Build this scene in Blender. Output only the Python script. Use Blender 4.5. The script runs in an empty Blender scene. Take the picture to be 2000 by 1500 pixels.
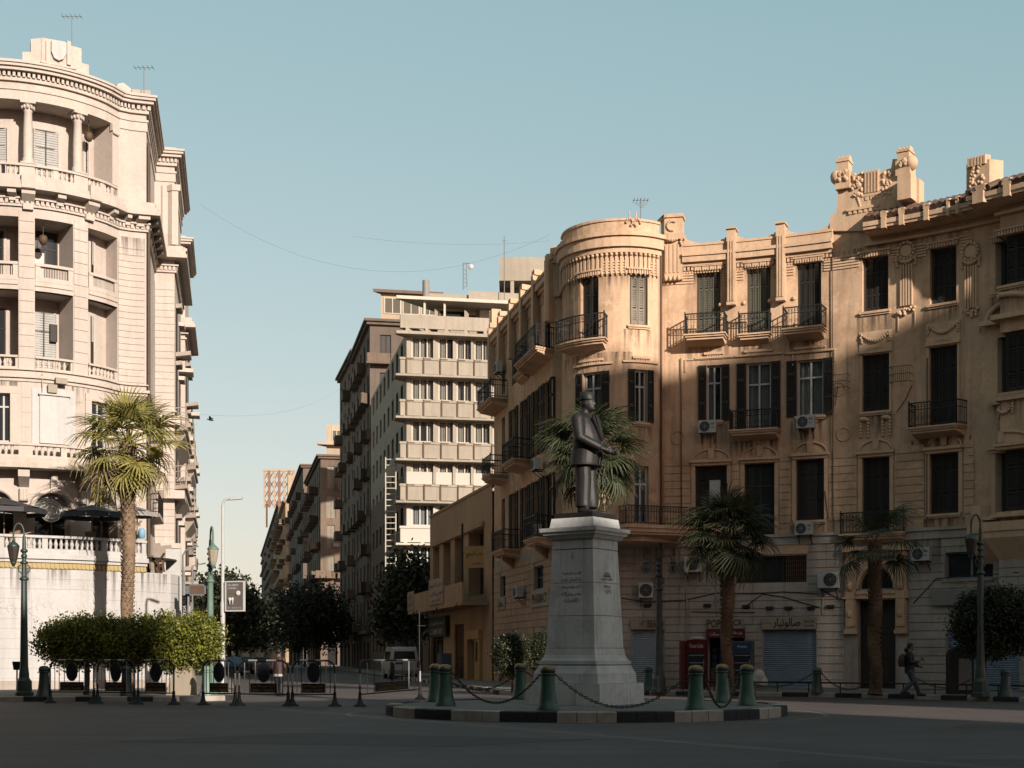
import bpy, math, random, bisect
from mathutils import Vector, Matrix
scene = bpy.context.scene
COL = scene.collection
rad = math.radians
# ---------------------------------------------------------------- camera, light
F, CX, HZ, CAMH = 2750.0, 1000.0, 1281.0, 1.5       # focal length and horizon in photo pixels
cam = bpy.data.cameras.new('camera'); cam_o = bpy.data.objects.new('camera', cam); COL.objects.link(cam_o)
cam.sensor_width = 36.0; cam.lens = 36.0 * F / 2000.0
cam.shift_y = (HZ - 750.0) / 2000.0
cam.clip_start = 0.5; cam.clip_end = 6000.0
cam_o.location = (0, 0, CAMH); cam_o.rotation_euler = (rad(90), 0, 0)
scene.camera = cam_o
SUN_AZ, SUN_EL = rad(32), rad(20)                     # azimuth: from straight behind the camera, towards its right
sun_dir = Vector((math.sin(SUN_AZ) * math.cos(SUN_EL), -math.cos(SUN_AZ) * math.cos(SUN_EL), math.sin(SUN_EL)))
world = bpy.data.worlds.new('World'); scene.world = world; world.use_nodes = True
wn = world.node_tree.nodes; wl = world.node_tree.links
bg = wn['Background']; bg.inputs['Strength'].default_value = 0.12
sky = wn.new('ShaderNodeTexSky'); sky.sky_type = 'NISHITA'; sky.sun_disc = False
sky.sun_elevation = SUN_EL; sky.sun_rotation = math.pi - SUN_AZ
sky.air_density = 1.0; sky.dust_density = 1.2; sky.ozone_density = 1.0; sky.altitude = 0
sep = wn.new('ShaderNodeSeparateColor'); comb = wn.new('ShaderNodeCombineColor'); wl.new(sky.outputs[0], sep.inputs[0])
for i_, (gm_, k_) in enumerate(((0.66, 1.27), (0.42, 1.72), (0.42, 1.56))):      # film-like response of the clear sky, the whole dome alike
    pw_ = wn.new('ShaderNodeMath'); pw_.operation = 'POWER'; pw_.inputs[1].default_value = gm_; wl.new(sep.outputs[i_], pw_.inputs[0])
    mu_ = wn.new('ShaderNodeMath'); mu_.operation = 'MULTIPLY'; mu_.inputs[1].default_value = k_; wl.new(pw_.outputs[0], mu_.inputs[0]); wl.new(mu_.outputs[0], comb.inputs[i_])
wl.new(comb.outputs[0], bg.inputs['Color'])
sun = bpy.data.lights.new('sun', 'SUN'); sun.energy = 5.0; sun.angle = rad(0.6); sun.color = (1.0, 0.91, 0.81)
sun_o = bpy.data.objects.new('sun', sun); COL.objects.link(sun_o); sun_o.location = (40, -40, 60)
sun_o.rotation_euler = (-sun_dir).to_track_quat('-Z', 'Y').to_euler()
vs = scene.view_settings; vs.view_transform = 'Standard'; vs.look = 'None'; vs.gamma = 1.0; vs.exposure = 0.75; vs.use_curve_mapping = False
R = random.Random(11)
WORK = bpy.data.scenes.new('workshop')               # scratch scene for text and remeshing, removed at the end

# ---------------------------------------------------------------- materials
MATS = {}
ALB = 0.60                                             # the exposure is raised, so base colours are kept moderate
def M(name, col, rough=0.85, var=0.12, vscale=0.6, bump=0.0, bscale=12.0, streak=0.0, stain=None, stain_amt=0.0, stain_scale=0.35, metal=0.0, fine=0.06, spec=0.3, coat=0.0, patch=0.0, drag=0.0):
    col = tuple(c * ALB for c in col); stain = tuple(c * ALB for c in stain) if stain else None
    m = bpy.data.materials.new(name); m.use_nodes = True
    n = m.node_tree.nodes; l = m.node_tree.links; b = n['Principled BSDF']
    b.inputs['Roughness'].default_value = rough; b.inputs['Metallic'].default_value = metal
    b.inputs['Specular IOR Level'].default_value = spec
    if coat: b.inputs['Coat Weight'].default_value = coat
    g = n.new('ShaderNodeNewGeometry')
    def noise(scale, det=4.0, vec=None, rough_=0.6):
        t = n.new('ShaderNodeTexNoise'); t.inputs['Scale'].default_value = scale; t.inputs['Detail'].default_value = det; t.inputs['Roughness'].default_value = rough_
        l.new(vec or g.outputs['Position'], t.inputs['Vector']); return t.outputs[0]
    def mix(kind, a, bb, fac):
        x = n.new('ShaderNodeMix'); x.data_type = 'RGBA'; x.blend_type = kind
        if isinstance(fac, float): x.inputs[0].default_value = fac
        else: l.new(fac, x.inputs[0])
        if isinstance(a, tuple): x.inputs[6].default_value = a
        else: l.new(a, x.inputs[6])
        if isinstance(bb, tuple): x.inputs[7].default_value = bb
        else: l.new(bb, x.inputs[7])
        return x.outputs[2]
    def ramp(v, lo, hi):
        r = n.new('ShaderNodeMapRange'); r.inputs[1].default_value = lo; r.inputs[2].default_value = hi; l.new(v, r.inputs[0]); return r.outputs[0]
    c0 = tuple(min(1, x * (1 + var)) for x in col) + (1,); c1 = tuple(x * (1 - var) for x in col) + (1,)
    c = mix('MIX', c1, c0, ramp(noise(vscale), 0.3, 0.7))
    if fine: c = mix('MIX', c, tuple(x * (1 - 2.5 * fine) for x in col) + (1,), ramp(noise(9.0, 5), 0.45, 0.8))
    if streak:
        mp = n.new('ShaderNodeMapping'); mp.inputs['Scale'].default_value = (3.0, 3.0, 0.22); l.new(g.outputs['Position'], mp.inputs[0])
        s = noise(1.0, 5, mp.outputs[0])
        c = mix('MIX', c, tuple(x * (1 - streak) for x in col) + (1,), ramp(s, 0.5, 0.75))
    if stain:
        f_ = ramp(noise(stain_scale, 6, None, 0.7), 0.5, 0.72)
        mm = n.new('ShaderNodeMath'); mm.operation = 'MULTIPLY'; l.new(f_, mm.inputs[0]); mm.inputs[1].default_value = stain_amt
        c = mix('MIX', c, tuple(stain) + (1,), mm.outputs[0])
    if patch:          # old repairs and flaked paint with their own outlines
        for sc_, lo_, k_ in ((0.8, 0.575, 0.72), (1.15, 0.60, 1.22)):
            mm = n.new('ShaderNodeMath'); mm.operation = 'MULTIPLY'; l.new(ramp(noise(sc_, 5, None, 0.75), lo_, lo_ + 0.035), mm.inputs[0]); mm.inputs[1].default_value = patch
            c = mix('MIX', c, tuple(min(1, x * k_) for x in col) + (1,), mm.outputs[0])
    if drag:           # wheel-worn streaks along the traffic
        mp = n.new('ShaderNodeMapping'); mp.inputs['Scale'].default_value = (0.07, 0.9, 1.0); l.new(g.outputs['Position'], mp.inputs[0])
        c = mix('MIX', c, tuple(x * (1 - drag) for x in col) + (1,), ramp(noise(1.3, 6, mp.outputs[0], 0.7), 0.45, 0.7))
    l.new(c, b.inputs['Base Color'])
    if bump:
        bp = n.new('ShaderNodeBump'); bp.inputs['Strength'].default_value = bump; bp.inputs['Distance'].default_value = 0.03
        l.new(noise(bscale, 6), bp.inputs['Height']); l.new(bp.outputs[0], b.inputs['Normal'])
    MATS[name] = m; return m
M('plaster_tan', (0.78, 0.515, 0.33), 0.92, 0.16, 0.35, 0.25, 7, 0.38, (0.27, 0.155, 0.09), 0.75, 0.33, patch=0.5)
M('plaster_trim', (0.80, 0.535, 0.345), 0.9, 0.14, 0.5, 0.2, 9, 0.28, (0.30, 0.175, 0.105), 0.6, 0.5, patch=0.3)
M('stone_beige', (0.52, 0.44, 0.375), 0.88, 0.18, 0.9, 0.2, 10, 0.36, (0.17, 0.14, 0.12), 0.7, 0.45, patch=0.4)
M('stone_pinkish', (0.54, 0.375, 0.255), 0.88, 0.14, 0.6, 0.15, 10, 0.2, (0.22, 0.15, 0.10), 0.5, 0.4)
M('cream', (0.65, 0.55, 0.475), 0.85, 0.08, 0.4, 0.14, 8, 0.18, (0.45, 0.34, 0.25), 0.5, 0.35, patch=0.25)
M('cream_trim', (0.67, 0.57, 0.49), 0.85, 0.08, 0.6, 0.12, 9, 0.18, (0.42, 0.31, 0.22), 0.5, 0.6)
M('marble_cream', (0.60, 0.565, 0.535), 0.6, 0.08, 0.5, 0.08, 8, 0.2, (0.42, 0.38, 0.34), 0.5, 0.5, patch=0.2)
M('yellow_paint', (0.52, 0.39, 0.18), 0.8)
M('grey_white_paint', (0.70, 0.68, 0.65), 0.8, 0.08, 0.8, 0.05, 10, 0.12)
M('weathered_beige', (0.46, 0.39, 0.305), 0.9, 0.12, 0.4, 0.12, 8, 0.22, (0.33, 0.27, 0.21), 0.5, 0.25)
M('fresh_white', (0.64, 0.58, 0.49), 0.8, 0.05, 0.5, 0.04, 8, 0.06)
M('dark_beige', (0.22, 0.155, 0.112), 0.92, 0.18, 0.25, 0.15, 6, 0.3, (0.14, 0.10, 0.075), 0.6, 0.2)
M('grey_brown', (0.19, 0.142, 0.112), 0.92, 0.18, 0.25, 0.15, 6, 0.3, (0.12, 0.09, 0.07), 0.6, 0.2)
M('pale_sand', (0.55, 0.42, 0.29), 0.9, 0.12, 0.3, 0.12, 6, 0.2, (0.34, 0.25, 0.18), 0.5, 0.2)
M('ochre_wall', (0.53, 0.355, 0.215), 0.9, 0.16, 0.3, 0.15, 6, 0.28, (0.22, 0.14, 0.09), 0.6, 0.25)
M('asphalt', (0.130, 0.100, 0.092), 0.75, 0.26, 0.35, 0.35, 45, 0, (0.078, 0.064, 0.060), 0.8, 0.12, fine=0.12, drag=0.35, patch=0.35)
M('asphalt_patch', (0.09, 0.072, 0.067), 0.8, 0.2, 0.4, 0.35, 45, fine=0.12)
M('paving', (0.23, 0.205, 0.18), 0.85, 0.14, 0.8, 0.15, 14, 0, (0.13, 0.115, 0.10), 0.5, 0.5)
M('paving_joint', (0.10, 0.09, 0.08), 0.95)
M('kerb_white', (0.50, 0.43, 0.36), 0.85, 0.18, 2.0, 0.2, 20, 0, (0.26, 0.20, 0.16), 0.7, 1.2)
M('kerb_black', (0.035, 0.034, 0.035), 0.8, 0.25, 2.0, 0.2, 20, 0, (0.10, 0.09, 0.08), 0.4, 1.4)
M('line_paint', (0.22, 0.20, 0.15), 0.8, 0.2, 3.0, 0, 10, 0, (0.07, 0.07, 0.07), 0.9, 2.0)
M('pedestal_marble', (0.78, 0.755, 0.725), 0.6, 0.12, 1.2, 0.1, 12, 0.28, (0.30, 0.245, 0.20), 0.5, 1.1)
M('incised_paint', (0.06, 0.06, 0.06), 0.7)
M('bronze', (0.034, 0.029, 0.027), 0.55, 0.3, 2.5, 0.15, 14, 0.2, (0.04, 0.06, 0.05), 0.4, 1.5, metal=0.45, spec=0.4)
M('iron', (0.022, 0.021, 0.020), 0.6, 0.3, 3.0, fine=0.1)
M('rusty_iron', (0.15, 0.085, 0.05), 0.8, 0.3, 2.0)
M('chain_iron', (0.075, 0.062, 0.05), 0.6, 0.3, 6.0, metal=0.5)
M('shutter_dark', (0.030, 0.024, 0.019), 0.75, 0.25, 1.5, 0, 10, 0.3)
M('shutter_green', (0.135, 0.125, 0.088), 0.75, 0.2, 1.2, 0, 10, 0.4)
M('shutter_grey', (0.30, 0.255, 0.195), 0.75, 0.15, 1.5, 0, 10, 0.3)
M('frame_white', (0.62, 0.60, 0.56), 0.6, 0.08)
M('frame_dark', (0.045, 0.034, 0.027), 0.6, 0.2)
M('frame_brown', (0.12, 0.075, 0.045), 0.65, 0.2)
M('room_dark', (0.018, 0.017, 0.016), 0.9)  # near black painted in for the darkness of unlit rooms
M('curtain', (0.70, 0.66, 0.61), 0.9, 0.1, 3.0, 0, 10, 0.25)
M('curtain_beige', (0.80, 0.69, 0.56), 0.9, 0.1, 3.0, 0, 10, 0.25)
M('blind_grey', (0.50, 0.48, 0.44), 0.7, 0.12, 2.5, 0, 10, 0.2)
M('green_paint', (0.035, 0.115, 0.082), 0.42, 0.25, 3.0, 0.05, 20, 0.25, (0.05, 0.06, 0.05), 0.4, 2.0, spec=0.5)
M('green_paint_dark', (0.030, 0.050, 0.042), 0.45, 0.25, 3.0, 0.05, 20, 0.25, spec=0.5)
M('sunlit_green_pale', (0.16, 0.24, 0.19), 0.5, 0.2, 2.0, 0.05, 20, 0.25)  # green paled in colour for the post and bollard standing in sun
M('gold_paint', (0.42, 0.23, 0.07), 0.35, 0.3, 5.0, 0, 10, 0, (0.16, 0.08, 0.04), 0.6, 5.0, metal=0.45)
M('black_paint', (0.016, 0.016, 0.017), 0.5, 0.2, 3.0)
M('white_band', (0.45, 0.43, 0.41), 0.6, 0.15, 4.0)
M('lantern_glass', (0.42, 0.36, 0.27), 0.3, 0.1)
M('steel_pole', (0.60, 0.58, 0.55), 0.5, 0.08, 1.0)
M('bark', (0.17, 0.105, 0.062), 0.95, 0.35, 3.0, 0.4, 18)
M('bark_lit', (0.26, 0.175, 0.11), 0.95, 0.35, 4.0, 0.4, 18)  # bark colour lightened for the palm in sun
M('wood_stem', (0.11, 0.085, 0.062), 0.9, 0.25, 3.0, 0.3, 20)
def leaf_mat(name, c0, c1, trans=0.25, scale=2.2):
    c0 = tuple(c * .7 for c in c0); c1 = tuple(c * .7 for c in c1)
    m = M(name, c0, 0.5, 0.0, 1, fine=0)
    n = m.node_tree.nodes; l = m.node_tree.links; b = n['Principled BSDF']
    g = n.new('ShaderNodeNewGeometry'); rnd = g.outputs['Random Per Island']
    t = n.new('ShaderNodeTexNoise'); t.inputs['Scale'].default_value = scale; l.new(g.outputs['Position'], t.inputs['Vector'])
    a = n.new('ShaderNodeMath'); a.operation = 'ADD'; l.new(rnd, a.inputs[0]); l.new(t.outputs[0], a.inputs[1])
    r = n.new('ShaderNodeMapRange'); r.inputs[1].default_value = 0.4; r.inputs[2].default_value = 1.4; l.new(a.outputs[0], r.inputs[0])
    x = n.new('ShaderNodeMix'); x.data_type = 'RGBA'; l.new(r.outputs[0], x.inputs[0]); x.inputs[6].default_value = c0 + (1,); x.inputs[7].default_value = c1 + (1,)
    for lk in list(b.inputs['Base Color'].links): l.remove(lk)
    l.new(x.outputs[2], b.inputs['Base Color'])
    tr = n.new('ShaderNodeBsdfTranslucent'); l.new(x.outputs[2], tr.inputs['Color'])
    mx = n.new('ShaderNodeMixShader'); mx.inputs[0].default_value = trans
    o = n['Material Output']; l.new(b.outputs[0], mx.inputs[1]); l.new(tr.outputs[0], mx.inputs[2]); l.new(mx.outputs[0], o.inputs['Surface'])
    return m
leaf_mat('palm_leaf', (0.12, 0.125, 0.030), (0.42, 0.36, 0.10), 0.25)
leaf_mat('palm_leaf_shaded', (0.028, 0.040, 0.017), (0.072, 0.080, 0.034), 0.12)  # palm leaf colour darkened for the crowns that stand in shade
leaf_mat('palm_dry', (0.20, 0.14, 0.075), (0.34, 0.25, 0.14), 0.15)
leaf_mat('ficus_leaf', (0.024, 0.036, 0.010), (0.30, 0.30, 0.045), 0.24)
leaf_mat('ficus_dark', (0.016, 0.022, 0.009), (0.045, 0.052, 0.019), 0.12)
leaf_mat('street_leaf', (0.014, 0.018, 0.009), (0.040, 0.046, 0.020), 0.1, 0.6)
leaf_mat('flower_red', (0.35, 0.02, 0.02), (0.50, 0.06, 0.05), 0.2)
def soot_mat():
    # rain-washed soot: thin film, densest at its upper edge, broken into vertical runs
    m = bpy.data.materials.new('soot'); m.use_nodes = True; n = m.node_tree.nodes; l = m.node_tree.links; b = n['Principled BSDF']
    b.inputs['Base Color'].default_value = (0.035, 0.025, 0.018, 1); b.inputs['Roughness'].default_value = 0.95
    tc = n.new('ShaderNodeTexCoord'); sx = n.new('ShaderNodeSeparateXYZ'); l.new(tc.outputs['Generated'], sx.inputs[0])
    g = n.new('ShaderNodeNewGeometry'); mp = n.new('ShaderNodeMapping'); mp.inputs['Scale'].default_value = (7, 7, 0.35); l.new(g.outputs['Position'], mp.inputs[0])
    t = n.new('ShaderNodeTexNoise'); t.inputs['Scale'].default_value = 1.0; t.inputs['Detail'].default_value = 5; l.new(mp.outputs[0], t.inputs['Vector'])
    r = n.new('ShaderNodeMapRange'); r.inputs[1].default_value = 0.42; r.inputs[2].default_value = 0.72; l.new(t.outputs[0], r.inputs[0])
    p = n.new('ShaderNodeMath'); p.operation = 'POWER'; p.inputs[1].default_value = 1.4; l.new(sx.outputs[2], p.inputs[0])
    a = n.new('ShaderNodeMath'); a.operation = 'MULTIPLY'; l.new(p.outputs[0], a.inputs[0]); l.new(r.outputs[0], a.inputs[1])
    k = n.new('ShaderNodeMath'); k.operation = 'MULTIPLY'; k.inputs[1].default_value = 0.75; l.new(a.outputs[0], k.inputs[0])
    tr = n.new('ShaderNodeBsdfTransparent'); mx = n.new('ShaderNodeMixShader'); l.new(k.outputs[0], mx.inputs[0]); l.new(tr.outputs[0], mx.inputs[1]); l.new(b.outputs[0], mx.inputs[2]); l.new(mx.outputs[0], n['Material Output'].inputs['Surface'])
    MATS['soot'] = m
soot_mat()
def glass_mat(name, col, see):
    m = bpy.data.materials.new(name); m.use_nodes = True
    n = m.node_tree.nodes; l = m.node_tree.links; b = n['Principled BSDF']
    b.inputs['Base Color'].default_value = col + (1,); b.inputs['Roughness'].default_value = 0.08; b.inputs['Specular IOR Level'].default_value = 0.5
    if see:
        t = n.new('ShaderNodeBsdfTransparent'); t.inputs[0].default_value = (0.82, 0.84, 0.84, 1)
        mx = n.new('ShaderNodeMixShader'); mx.inputs[0].default_value = see
        l.new(b.outputs[0], mx.inputs[1]); l.new(t.outputs[0], mx.inputs[2]); l.new(mx.outputs[0], n['Material Output'].inputs['Surface'])
    MATS[name] = m
glass_mat('glass_dark', (0.020, 0.022, 0.024), 0)
glass_mat('glass_clear', (0.05, 0.055, 0.06), 0.86)
for nm, c in dict(red_sign=(0.14, 0.016, 0.014), red_fridge=(0.12, 0.012, 0.012), blue_fridge=(0.08, 0.115, 0.16), blue_label=(0.025, 0.06, 0.13), sign_yellow=(0.52, 0.33, 0.13), sign_beige=(0.40, 0.33, 0.25),
                  sign_navy=(0.028, 0.030, 0.045), sign_green=(0.030, 0.060, 0.055), sign_brown=(0.15, 0.125, 0.115), sign_white=(0.62, 0.60, 0.56), letter_black=(0.03, 0.028, 0.026), letter_red=(0.28, 0.04, 0.03),
                  letter_white=(0.60, 0.58, 0.55), letter_gold=(0.30, 0.19, 0.06), letter_brown=(0.10, 0.055, 0.035), ac_white=(0.56, 0.55, 0.52), ac_dark=(0.03, 0.03, 0.03), shutter_blue=(0.27, 0.335, 0.41), shutter_pale=(0.42, 0.48, 0.53),
                  van_white=(0.55, 0.54, 0.51), tail_red=(0.25, 0.02, 0.02), rubber=(0.02, 0.02, 0.02), cloth_black=(0.012, 0.012, 0.013), cloth_jeans=(0.045, 0.055, 0.075), cloth_maroon=(0.055, 0.024, 0.022), cloth_white=(0.45, 0.44, 0.42),
                  skin=(0.20, 0.115, 0.075), hair_black=(0.012, 0.010, 0.009), umbrella_blue=(0.085, 0.10, 0.125), umbrella_grey=(0.045, 0.042, 0.042), umbrella_pale=(0.40, 0.36, 0.32), wood_pole=(0.32, 0.2, 0.11), car_grey=(0.18, 0.19, 0.2), car_blue=(0.08, 0.11, 0.16), car_white=(0.5, 0.5, 0.5),
                  crate_blue=(0.10, 0.12, 0.17), plastic_teal=(0.05, 0.20, 0.26), water_bottle=(0.25, 0.45, 0.6), concrete=(0.30, 0.27, 0.24), roof_grey=(0.25, 0.22, 0.19), tile_red=(0.15, 0.085, 0.06), rust_red=(0.30, 0.165, 0.11), frame_cream=(0.62, 0.55, 0.44), net_orange=(0.40, 0.16, 0.06), metal_grey=(0.25, 0.25, 0.25)).items():
    M(nm, c, 0.6 if nm not in ('van_white', 'red_fridge', 'car_grey', 'car_blue', 'car_white') else 0.3, 0.10, 1.5)

# ---------------------------------------------------------------- geometry helpers
ORG = {}
def mats(names):
    return [MATS[x] for x in ([names] if isinstance(names, str) else names)]
def tag(o, label=None, cat=None, group=None, kind=None):
    if label: o['label'] = label
    if cat: o['category'] = cat
    if group: o['group'] = group
    if kind: o['kind'] = kind
    return o
def thing(name, loc, label, cat, group=None, rz=0.0):
    o = bpy.data.objects.new(name, None); COL.objects.link(o); o.location = loc; o.rotation_euler = (0, 0, rz); o.empty_display_size = 0.3
    ORG[o.name] = Vector(loc) if rz == 0 else None
    return tag(o, label, cat, group)
def link_mesh(name, me, parent=None, loc=None):
    o = bpy.data.objects.new(name, me); COL.objects.link(o)
    if parent is not None: o.parent = parent
    if loc is not None: o.location = loc
    return o
def dup(o, parent=None, loc=None, rz=None, label=None):
    c = o.copy(); COL.objects.link(c)
    if parent is not None: c.parent = parent
    if loc is not None: c.location = loc
    if rz is not None: c.rotation_euler = (0, 0, rz)
    if label: c['label'] = label
    for ch in list(o.children): dup(ch, c)
    return c
def V3(x, y, z): return Vector((x, y, z))
def at(px, py, Y): return Vector(((px - CX) / F * Y, Y, CAMH + (HZ - py) / F * Y))
def xat(px, Y): return (px - CX) / F * Y
def zat(py, Y): return CAMH + (HZ - py) / F * Y

class MB:
    def __init__(s): s.v = []; s.f = []; s.m = []; s.sm = []
    def add(s, vs, fs, m=0, smooth=False):
        k = len(s.v); s.v.extend(vs)
        for f in fs: s.f.append([k + i for i in f]); s.m.append(m); s.sm.append(smooth)
        return s
    def hexa(s, p, m=0):
        return s.add(p, [(0, 3, 2, 1), (4, 5, 6, 7), (0, 1, 5, 4), (1, 2, 6, 5), (2, 3, 7, 6), (3, 0, 4, 7)], m)
    def box(s, x0, x1, y0, y1, z0, z1, m=0):
        return s.hexa([V3(x0, y0, z0), V3(x1, y0, z0), V3(x1, y1, z0), V3(x0, y1, z0), V3(x0, y0, z1), V3(x1, y0, z1), V3(x1, y1, z1), V3(x0, y1, z1)], m)
    def obox(s, c, ax, ay, az, m=0):
        return s.hexa([c - ax - ay - az, c + ax - ay - az, c + ax + ay - az, c - ax + ay - az, c - ax - ay + az, c + ax - ay + az, c + ax + ay + az, c - ax + ay + az], m)
    def beam(s, p, q, w, h=None, m=0):
        p = Vector(p); q = Vector(q); d = q - p; h = h or w
        if d.length < 1e-6: return s
        dn = d.normalized(); up = V3(0, 0, 1) if abs(dn.z) < 0.95 else V3(1, 0, 0)
        a = dn.cross(up).normalized() * (w / 2); b = a.cross(dn).normalized() * (h / 2)
        return s.hexa([p - a - b, p + a - b, q + a - b, q - a - b, p - a + b, p + a + b, q + a + b, q - a + b], m)
    def tube(s, pts, r, n=6, m=0, cap=True, smooth=True):
        pts = [Vector(p) for p in pts]; k = len(pts)
        rr = r if isinstance(r, (list, tuple)) else [r] * k
        vs = []; prev = None
        for i, p in enumerate(pts):
            t = (pts[min(i + 1, k - 1)] - pts[max(i - 1, 0)]).normalized()
            if prev is None:
                up = V3(0, 0, 1) if abs(t.z) < 0.9 else V3(1, 0, 0)
                a = t.cross(up).normalized()
            else:
                a = (prev - t * prev.dot(t)); a = a.normalized() if a.length > 1e-6 else t.orthogonal().normalized()
            prev = a; b = t.cross(a)
            for j in range(n):
                th = 2 * math.pi * j / n
                vs.append(p + (a * math.cos(th) + b * math.sin(th)) * rr[i])
        fs = [(i * n + j, i * n + (j + 1) % n, (i + 1) * n + (j + 1) % n, (i + 1) * n + j) for i in range(k - 1) for j in range(n)]
        s.add(vs, fs, m, smooth)
        if cap: s.add([vs[j] for j in range(n)], [tuple(reversed(range(n)))], m); s.add(vs[-n:], [tuple(range(n))], m)
        return s
    def loft(s, rings, n=14, m=0, cap=True, smooth=True):
        """rings: (cx, cy, z, rx, ry)"""
        vs = [V3(cx + rx * math.cos(2 * math.pi * j / n), cy + ry * math.sin(2 * math.pi * j / n), z) for cx, cy, z, rx, ry in rings for j in range(n)]
        fs = [(i * n + j, i * n + (j + 1) % n, (i + 1) * n + (j + 1) % n, (i + 1) * n + j) for i in range(len(rings) - 1) for j in range(n)]
        s.add(vs, fs, m, smooth)
        if cap: s.add(vs[:n], [tuple(reversed(range(n)))], m); s.add(vs[-n:], [tuple(range(n))], m)
        return s
    def lathe(s, prof, n=12, c=(0, 0, 0), m=0, smooth=True, cap=True):
        return s.loft([(c[0], c[1], c[2] + z, max(r, 1e-4), max(r, 1e-4)) for r, z in prof], n, m, cap, smooth)
    def ell(s, c, rx, ry, rz, nu=10, nv=6, m=0, rot=None, smooth=True):
        c = Vector(c); vs = []
        for i in range(nv + 1):
            ph = math.pi * i / nv
            for j in range(nu):
                th = 2 * math.pi * j / nu
                p = V3(rx * math.sin(ph) * math.cos(th), ry * math.sin(ph) * math.sin(th), -rz * math.cos(ph))
                vs.append(c + (rot @ p if rot else p))
        fs = [(i * nu + j, i * nu + (j + 1) % nu, (i + 1) * nu + (j + 1) % nu, (i + 1) * nu + j) for i in range(nv) for j in range(nu)]
        return s.add(vs, fs, m, smooth)
    def prism(s, pts, d, m=0):
        pts = [Vector(p) for p in pts]; d = Vector(d); k = len(pts)
        return s.add(pts + [p + d for p in pts], [tuple(range(k - 1, -1, -1)), tuple(range(k, 2 * k))] + [(i, (i + 1) % k, k + (i + 1) % k, k + i) for i in range(k)], m)
    def quad(s, a, b, c, d, m=0): return s.add([a, b, c, d], [(0, 1, 2, 3)], m)
    def fbox(s, P, u0, u1, z0, z1, o0, o1, m=0):
        us = P.brk(u0, u1); vs = []
        for u in us:
            a = P.xy(u, o0); b = P.xy(u, o1)
            vs += [V3(a[0], a[1], z0), V3(b[0], b[1], z0), V3(b[0], b[1], z1), V3(a[0], a[1], z1)]
        fs = []
        for i in range(len(us) - 1):
            k = 4 * i
            for j in range(4):
                fs.append((k + j, k + 4 + j, k + 4 + (j + 1) % 4, k + (j + 1) % 4))
        e = 4 * (len(us) - 1)
        fs += [(0, 1, 2, 3), (e + 3, e + 2, e + 1, e)]
        return s.add(vs, fs, m)
    def fslope(s, P, u0, u1, za0, za1, zb0, zb1, o0, o1, m=0):
        """box whose inner (o0) heights are za0..za1 and outer (o1) heights zb0..zb1"""
        us = P.brk(u0, u1); vs = []
        for u in us:
            a = P.xy(u, o0); b = P.xy(u, o1)
            vs += [V3(a[0], a[1], za0), V3(b[0], b[1], zb0), V3(b[0], b[1], zb1), V3(a[0], a[1], za1)]
        fs = []
        for i in range(len(us) - 1):
            k = 4 * i
            for j in range(4): fs.append((k + j, k + 4 + j, k + 4 + (j + 1) % 4, k + (j + 1) % 4))
        e = 4 * (len(us) - 1)
        return s.add(vs, fs + [(0, 1, 2, 3), (e + 3, e + 2, e + 1, e)], m)
    def fprism(s, P, out, o0, o1, m=0):
        """outline of (u, z) pushed from offset o0 to o1"""
        k = len(out)
        vs = [P.V(u, o0, z) for u, z in out] + [P.V(u, o1, z) for u, z in out]
        return s.add(vs, [tuple(range(k)), tuple(range(2 * k - 1, k - 1, -1))] + [(i, k + i, k + (i + 1) % k, (i + 1) % k) for i in range(k)], m)
    def ftube(s, P, pts, r, n=5, m=0): return s.tube([P.V(u, o, z) for u, z, o in pts], r, n, m)
    def mesh(s, name, mnames, org=None):
        me = bpy.data.meshes.new(name)
        vs = [(v[0] - org[0], v[1] - org[1], v[2] - org[2]) for v in s.v] if org is not None else [tuple(v) for v in s.v]
        me.from_pydata(vs, [], s.f)
        for mt in mats(mnames): me.materials.append(mt)
        me.polygons.foreach_set('material_index', s.m); me.polygons.foreach_set('use_smooth', s.sm)
        me.update(); return me
    def build(s, name, mnames, parent=None, local=False):
        """world coordinates in, stored about the parent's origin; local=True: coordinates are the parent's own"""
        org = None
        if parent is not None and not local:
            org = ORG[parent.name]
        o = link_mesh(name, s.mesh(name, mnames, org), parent)
        if parent is not None: ORG[o.name] = ORG.get(parent.name)
        else: ORG[o.name] = Vector((0, 0, 0))
        return o

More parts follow.
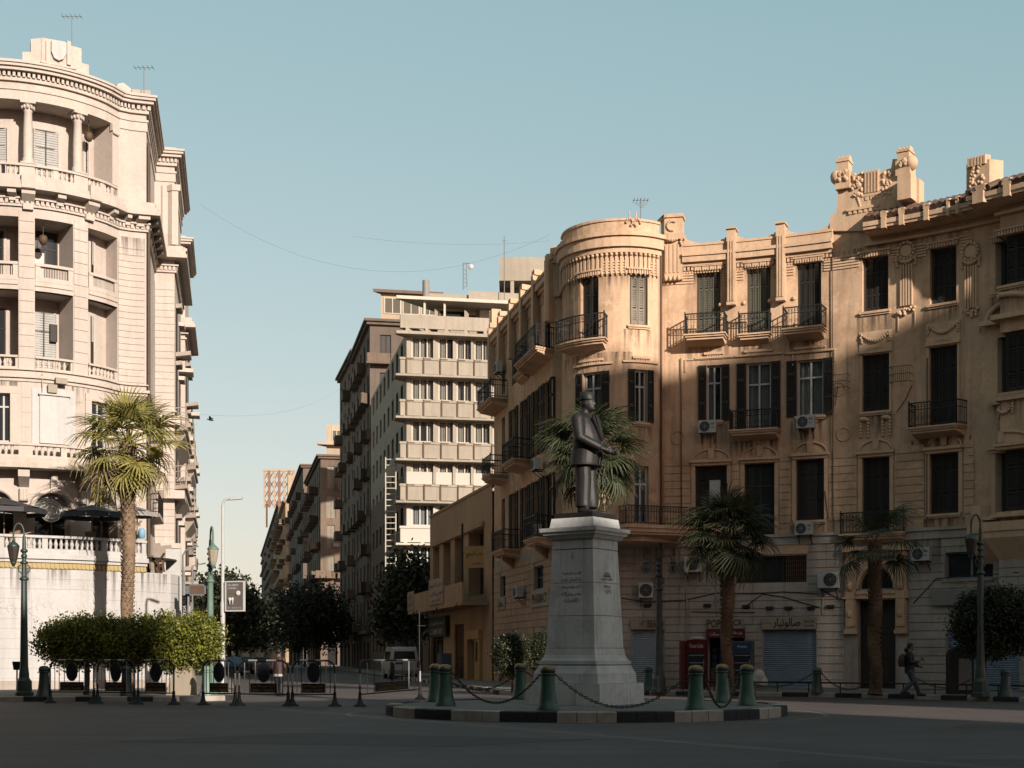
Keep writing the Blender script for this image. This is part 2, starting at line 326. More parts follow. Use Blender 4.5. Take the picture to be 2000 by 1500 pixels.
class Path:
    """plan line of a facade, left to right as seen from the square; offset o is outwards"""
    def __init__(s, pts):
        s.p = [Vector((a, b)) for a, b in pts]; s.u = [0.0]; ns = []
        for a, b in zip(s.p, s.p[1:]):
            d = b - a; s.u.append(s.u[-1] + d.length); d.normalize(); ns.append(Vector((d.y, -d.x)))
        s.m = [ns[0]]
        for a, b in zip(ns, ns[1:]):
            q = a + b; s.m.append(q / max(0.35, 1 + a.dot(b)))
        s.m.append(ns[-1]); s.n = ns; s.U = s.u[-1]
    def seg(s, u):
        i = bisect.bisect_right(s.u, u) - 1; return max(0, min(i, len(s.p) - 2))
    def xy(s, u, o=0.0):
        i = s.seg(u); t = (u - s.u[i]) / (s.u[i + 1] - s.u[i])
        return (s.p[i] + s.m[i] * o).lerp(s.p[i + 1] + s.m[i + 1] * o, t)
    def V(s, u, o, z): a = s.xy(u, o); return V3(a[0], a[1], z)
    def T(s, u): i = s.seg(u); d = (s.p[i + 1] - s.p[i]).normalized(); return V3(d.x, d.y, 0)
    def N(s, u): t = s.T(u); return V3(t.y, -t.x, 0)
    def ang(s, u): t = s.T(u); return math.atan2(t.y, t.x)
    def brk(s, u0, u1):
        return [u0] + [x for x in s.u if u0 + 1e-3 < x < u1 - 1e-3] + [u1]
    def hit(s, px, lo=-1.0, hi=1e9):
        k = (px - CX) / F; best = None
        for i in range(len(s.p) - 1):
            if s.u[i + 1] < lo or s.u[i] > hi: continue
            a, b = s.p[i], s.p[i + 1]
            fa = a.x - k * a.y; fb = b.x - k * b.y
            if fa * fb <= 0 and abs(fa - fb) > 1e-9:
                t = fa / (fa - fb); y = a.y + t * (b.y - a.y)
                if best is None or y < best[0]: best = (y, s.u[i] + t * (s.u[i + 1] - s.u[i]))
        if best is None:
            return min(range(len(s.p)), key=lambda i: abs(s.p[i].x - k * s.p[i].y)) and s.u[min(range(len(s.p)), key=lambda i: abs(s.p[i].x - k * s.p[i].y))]
        return best[1]
    def zp(s, u, py, o=0.0): return zat(py, s.xy(u, o)[1])
    def R(s, x0, x1, y0, y1, lo=-1.0, hi=1e9):
        """photo rectangle (x0, x1, top y0, bottom y1) -> (u0, u1, z0, z1) on this facade"""
        a, b = s.hit(x0, lo, hi), s.hit(x1, lo, hi); a, b = min(a, b), max(a, b); y = s.xy((a + b) / 2)[1]
        return (a, b, zat(y1, y), zat(y0, y))

def soot(bld, P, u0, u1, z1, ln, o=0.006):
    mb = MB(); us = P.brk(u0, u1)
    for a, b in zip(us, us[1:]): mb.quad(P.V(a, o, z1 - ln), P.V(b, o, z1 - ln), P.V(b, o, z1), P.V(a, o, z1))
    return mb.build('soot_stain', 'soot', bld)
def arc(cx, cy, r, a0, a1, n):
    return [(cx + r * math.cos(rad(a0 + (a1 - a0) * i / n)), cy + r * math.sin(rad(a0 + (a1 - a0) * i / n))) for i in range(n + 1)]

def uniq(xs, e=2e-3):
    out = []
    for x in sorted(xs):
        if not out or x - out[-1] > e: out.append(x)
    return out
def wall(mb, P, u0, u1, z0, z1, ops, rev=0.3, back=0.6, m=0, mi=1, o=0.0):
    """wall sheet with real openings, reveals and a dark sheet behind each in place of an unlit room"""
    us = uniq(P.brk(u0, u1) + [e for q in ops for e in q[:2]]); zs = uniq([z0, z1] + [e for q in ops for e in q[2:4]])
    us = [u for u in us if u0 - 1e-3 <= u <= u1 + 1e-3]; zs = [z for z in zs if z0 - 1e-3 <= z <= z1 + 1e-3]
    base = len(mb.v)
    mb.v.extend([P.V(u, o, z) for u in us for z in zs]); nz = len(zs)
    for i in range(len(us) - 1):
        for j in range(nz - 1):
            uc = (us[i] + us[i + 1]) / 2; zc = (zs[j] + zs[j + 1]) / 2
            if any(q[0] < uc < q[1] and q[2] < zc < q[3] for q in ops): continue
            k = base + i * nz + j
            mb.f.append([k, k + nz, k + nz + 1, k + 1]); mb.m.append(m); mb.sm.append(False)
    for q in ops:
        a, b, c, d = q[:4]; rv = q[4] if len(q) > 4 else rev; bk = max(back, rv + 0.3); mk = q[5] if len(q) > 5 else mi
        A = lambda u, oo, z: P.V(u, oo, z)
        bs = P.brk(a, b)
        for u in (a, b): mb.quad(A(u, o, c), A(u, o - bk, c), A(u, o - bk, d), A(u, o, d), m)
        for s0, s1 in zip(bs, bs[1:]):
            mb.quad(A(s0, o, c), A(s1, o, c), A(s1, o - bk, c), A(s0, o - bk, c), m)
            mb.quad(A(s0, o, d), A(s0, o - bk, d), A(s1, o - bk, d), A(s1, o, d), m)
            mb.quad(A(s0, o - bk, c), A(s1, o - bk, c), A(s1, o - bk, d), A(s0, o - bk, d), mk)
def slats(mb, P, u0, u1, z0, z1, o, pitch=0.085, m=0, flip=1):
    k = max(2, int((z1 - z0) / pitch))
    for i in range(k):
        z = z0 + (z1 - z0) * i / k; h = (z1 - z0) / k
        mb.quad(P.V(u0, o + 0.012, z), P.V(u1, o + 0.012, z), P.V(u1, o - 0.03, z + h * 1.05), P.V(u0, o - 0.03, z + h * 1.05), m)
def shutter_leaf(P, u0, u1, z0, z1, o, mat, win, name='shutter'):
    mb = MB(); w = min(0.07, (u1 - u0) * 0.2); g = 0.012
    u0 += g; u1 -= g
    mb.fbox(P, u0, u0 + w, z0, z1, o - 0.02, o + 0.02); mb.fbox(P, u1 - w, u1, z0, z1, o - 0.02, o + 0.02)
    n = 3 if z1 - z0 > 1.6 else 2
    zz = [z0] + [z0 + (z1 - z0) * q for q in ((0.30, 0.74) if n == 3 else (0.5,))] + [z1]
    for i, z in enumerate(zz):
        a = z if i == 0 else (z - 0.1 if i == len(zz) - 1 else z - 0.05)
        mb.fbox(P, u0 + w, u1 - w, a, a + 0.1, o - 0.02, o + 0.018)
    for za, zb in zip(zz, zz[1:]): slats(mb, P, u0 + w, u1 - w, za + 0.1, zb - 0.05, o)
    return mb.build(name, mat, win)
def curtain_sheet(P, u0, u1, z0, z1, o, mat, win):
    mb = MB(); n = max(6, int((u1 - u0) / 0.06)); pts = []
    for i in range(n + 1):
        u = u0 + (u1 - u0) * i / n; oo = o + 0.03 * math.sin(i * 1.9) + R.uniform(-.01, .01)
        pts.append((P.V(u, oo, z0), P.V(u, oo * 1.0, z1)))
    for a, b in zip(pts, pts[1:]): mb.quad(a[0], b[0], b[1], a[1])
    return mb.build('curtain', mat, win)
def window(bld, P, op, style='shut', dep=0.16, leaves=2, fm='frame_white', sm='shutter_dark', cm='curtain', sill=True, sillm='plaster_trim', cols=2, transom=0.7, leafw=None, bars=False, curt=0.7, name='window'):
    a, b, c, d = op[:4]; mb = MB(); t = 0.075; o1, o0 = -dep, -dep - 0.07
    mb.fbox(P, a, a + t, c, d, o0, o1); mb.fbox(P, b - t, b, c, d, o0, o1)
    mb.fbox(P, a + t, b - t, d - t, d, o0, o1); mb.fbox(P, a + t, b - t, c, c + t, o0, o1)
    ia, ib, ic, id_ = a + t, b - t, c + t, d - t
    zt = ic + (id_ - ic) * transom if transom else None
    glass = style in ('glass', 'open', 'dark')
    if glass:
        for i in range(1, cols):
            u = ia + (ib - ia) * i / cols; mb.fbox(P, u - 0.038, u + 0.038, ic, id_, o0 + .01, o1 - 0.01)
        if zt: mb.fbox(P, ia, ib, zt - 0.035, zt + 0.035, o0 + .015, o1 - 0.005)
    w = mb.build(name, fm, bld)
    if sill and style != 'door':
        q = MB(); q.fbox(P, a - 0.10, b + 0.10, c - 0.10, c - 0.004, -0.02, 0.11); q.fbox(P, a - 0.06, b + 0.06, c - 0.17, c - 0.10, -0.02, 0.06); q.build('sill', sillm, w)
    if style == 'shut':
        n = leaves
        for i in range(n): shutter_leaf(P, ia + (ib - ia) * i / n, ia + (ib - ia) * (i + 1) / n, ic, id_, o1 - 0.02, sm, w)
    if glass:
        gm = 'glass_dark' if style == 'dark' else 'glass_clear'
        zz = [ic, zt, id_] if zt else [ic, id_]
        for i in range(cols):
            u0 = ia + (ib - ia) * i / cols + 0.025; u1 = ia + (ib - ia) * (i + 1) / cols - 0.025
            for za, zb in zip(zz, zz[1:]):
                q = MB(); q.fbox(P, u0, u1, za + 0.025, zb - 0.025, o0 + 0.02, o0 + 0.028); q.build('pane', gm, w)
        if style != 'dark' and cm:
            k = ib - ia
            if R.random() < curt: curtain_sheet(P, ia, ia + k * R.uniform(.38, .52), ic, id_, o0 - 0.12, cm, w)
            if R.random() < curt: curtain_sheet(P, ib - k * R.uniform(.35, .5), ib, ic, id_, o0 - 0.12, cm, w)
    if style == 'open':
        lw = leafw or (b - a) * 0.48
        shutter_leaf(P, a - lw, a, c, d, 0.05, sm, w); shutter_leaf(P, b, b + lw, c, d, 0.05, sm, w)
    if style == 'blind':
        q = MB(); slats(q, P, ia, ib, ic, id_, o1 - 0.02, 0.10); q.build('blind', cm, w)
    if bars:
        for i in range(1, 9):
            q = MB(); u = a + (b - a) * i / 9; q.fbox(P, u - 0.012, u + 0.012, c, d, -0.05, -0.025); q.build('bar', 'iron', w)
    return w
def railing(P, u0, u1, z, dep, h, mat, parent, step=0.125, name='railing', curl=True):
    mb = MB(); r = 0.017
    L = [(u0, 0.02), (u0, dep), (u1, dep), (u1, 0.02)]
    for zz, k in ((z + h, 0.024), (z + 0.08, 0.016), (z + h * 0.72, 0.014)):
        mb.fbox(P, u0 - k, u1 + k, zz - k, zz + k, dep - k, dep + k)
        for u in (u0, u1): mb.fbox(P, u - k, u + k, zz - k, zz + k, 0.0, dep - k)
    n = max(2, int((u1 - u0) / step))
    for i in range(n + 1):
        u = u0 + (u1 - u0) * i / n
        mb.fbox(P, u - 0.009, u + 0.009, z, z + h - .02, dep - 0.009, dep + 0.009)
        if curl and i < n:
            uc = u0 + (u1 - u0) * (i + 0.5) / n; rr = (u1 - u0) / n * 0.42
            for zc in ((z + h * 0.86,) if i % 2 else (z + h * 0.86, z + h * .36)):
                mb.tube([P.V(uc + rr * math.cos(2 * math.pi * j / 7), dep, zc + rr * math.sin(2 * math.pi * j / 7)) for j in range(8)], 0.009, 3, 0, False)
    for u in (u0, u1):
        k = max(1, int(dep / step))
        for i in range(k): mb.fbox(P, u - 0.009, u + 0.009, z, z + h - .02, dep * i / k, dep * i / k + 0.018)
    for u in (u0, u1): mb.fbox(P, u - 0.022, u + 0.022, z, z + h + 0.10, dep - 0.022, dep + 0.022)
    return mb.build(name, mat, parent)
def balcony(bld, P, u0, u1, z, dep=0.85, h=0.95, mat='plaster_trim', rm='iron', brackets=0, th=0.14, curl=True, step=.125):
    mb = MB()
    mb.fbox(P, u0 - .06, u1 + .06, z - th * .45, z, -0.02, dep + .06)
    mb.fbox(P, u0, u1, z - th, z - th * .45, -0.02, dep)
    mb.fslope(P, u0 + .06, u1 - .06, z - th - 0.26, z - th, z - th - 0.10, z - th, -0.02, dep - 0.08)
    b = mb.build('balcony', mat, bld)
    railing(P, u0, u1, z, dep, h, rm, b, step, curl=curl)
    for i in range(brackets):
        u = u0 + (u1 - u0) * (i + 0.5) / brackets if brackets > 1 else (u0 + u1) / 2
        q = MB(); q.fslope(P, u - .12, u + .12, z - th - .75, z - th - .12, z - th - .3, z - th - .12, 0, dep * .75); q.build('bracket', mat, b)
    return b
def courses(bld, P, u0, u1, z0, z1, hc, ln, ops, mat, name='stone_block', o=0.02, gap=0.018, jit=0.004, cap=290, minl=0.12, kindrest=True):
    """stone courses proud of the wall, cut round the openings; one object per stone"""
    nrow = max(1, round((z1 - z0) / hc)); h = (z1 - z0) / nrow; made = 0; rest = MB(); out = []
    for r_ in range(nrow):
        a, b = z0 + r_ * h + gap / 2, z0 + (r_ + 1) * h - gap / 2
        free = [(u0, u1)]
        for q in ops:
            if q[3] > a + .01 and q[2] < b - .01:
                nf = []
                for s, e in free:
                    if q[0] > s: nf.append((s, min(e, q[0])))
                    if q[1] < e: nf.append((max(s, q[1]), e))
                free = [x for x in nf if x[1] - x[0] > minl]
        for s, e in free:
            n = max(1, round((e - s) / ln)); cuts = [s + (e - s) * (i + (0.0 if i in (0, n) else (0.25 if r_ % 2 else -0.25))) / n for i in range(n + 1)]
            for x, y in zip(cuts, cuts[1:]):
                oo = o + R.uniform(-jit, jit); out.append((x + gap * .4, y - gap * .4, a, b, oo))
    out.sort(key=lambda t: -(t[1] - t[0]) * (t[3] - t[2]))
    for x, y, a, b, oo in out:
        if made < cap: MB().fbox(P, x, y, a, b, -0.03, oo).build(name, mat, bld); made += 1
        else: rest.fbox(P, x, y, a, b, -0.03, oo)
    if rest.v: tag(rest.build('small_' + name, mat, bld), kind='stuff')
def dentils(mb, P, u0, u1, z0, z1, o0, o1, pitch, fill=0.55, m=0):
    n = max(1, int((u1 - u0) / pitch)); w = (u1 - u0) / n
    for i in range(n): mb.fbox(P, u0 + w * (i + (1 - fill) / 2), u0 + w * (i + (1 + fill) / 2), z0, z1, o0, o1, m)
def swag(mb, P, u0, u1, z, drop, r=0.07, n=11, o=0.05):
    for i in range(n + 1):
        t = i / n; u = u0 + (u1 - u0) * t; zz = z - drop * (1 - (2 * t - 1) ** 2); k = r * (0.6 + 0.7 * (1 - abs(2 * t - 1)))
        mb.ell(P.V(u, o, zz), k, k, k, 6, 4)
    for u in (u0, u1):
        for q in range(4): mb.ell(P.V(u + R.uniform(-.03, .03), o, z - 0.1 * q - .03), .06, .05, .06, 6, 4)
def wreath(mb, P, u, z, r, o=0.05):
    for i in range(14):
        th = 2 * math.pi * i / 14; k = r * R.uniform(.2, .27)
        mb.ell(P.V(u + r * math.cos(th), o, z + r * math.sin(th)), k, k, k, 6, 4)
    T, N = P.T(u), P.N(u); c = P.V(u, o * .5, z)
    mb.prism([c + T * (r * .72 * math.cos(2 * math.pi * j / 14)) + V3(0, 0, r * .72 * math.sin(2 * math.pi * j / 14)) for j in range(14)], N * 0.06)
def roll_shutter(bld, P, op, mat, name='roller_shutter', pitch=0.085, dep=0.14, sign=None):
    a, b, c, d = op[:4]; mb = MB(); n = int((d - c) / pitch)
    for i in range(n):
        z = c + (d - c) * i / n; h = (d - c) / n
        mb.quad(P.V(a, -dep - .02, z), P.V(b, -dep - .02, z), P.V(b, -dep + .015, z + h * .5), P.V(a, -dep + .015, z + h * .5))
        mb.quad(P.V(a, -dep + .015, z + h * .5), P.V(b, -dep + .015, z + h * .5), P.V(b, -dep - .02, z + h), P.V(a, -dep - .02, z + h))
    mb.fbox(P, a, b, c, c + 0.09, -dep - .03, -dep + .03); mb.fbox(P, a, a + .06, c, d, -dep - .05, -dep + .04); mb.fbox(P, b - .06, b, c, d, -dep - .05, -dep + .04)
    return mb.build(name, mat, bld)
def work_graph():
    with bpy.context.temp_override(scene=WORK, view_layer=WORK.view_layers[0]): return bpy.context.evaluated_depsgraph_get()
# lettering ------------------------------------------------------
AR = {'ا': 'FE8D2', 'أ': 'FE832', 'إ': 'FE872', 'آ': 'FE812', 'ب': 'FE8F4', 'ة': 'FE932', 'ت': 'FE954', 'ث': 'FE994', 'ج': 'FE9D4', 'ح': 'FEA14', 'خ': 'FEA54', 'د': 'FEA92', 'ذ': 'FEAB2', 'ر': 'FEAD2', 'ز': 'FEAF2', 'س': 'FEB14', 'ش': 'FEB54', 'ص': 'FEB94', 'ض': 'FEBD4', 'ط': 'FEC14', 'ظ': 'FEC54', 'ع': 'FEC94', 'غ': 'FECD4', 'ف': 'FED14', 'ق': 'FED54', 'ك': 'FED94', 'ل': 'FEDD4', 'م': 'FEE14', 'ن': 'FEE54', 'ه': 'FEE94', 'و': 'FEED2', 'ى': 'FEEF2', 'ي': 'FEF14'}
def arabic(s):
    out = []
    for i, ch in enumerate(s):
        if ch not in AR: out.append(ch); continue
        code, forms = int(AR[ch][:4], 16), int(AR[ch][4])
        pj = i > 0 and s[i - 1] in AR and AR[s[i - 1]][4] == '4'
        nj = i + 1 < len(s) and s[i + 1] in AR and forms == 4
        out.append(chr(code + (3 if pj and nj else 2 if nj else 1 if pj else 0)))
    return ''.join(reversed(out))
def text_mesh(body, bold=0.0):
    cu = bpy.data.curves.new('text', 'FONT'); cu.body = body; cu.resolution_u = 2; cu.offset = bold; cu.align_x = 'LEFT'
    o = bpy.data.objects.new('text', cu); WORK.collection.objects.link(o)
    dg = work_graph(); me = o.evaluated_get(dg).to_mesh()
    vs = [v.co.copy() for v in me.vertices]; fs = [tuple(p.vertices) for p in me.polygons]
    o.evaluated_get(dg).to_mesh_clear(); bpy.data.objects.remove(o); bpy.data.curves.remove(cu)
    return vs, fs
def lettering(parent, body, c, right, up, height, mat, width=None, bold=0.012, local=False, thick=0.012, name='lettering'):
    vs, fs = text_mesh(body, bold)
    if not vs: return None
    x0, x1 = min(v.x for v in vs), max(v.x for v in vs); y0, y1 = min(v.y for v in vs), max(v.y for v in vs)
    sy = height / (y1 - y0); sx = (width / (x1 - x0)) if width else sy
    right = right.normalized(); up = up.normalized(); nrm = right.cross(up)
    mb = MB(); pts = [c + right * ((v.x - (x0 + x1) / 2) * sx) + up * ((v.y - (y0 + y1) / 2) * sy) + nrm * thick for v in vs]
    mb.add(pts, fs)
    return mb.build(name, mat, parent, local)
def board(name, label, cat, P, u0, u1, z0, z1, o0, o1, mat, texts=(), group=None, frame=None):
    """a sign standing on the facade; texts: (string, rel x, rel z, rel height, rel width, material)"""
    uc = (u0 + u1) / 2; t = thing(name, P.V(uc, o1, z0), label, cat, group)
    MB().fbox(P, u0, u1, z0, z1, o0, o1).build('panel', mat, t)
    if frame:
        q = MB(); k = 0.05
        q.fbox(P, u0 - k, u1 + k, z1, z1 + k, o0, o1 + .03); q.fbox(P, u0 - k, u1 + k, z0 - k, z0, o0, o1 + .03); q.fbox(P, u0 - k, u0, z0, z1, o0, o1 + .03); q.fbox(P, u1, u1 + k, z0, z1, o0, o1 + .03)
        q.build('frame', frame, t)
    a, b = P.V(u0, o1, 0), P.V(u1, o1, 0); Rt = (b - a)
    for s, rx, rz_, rh, rw, mt in texts:
        c = P.V(u0 + (u1 - u0) * rx, o1, z0 + (z1 - z0) * rz_)
        lettering(t, s, c, Rt, V3(0, 0, 1), (z1 - z0) * rh, mt, (u1 - u0) * rw if rw else None)
    return t
def remeshed(mb, voxel, smooth_it=2):
    me = mb.mesh('temp', ['bronze']); o = bpy.data.objects.new('temp', me); WORK.collection.objects.link(o)
    m = o.modifiers.new('r', 'REMESH'); m.mode = 'VOXEL'; m.voxel_size = voxel; m.use_smooth_shade = True
    if smooth_it: k = o.modifiers.new('s', 'SMOOTH'); k.iterations = smooth_it; k.factor = 0.5
    dg = work_graph(); me2 = bpy.data.meshes.new_from_object(o.evaluated_get(dg))
    bpy.data.objects.remove(o); bpy.data.meshes.remove(me)
    me2.materials.clear(); return me2
# ================================================================= SETTING
IC = V3(1.9, 36.6, 0); IR = 5.15; IH = 0.25           # traffic island
def flat(name, pts, z, mat, zb=None):
    mb = MB()
    if zb is None: mb.add([V3(x, y, z) for x, y in pts], [tuple(range(len(pts)))])
    else: mb.prism([V3(x, y, zb) for x, y in pts], V3(0, 0, z - zb))
    o = mb.build(name, mat); return tag(o, kind='structure')
flat('ground', [(-900, -300), (900, -300), (900, 1500), (-900, 1500)], 0.0, 'concrete')
def street_x(d): return 1.79 - 0.2015 * (d - 61.5)     # plan line of the street's right-hand house fronts
def left_x(d): return -16.5 - 0.2 * (d - 64)
flat('road', [(-70, -70), (80, -70), (80, 70), (2, 70), (street_x(420) - 2, 420), (left_x(420) + 2, 420), (-13, 66), (-70, 66)], 0.004, 'asphalt')
for pts in ([(-7.0, 24.5), (-1.0, 23.2), (1.5, 25.2), (-4.0, 27.4)], [(3.5, 18.5), (9.5, 19.4), (9.2, 20.6), (3.8, 20.0)], [(9.0, 29), (13.5, 27.5), (14.5, 29.6), (10, 31)]):
    flat('asphalt_patch', pts, 0.0075, 'asphalt_patch')
# faint ring line painted round the island
q = MB(); n = 72
for i in range(n):
    if i % 9 == 4: continue
    a0, a1 = 2 * math.pi * i / n, 2 * math.pi * (i + 1) / n
    c = lambda r, a: V3(IC.x + r * math.cos(a), IC.y + r * math.sin(a), 0.0085)
    q.quad(c(6.05, a0), c(6.2, a0), c(6.2, a1), c(6.05, a1))
tag(q.build('road_marking', 'line_paint'), kind='structure')

left_kerb = [(-60, 46.1), (-30, 46.1), (-11.4, 46.1)] + arc(-11.4, 48.1, 2.0, -80, -8, 6) + [(-13.0, 64.0), (left_x(420) + 3.4, 420)]
right_kerb = [(street_x(420) - 3.2, 420)] + [(-4.2, 75.0), (-0.75, 57.4)] + arc(0.95, 55.2, 1.7, 170, 255, 5) + [(1.9 + 17 * math.cos(rad(a)), 36.6 + 17 * math.sin(rad(a))) for a in range(90, -31, -4)]
LKP, RKP = Path(left_kerb), Path(right_kerb)
pl = flat('pavement', [tuple(p) for p in LKP.p] + [(-200, 420), (-200, 46.1)], 0.15, 'paving', 0.0)
pr = flat('pavement', [tuple(p) for p in RKP.p] + [(60, 28), (60, 420)], 0.15, 'paving', 0.0)
def kerb(parent, P, u0, u1, ln, top, w, run, phase=0, o1=0.012, bright='kerb_white', dark='kerb_black'):
    n = round((u1 - u0) / ln); st = (u1 - u0) / n
    for i in range(n):
        mt = bright if ((i + phase) // run) % 2 == 0 else dark
        a, b = u0 + i * st + .008, u0 + (i + 1) * st - .008; z = top + R.uniform(-.006, .006); oo = o1 + R.uniform(-.008, .008)
        q = MB(); c = 0.022
        q.fbox(P, a, b, 0.0, z - c, -w, oo); q.fslope(P, a, b, z - c, z, z - c, z - c + .003, oo - c * 1.2, oo); q.fbox(P, a, b, z - c, z, -w, oo - c * 1.2)
        q.build('kerb_stone', mt, parent)
kerb(pl, LKP, LKP.hit(-5), LKP.u[-2] + 4, 0.85, 0.168, 0.30, 1)
kerb(pr, RKP, RKP.u[1] - 14, RKP.hit(2040, RKP.u[4]), 1.0, 0.168, 0.30, 1, 1)
# traffic island
isl_pts = [(IC.x + IR * math.cos(rad(a)), IC.y + IR * math.sin(rad(a))) for a in [180 + 2.5 * i for i in range(145)]]
IP = Path(isl_pts)
q = MB(); q.lathe([(IR - .28, 0.0), (IR - .28, IH - 0.018), (2.2, IH), (0.02, IH + .002)], 96, (IC.x, IC.y, 0), 0, False, False)
island = tag(q.build('traffic_island', 'paving'), kind='structure')
kerb(island, IP, 0, IP.U, IP.U / 72, IH, 0.30, 3, 2)
# ================================================================= TAN CORNER BLOCK (concave front, round tower)
TC, TR = (4.65, 61.1), 2.42
face = [(1.9 + 24.4 * math.cos(rad(a)), 36.6 + 24.4 * math.sin(rad(a))) for a in [78.9 - 2.2 * i for i in range(16)]]
face = [p for p in face if xat(1905, p[1]) > p[0]]
e = face[-1]
jx = 1.9 + 24.4 * math.cos(rad(45.6)); jy = 36.6 + 24.4 * math.sin(rad(45.6))
far_end = [(1.9 + 23.7 * math.cos(rad(a)), 36.6 + 23.7 * math.sin(rad(a))) for a in (45.4, 43.5, 41.5, 39.5, 37, 34)]
tower = arc(TC[0], TC[1], TR, 180, 308, 16)
RP = Path([(-0.95, 75.0), (1.78, 62.05), (2.18, 61.95), (2.2, 61.5)] + tower + [(6.42, 60.62)] + face + [(jx, jy)] + far_end)
GP = Path([(-0.95, 75.0), (1.78, 62.05)] + arc(2.9, 62.1, 1.1, 190, 262, 4) + [(6.42, 60.62)] + face + [(jx, jy)] + far_end)
i_t0 = 3; i_t1 = 3 + len(tower); u_t0 = RP.u[4]; u_t1 = RP.u[3 + len(tower)]; u_c0 = RP.u[3 + len(tower) + 1]
u_l1 = RP.u[1]; u_end = RP.U
u_brk = RP.hit(1628, u_c0)                      # seam between the middle and the end section
u_step = RP.hit(1906, u_c0)
main = thing('apartment_block', (8, 61, 0.15), 'tan plaster apartment block with a round corner tower and a curved shuttered front', 'building')
def rt(*a): return RP.R(*a, u_t0 - .3, u_t1 + .2)
def rc(*a): return RP.R(*a, u_c0 - .2, u_end)
def rl(*a): return RP.R(*a, -1, u_l1 + .1)
def gc(*a): return GP.R(*a, GP.u[5], GP.U)
Z_top, Z_stone = 18.9, 6.5
# --- openings of the upper storeys
t3d, t3w = rt(1134, 1169, 540, 668), rt(1230, 1265, 535, 635)
t2a, t2b = rt(1138, 1174, 727, 826), rt(1240, 1264, 722, 825)
t1b = rt(1238, 1267, 910, 1022)
c3 = [rc(1360, 1407, 528, 659), rc(1458, 1505, 521, 654), rc(1556, 1604, 512, 646)]
c2 = [rc(1380, 1409, 713, 822), rc(1458, 1506, 708, 842), rc(1557, 1608, 702, 812)]
c1 = [rc(1358, 1420, 910, 1022), rc(1454, 1513, 905, 1047), rc(1555, 1610, 897, 1016)]
r3 = [rc(1684, 1735, 500, 607), rc(1816, 1868, 482, 592), rc(1944, 2004, 462, 560)]
r2 = [rc(1684, 1737, 692, 803), rc(1815, 1870, 676, 835), rc(1948, 2012, 650, 768)]
r1 = [rc(1684, 1738, 893, 1042), rc(1816, 1873, 885, 1003), rc(1947, 2012, 880, 1000)]
lcols = [(1064, 1075), (1044, 1053.5), (1022, 1031), (1000, 1008), (980, 986.5)]
lu = [tuple(sorted((RP.hit(a, -1, u_l1), RP.hit(b, -1, u_l1)))) for a, b in lcols]
L3 = [(a, b, 15.0, 17.75) for a, b in lu]; L2 = [(a, b, 10.75, 13.8) for a, b in lu]; L1 = [(a, b, 6.75, 9.6) for a, b in lu]
up_ops = [t3d, t3w, t2a, t2b, t1b] + c3 + c2 + c1 + r3 + r2 + r1 + L3 + L2 + L1
mb = MB(); wall(mb, RP, 0, u_end, Z_stone, Z_top, up_ops, 0.26, 0.62)
# flat roof, back and party walls close the block
rf = [RP.xy(u, -0.2) for u in RP.u]
mb.add([V3(p.x, p.y, 18.4) for p in rf] + [V3(40, 60, 18.4), (30, 84, 18.4), (2.0, 84, 18.4)], [tuple(range(len(rf) + 3))])
for a, b in (((40, 60), (30, 84)), ((30, 84), (2.0, 84)), ((2.0, 84), (-0.95, 75.0)), ((far_end[-1]), (40, 60))):
    mb.quad(V3(a[0], a[1], 0), V3(b[0], b[1], 0), V3(b[0], b[1], 19.0), V3(a[0], a[1], 19.0))
mb.build('wall', ['plaster_tan', 'room_dark'], main)
# --- windows
W = lambda op, **k: window(main, RP, op, **k)
W(t3d, style='shut', leaves=2, sill=False, fm='frame_brown'); W(t3w, style='shut', leaves=2, sm='shutter_grey', fm='frame_brown', dep=.12)
W(t2a, style='open', leafw=.38); W(t2b, style='open', leafw=.30)
W(t1b, style='glass', sill=False)
for op, s in zip(c3, ('shutter_green', 'shutter_green', 'shutter_dark')): W(op, style='shut', leaves=4, sm=s, sill=False, fm='frame_brown', dep=.2)
W(c2[0], style='open', leafw=.36); W(c2[1], style='open', leafw=.42, sill=False); W(c2[2], style='open', leafw=.45)
W(c1[0], style='shut', leaves=3, fm='frame_dark'); W(c1[1], style='dark', fm='frame_dark', sill=False); W(c1[2], style='shut', leaves=3, fm='frame_dark')
for op in r3[:2]: W(op, style='shut', leaves=4, fm='frame_brown', dep=.2)
W(r3[2], style='shut', leaves=4, fm='frame_dark', dep=.2)
W(r2[0], style='shut', leaves=3, fm='frame_dark'); W(r2[1], style='shut', leaves=3, fm='frame_dark', sill=False); W(r2[2], style='shut', leaves=4, fm='frame_dark')
W(r1[0], style='shut', leaves=3, fm='frame_dark', sill=False); W(r1[1], style='shut', leaves=3, fm='frame_dark'); W(r1[2], style='shut', leaves=4, fm='frame_dark')
for k, ops in enumerate((L3, L2, L1)):
    for i, op in enumerate(ops): W(op, style='open' if k and i < 4 else ('shut' if (i + k) % 4 else 'dark'), leaves=2, fm='frame_dark', sill=False, leafw=.55, curt=.3)
# white blank pane hung in the shuttered window under the round motif
p = MB(); a = rc(1385, 1406, 937, 988); p.fbox(RP, a[0], a[1], a[2], a[3], -0.16, -0.14); p.build('blank_panel', 'sign_white', main)
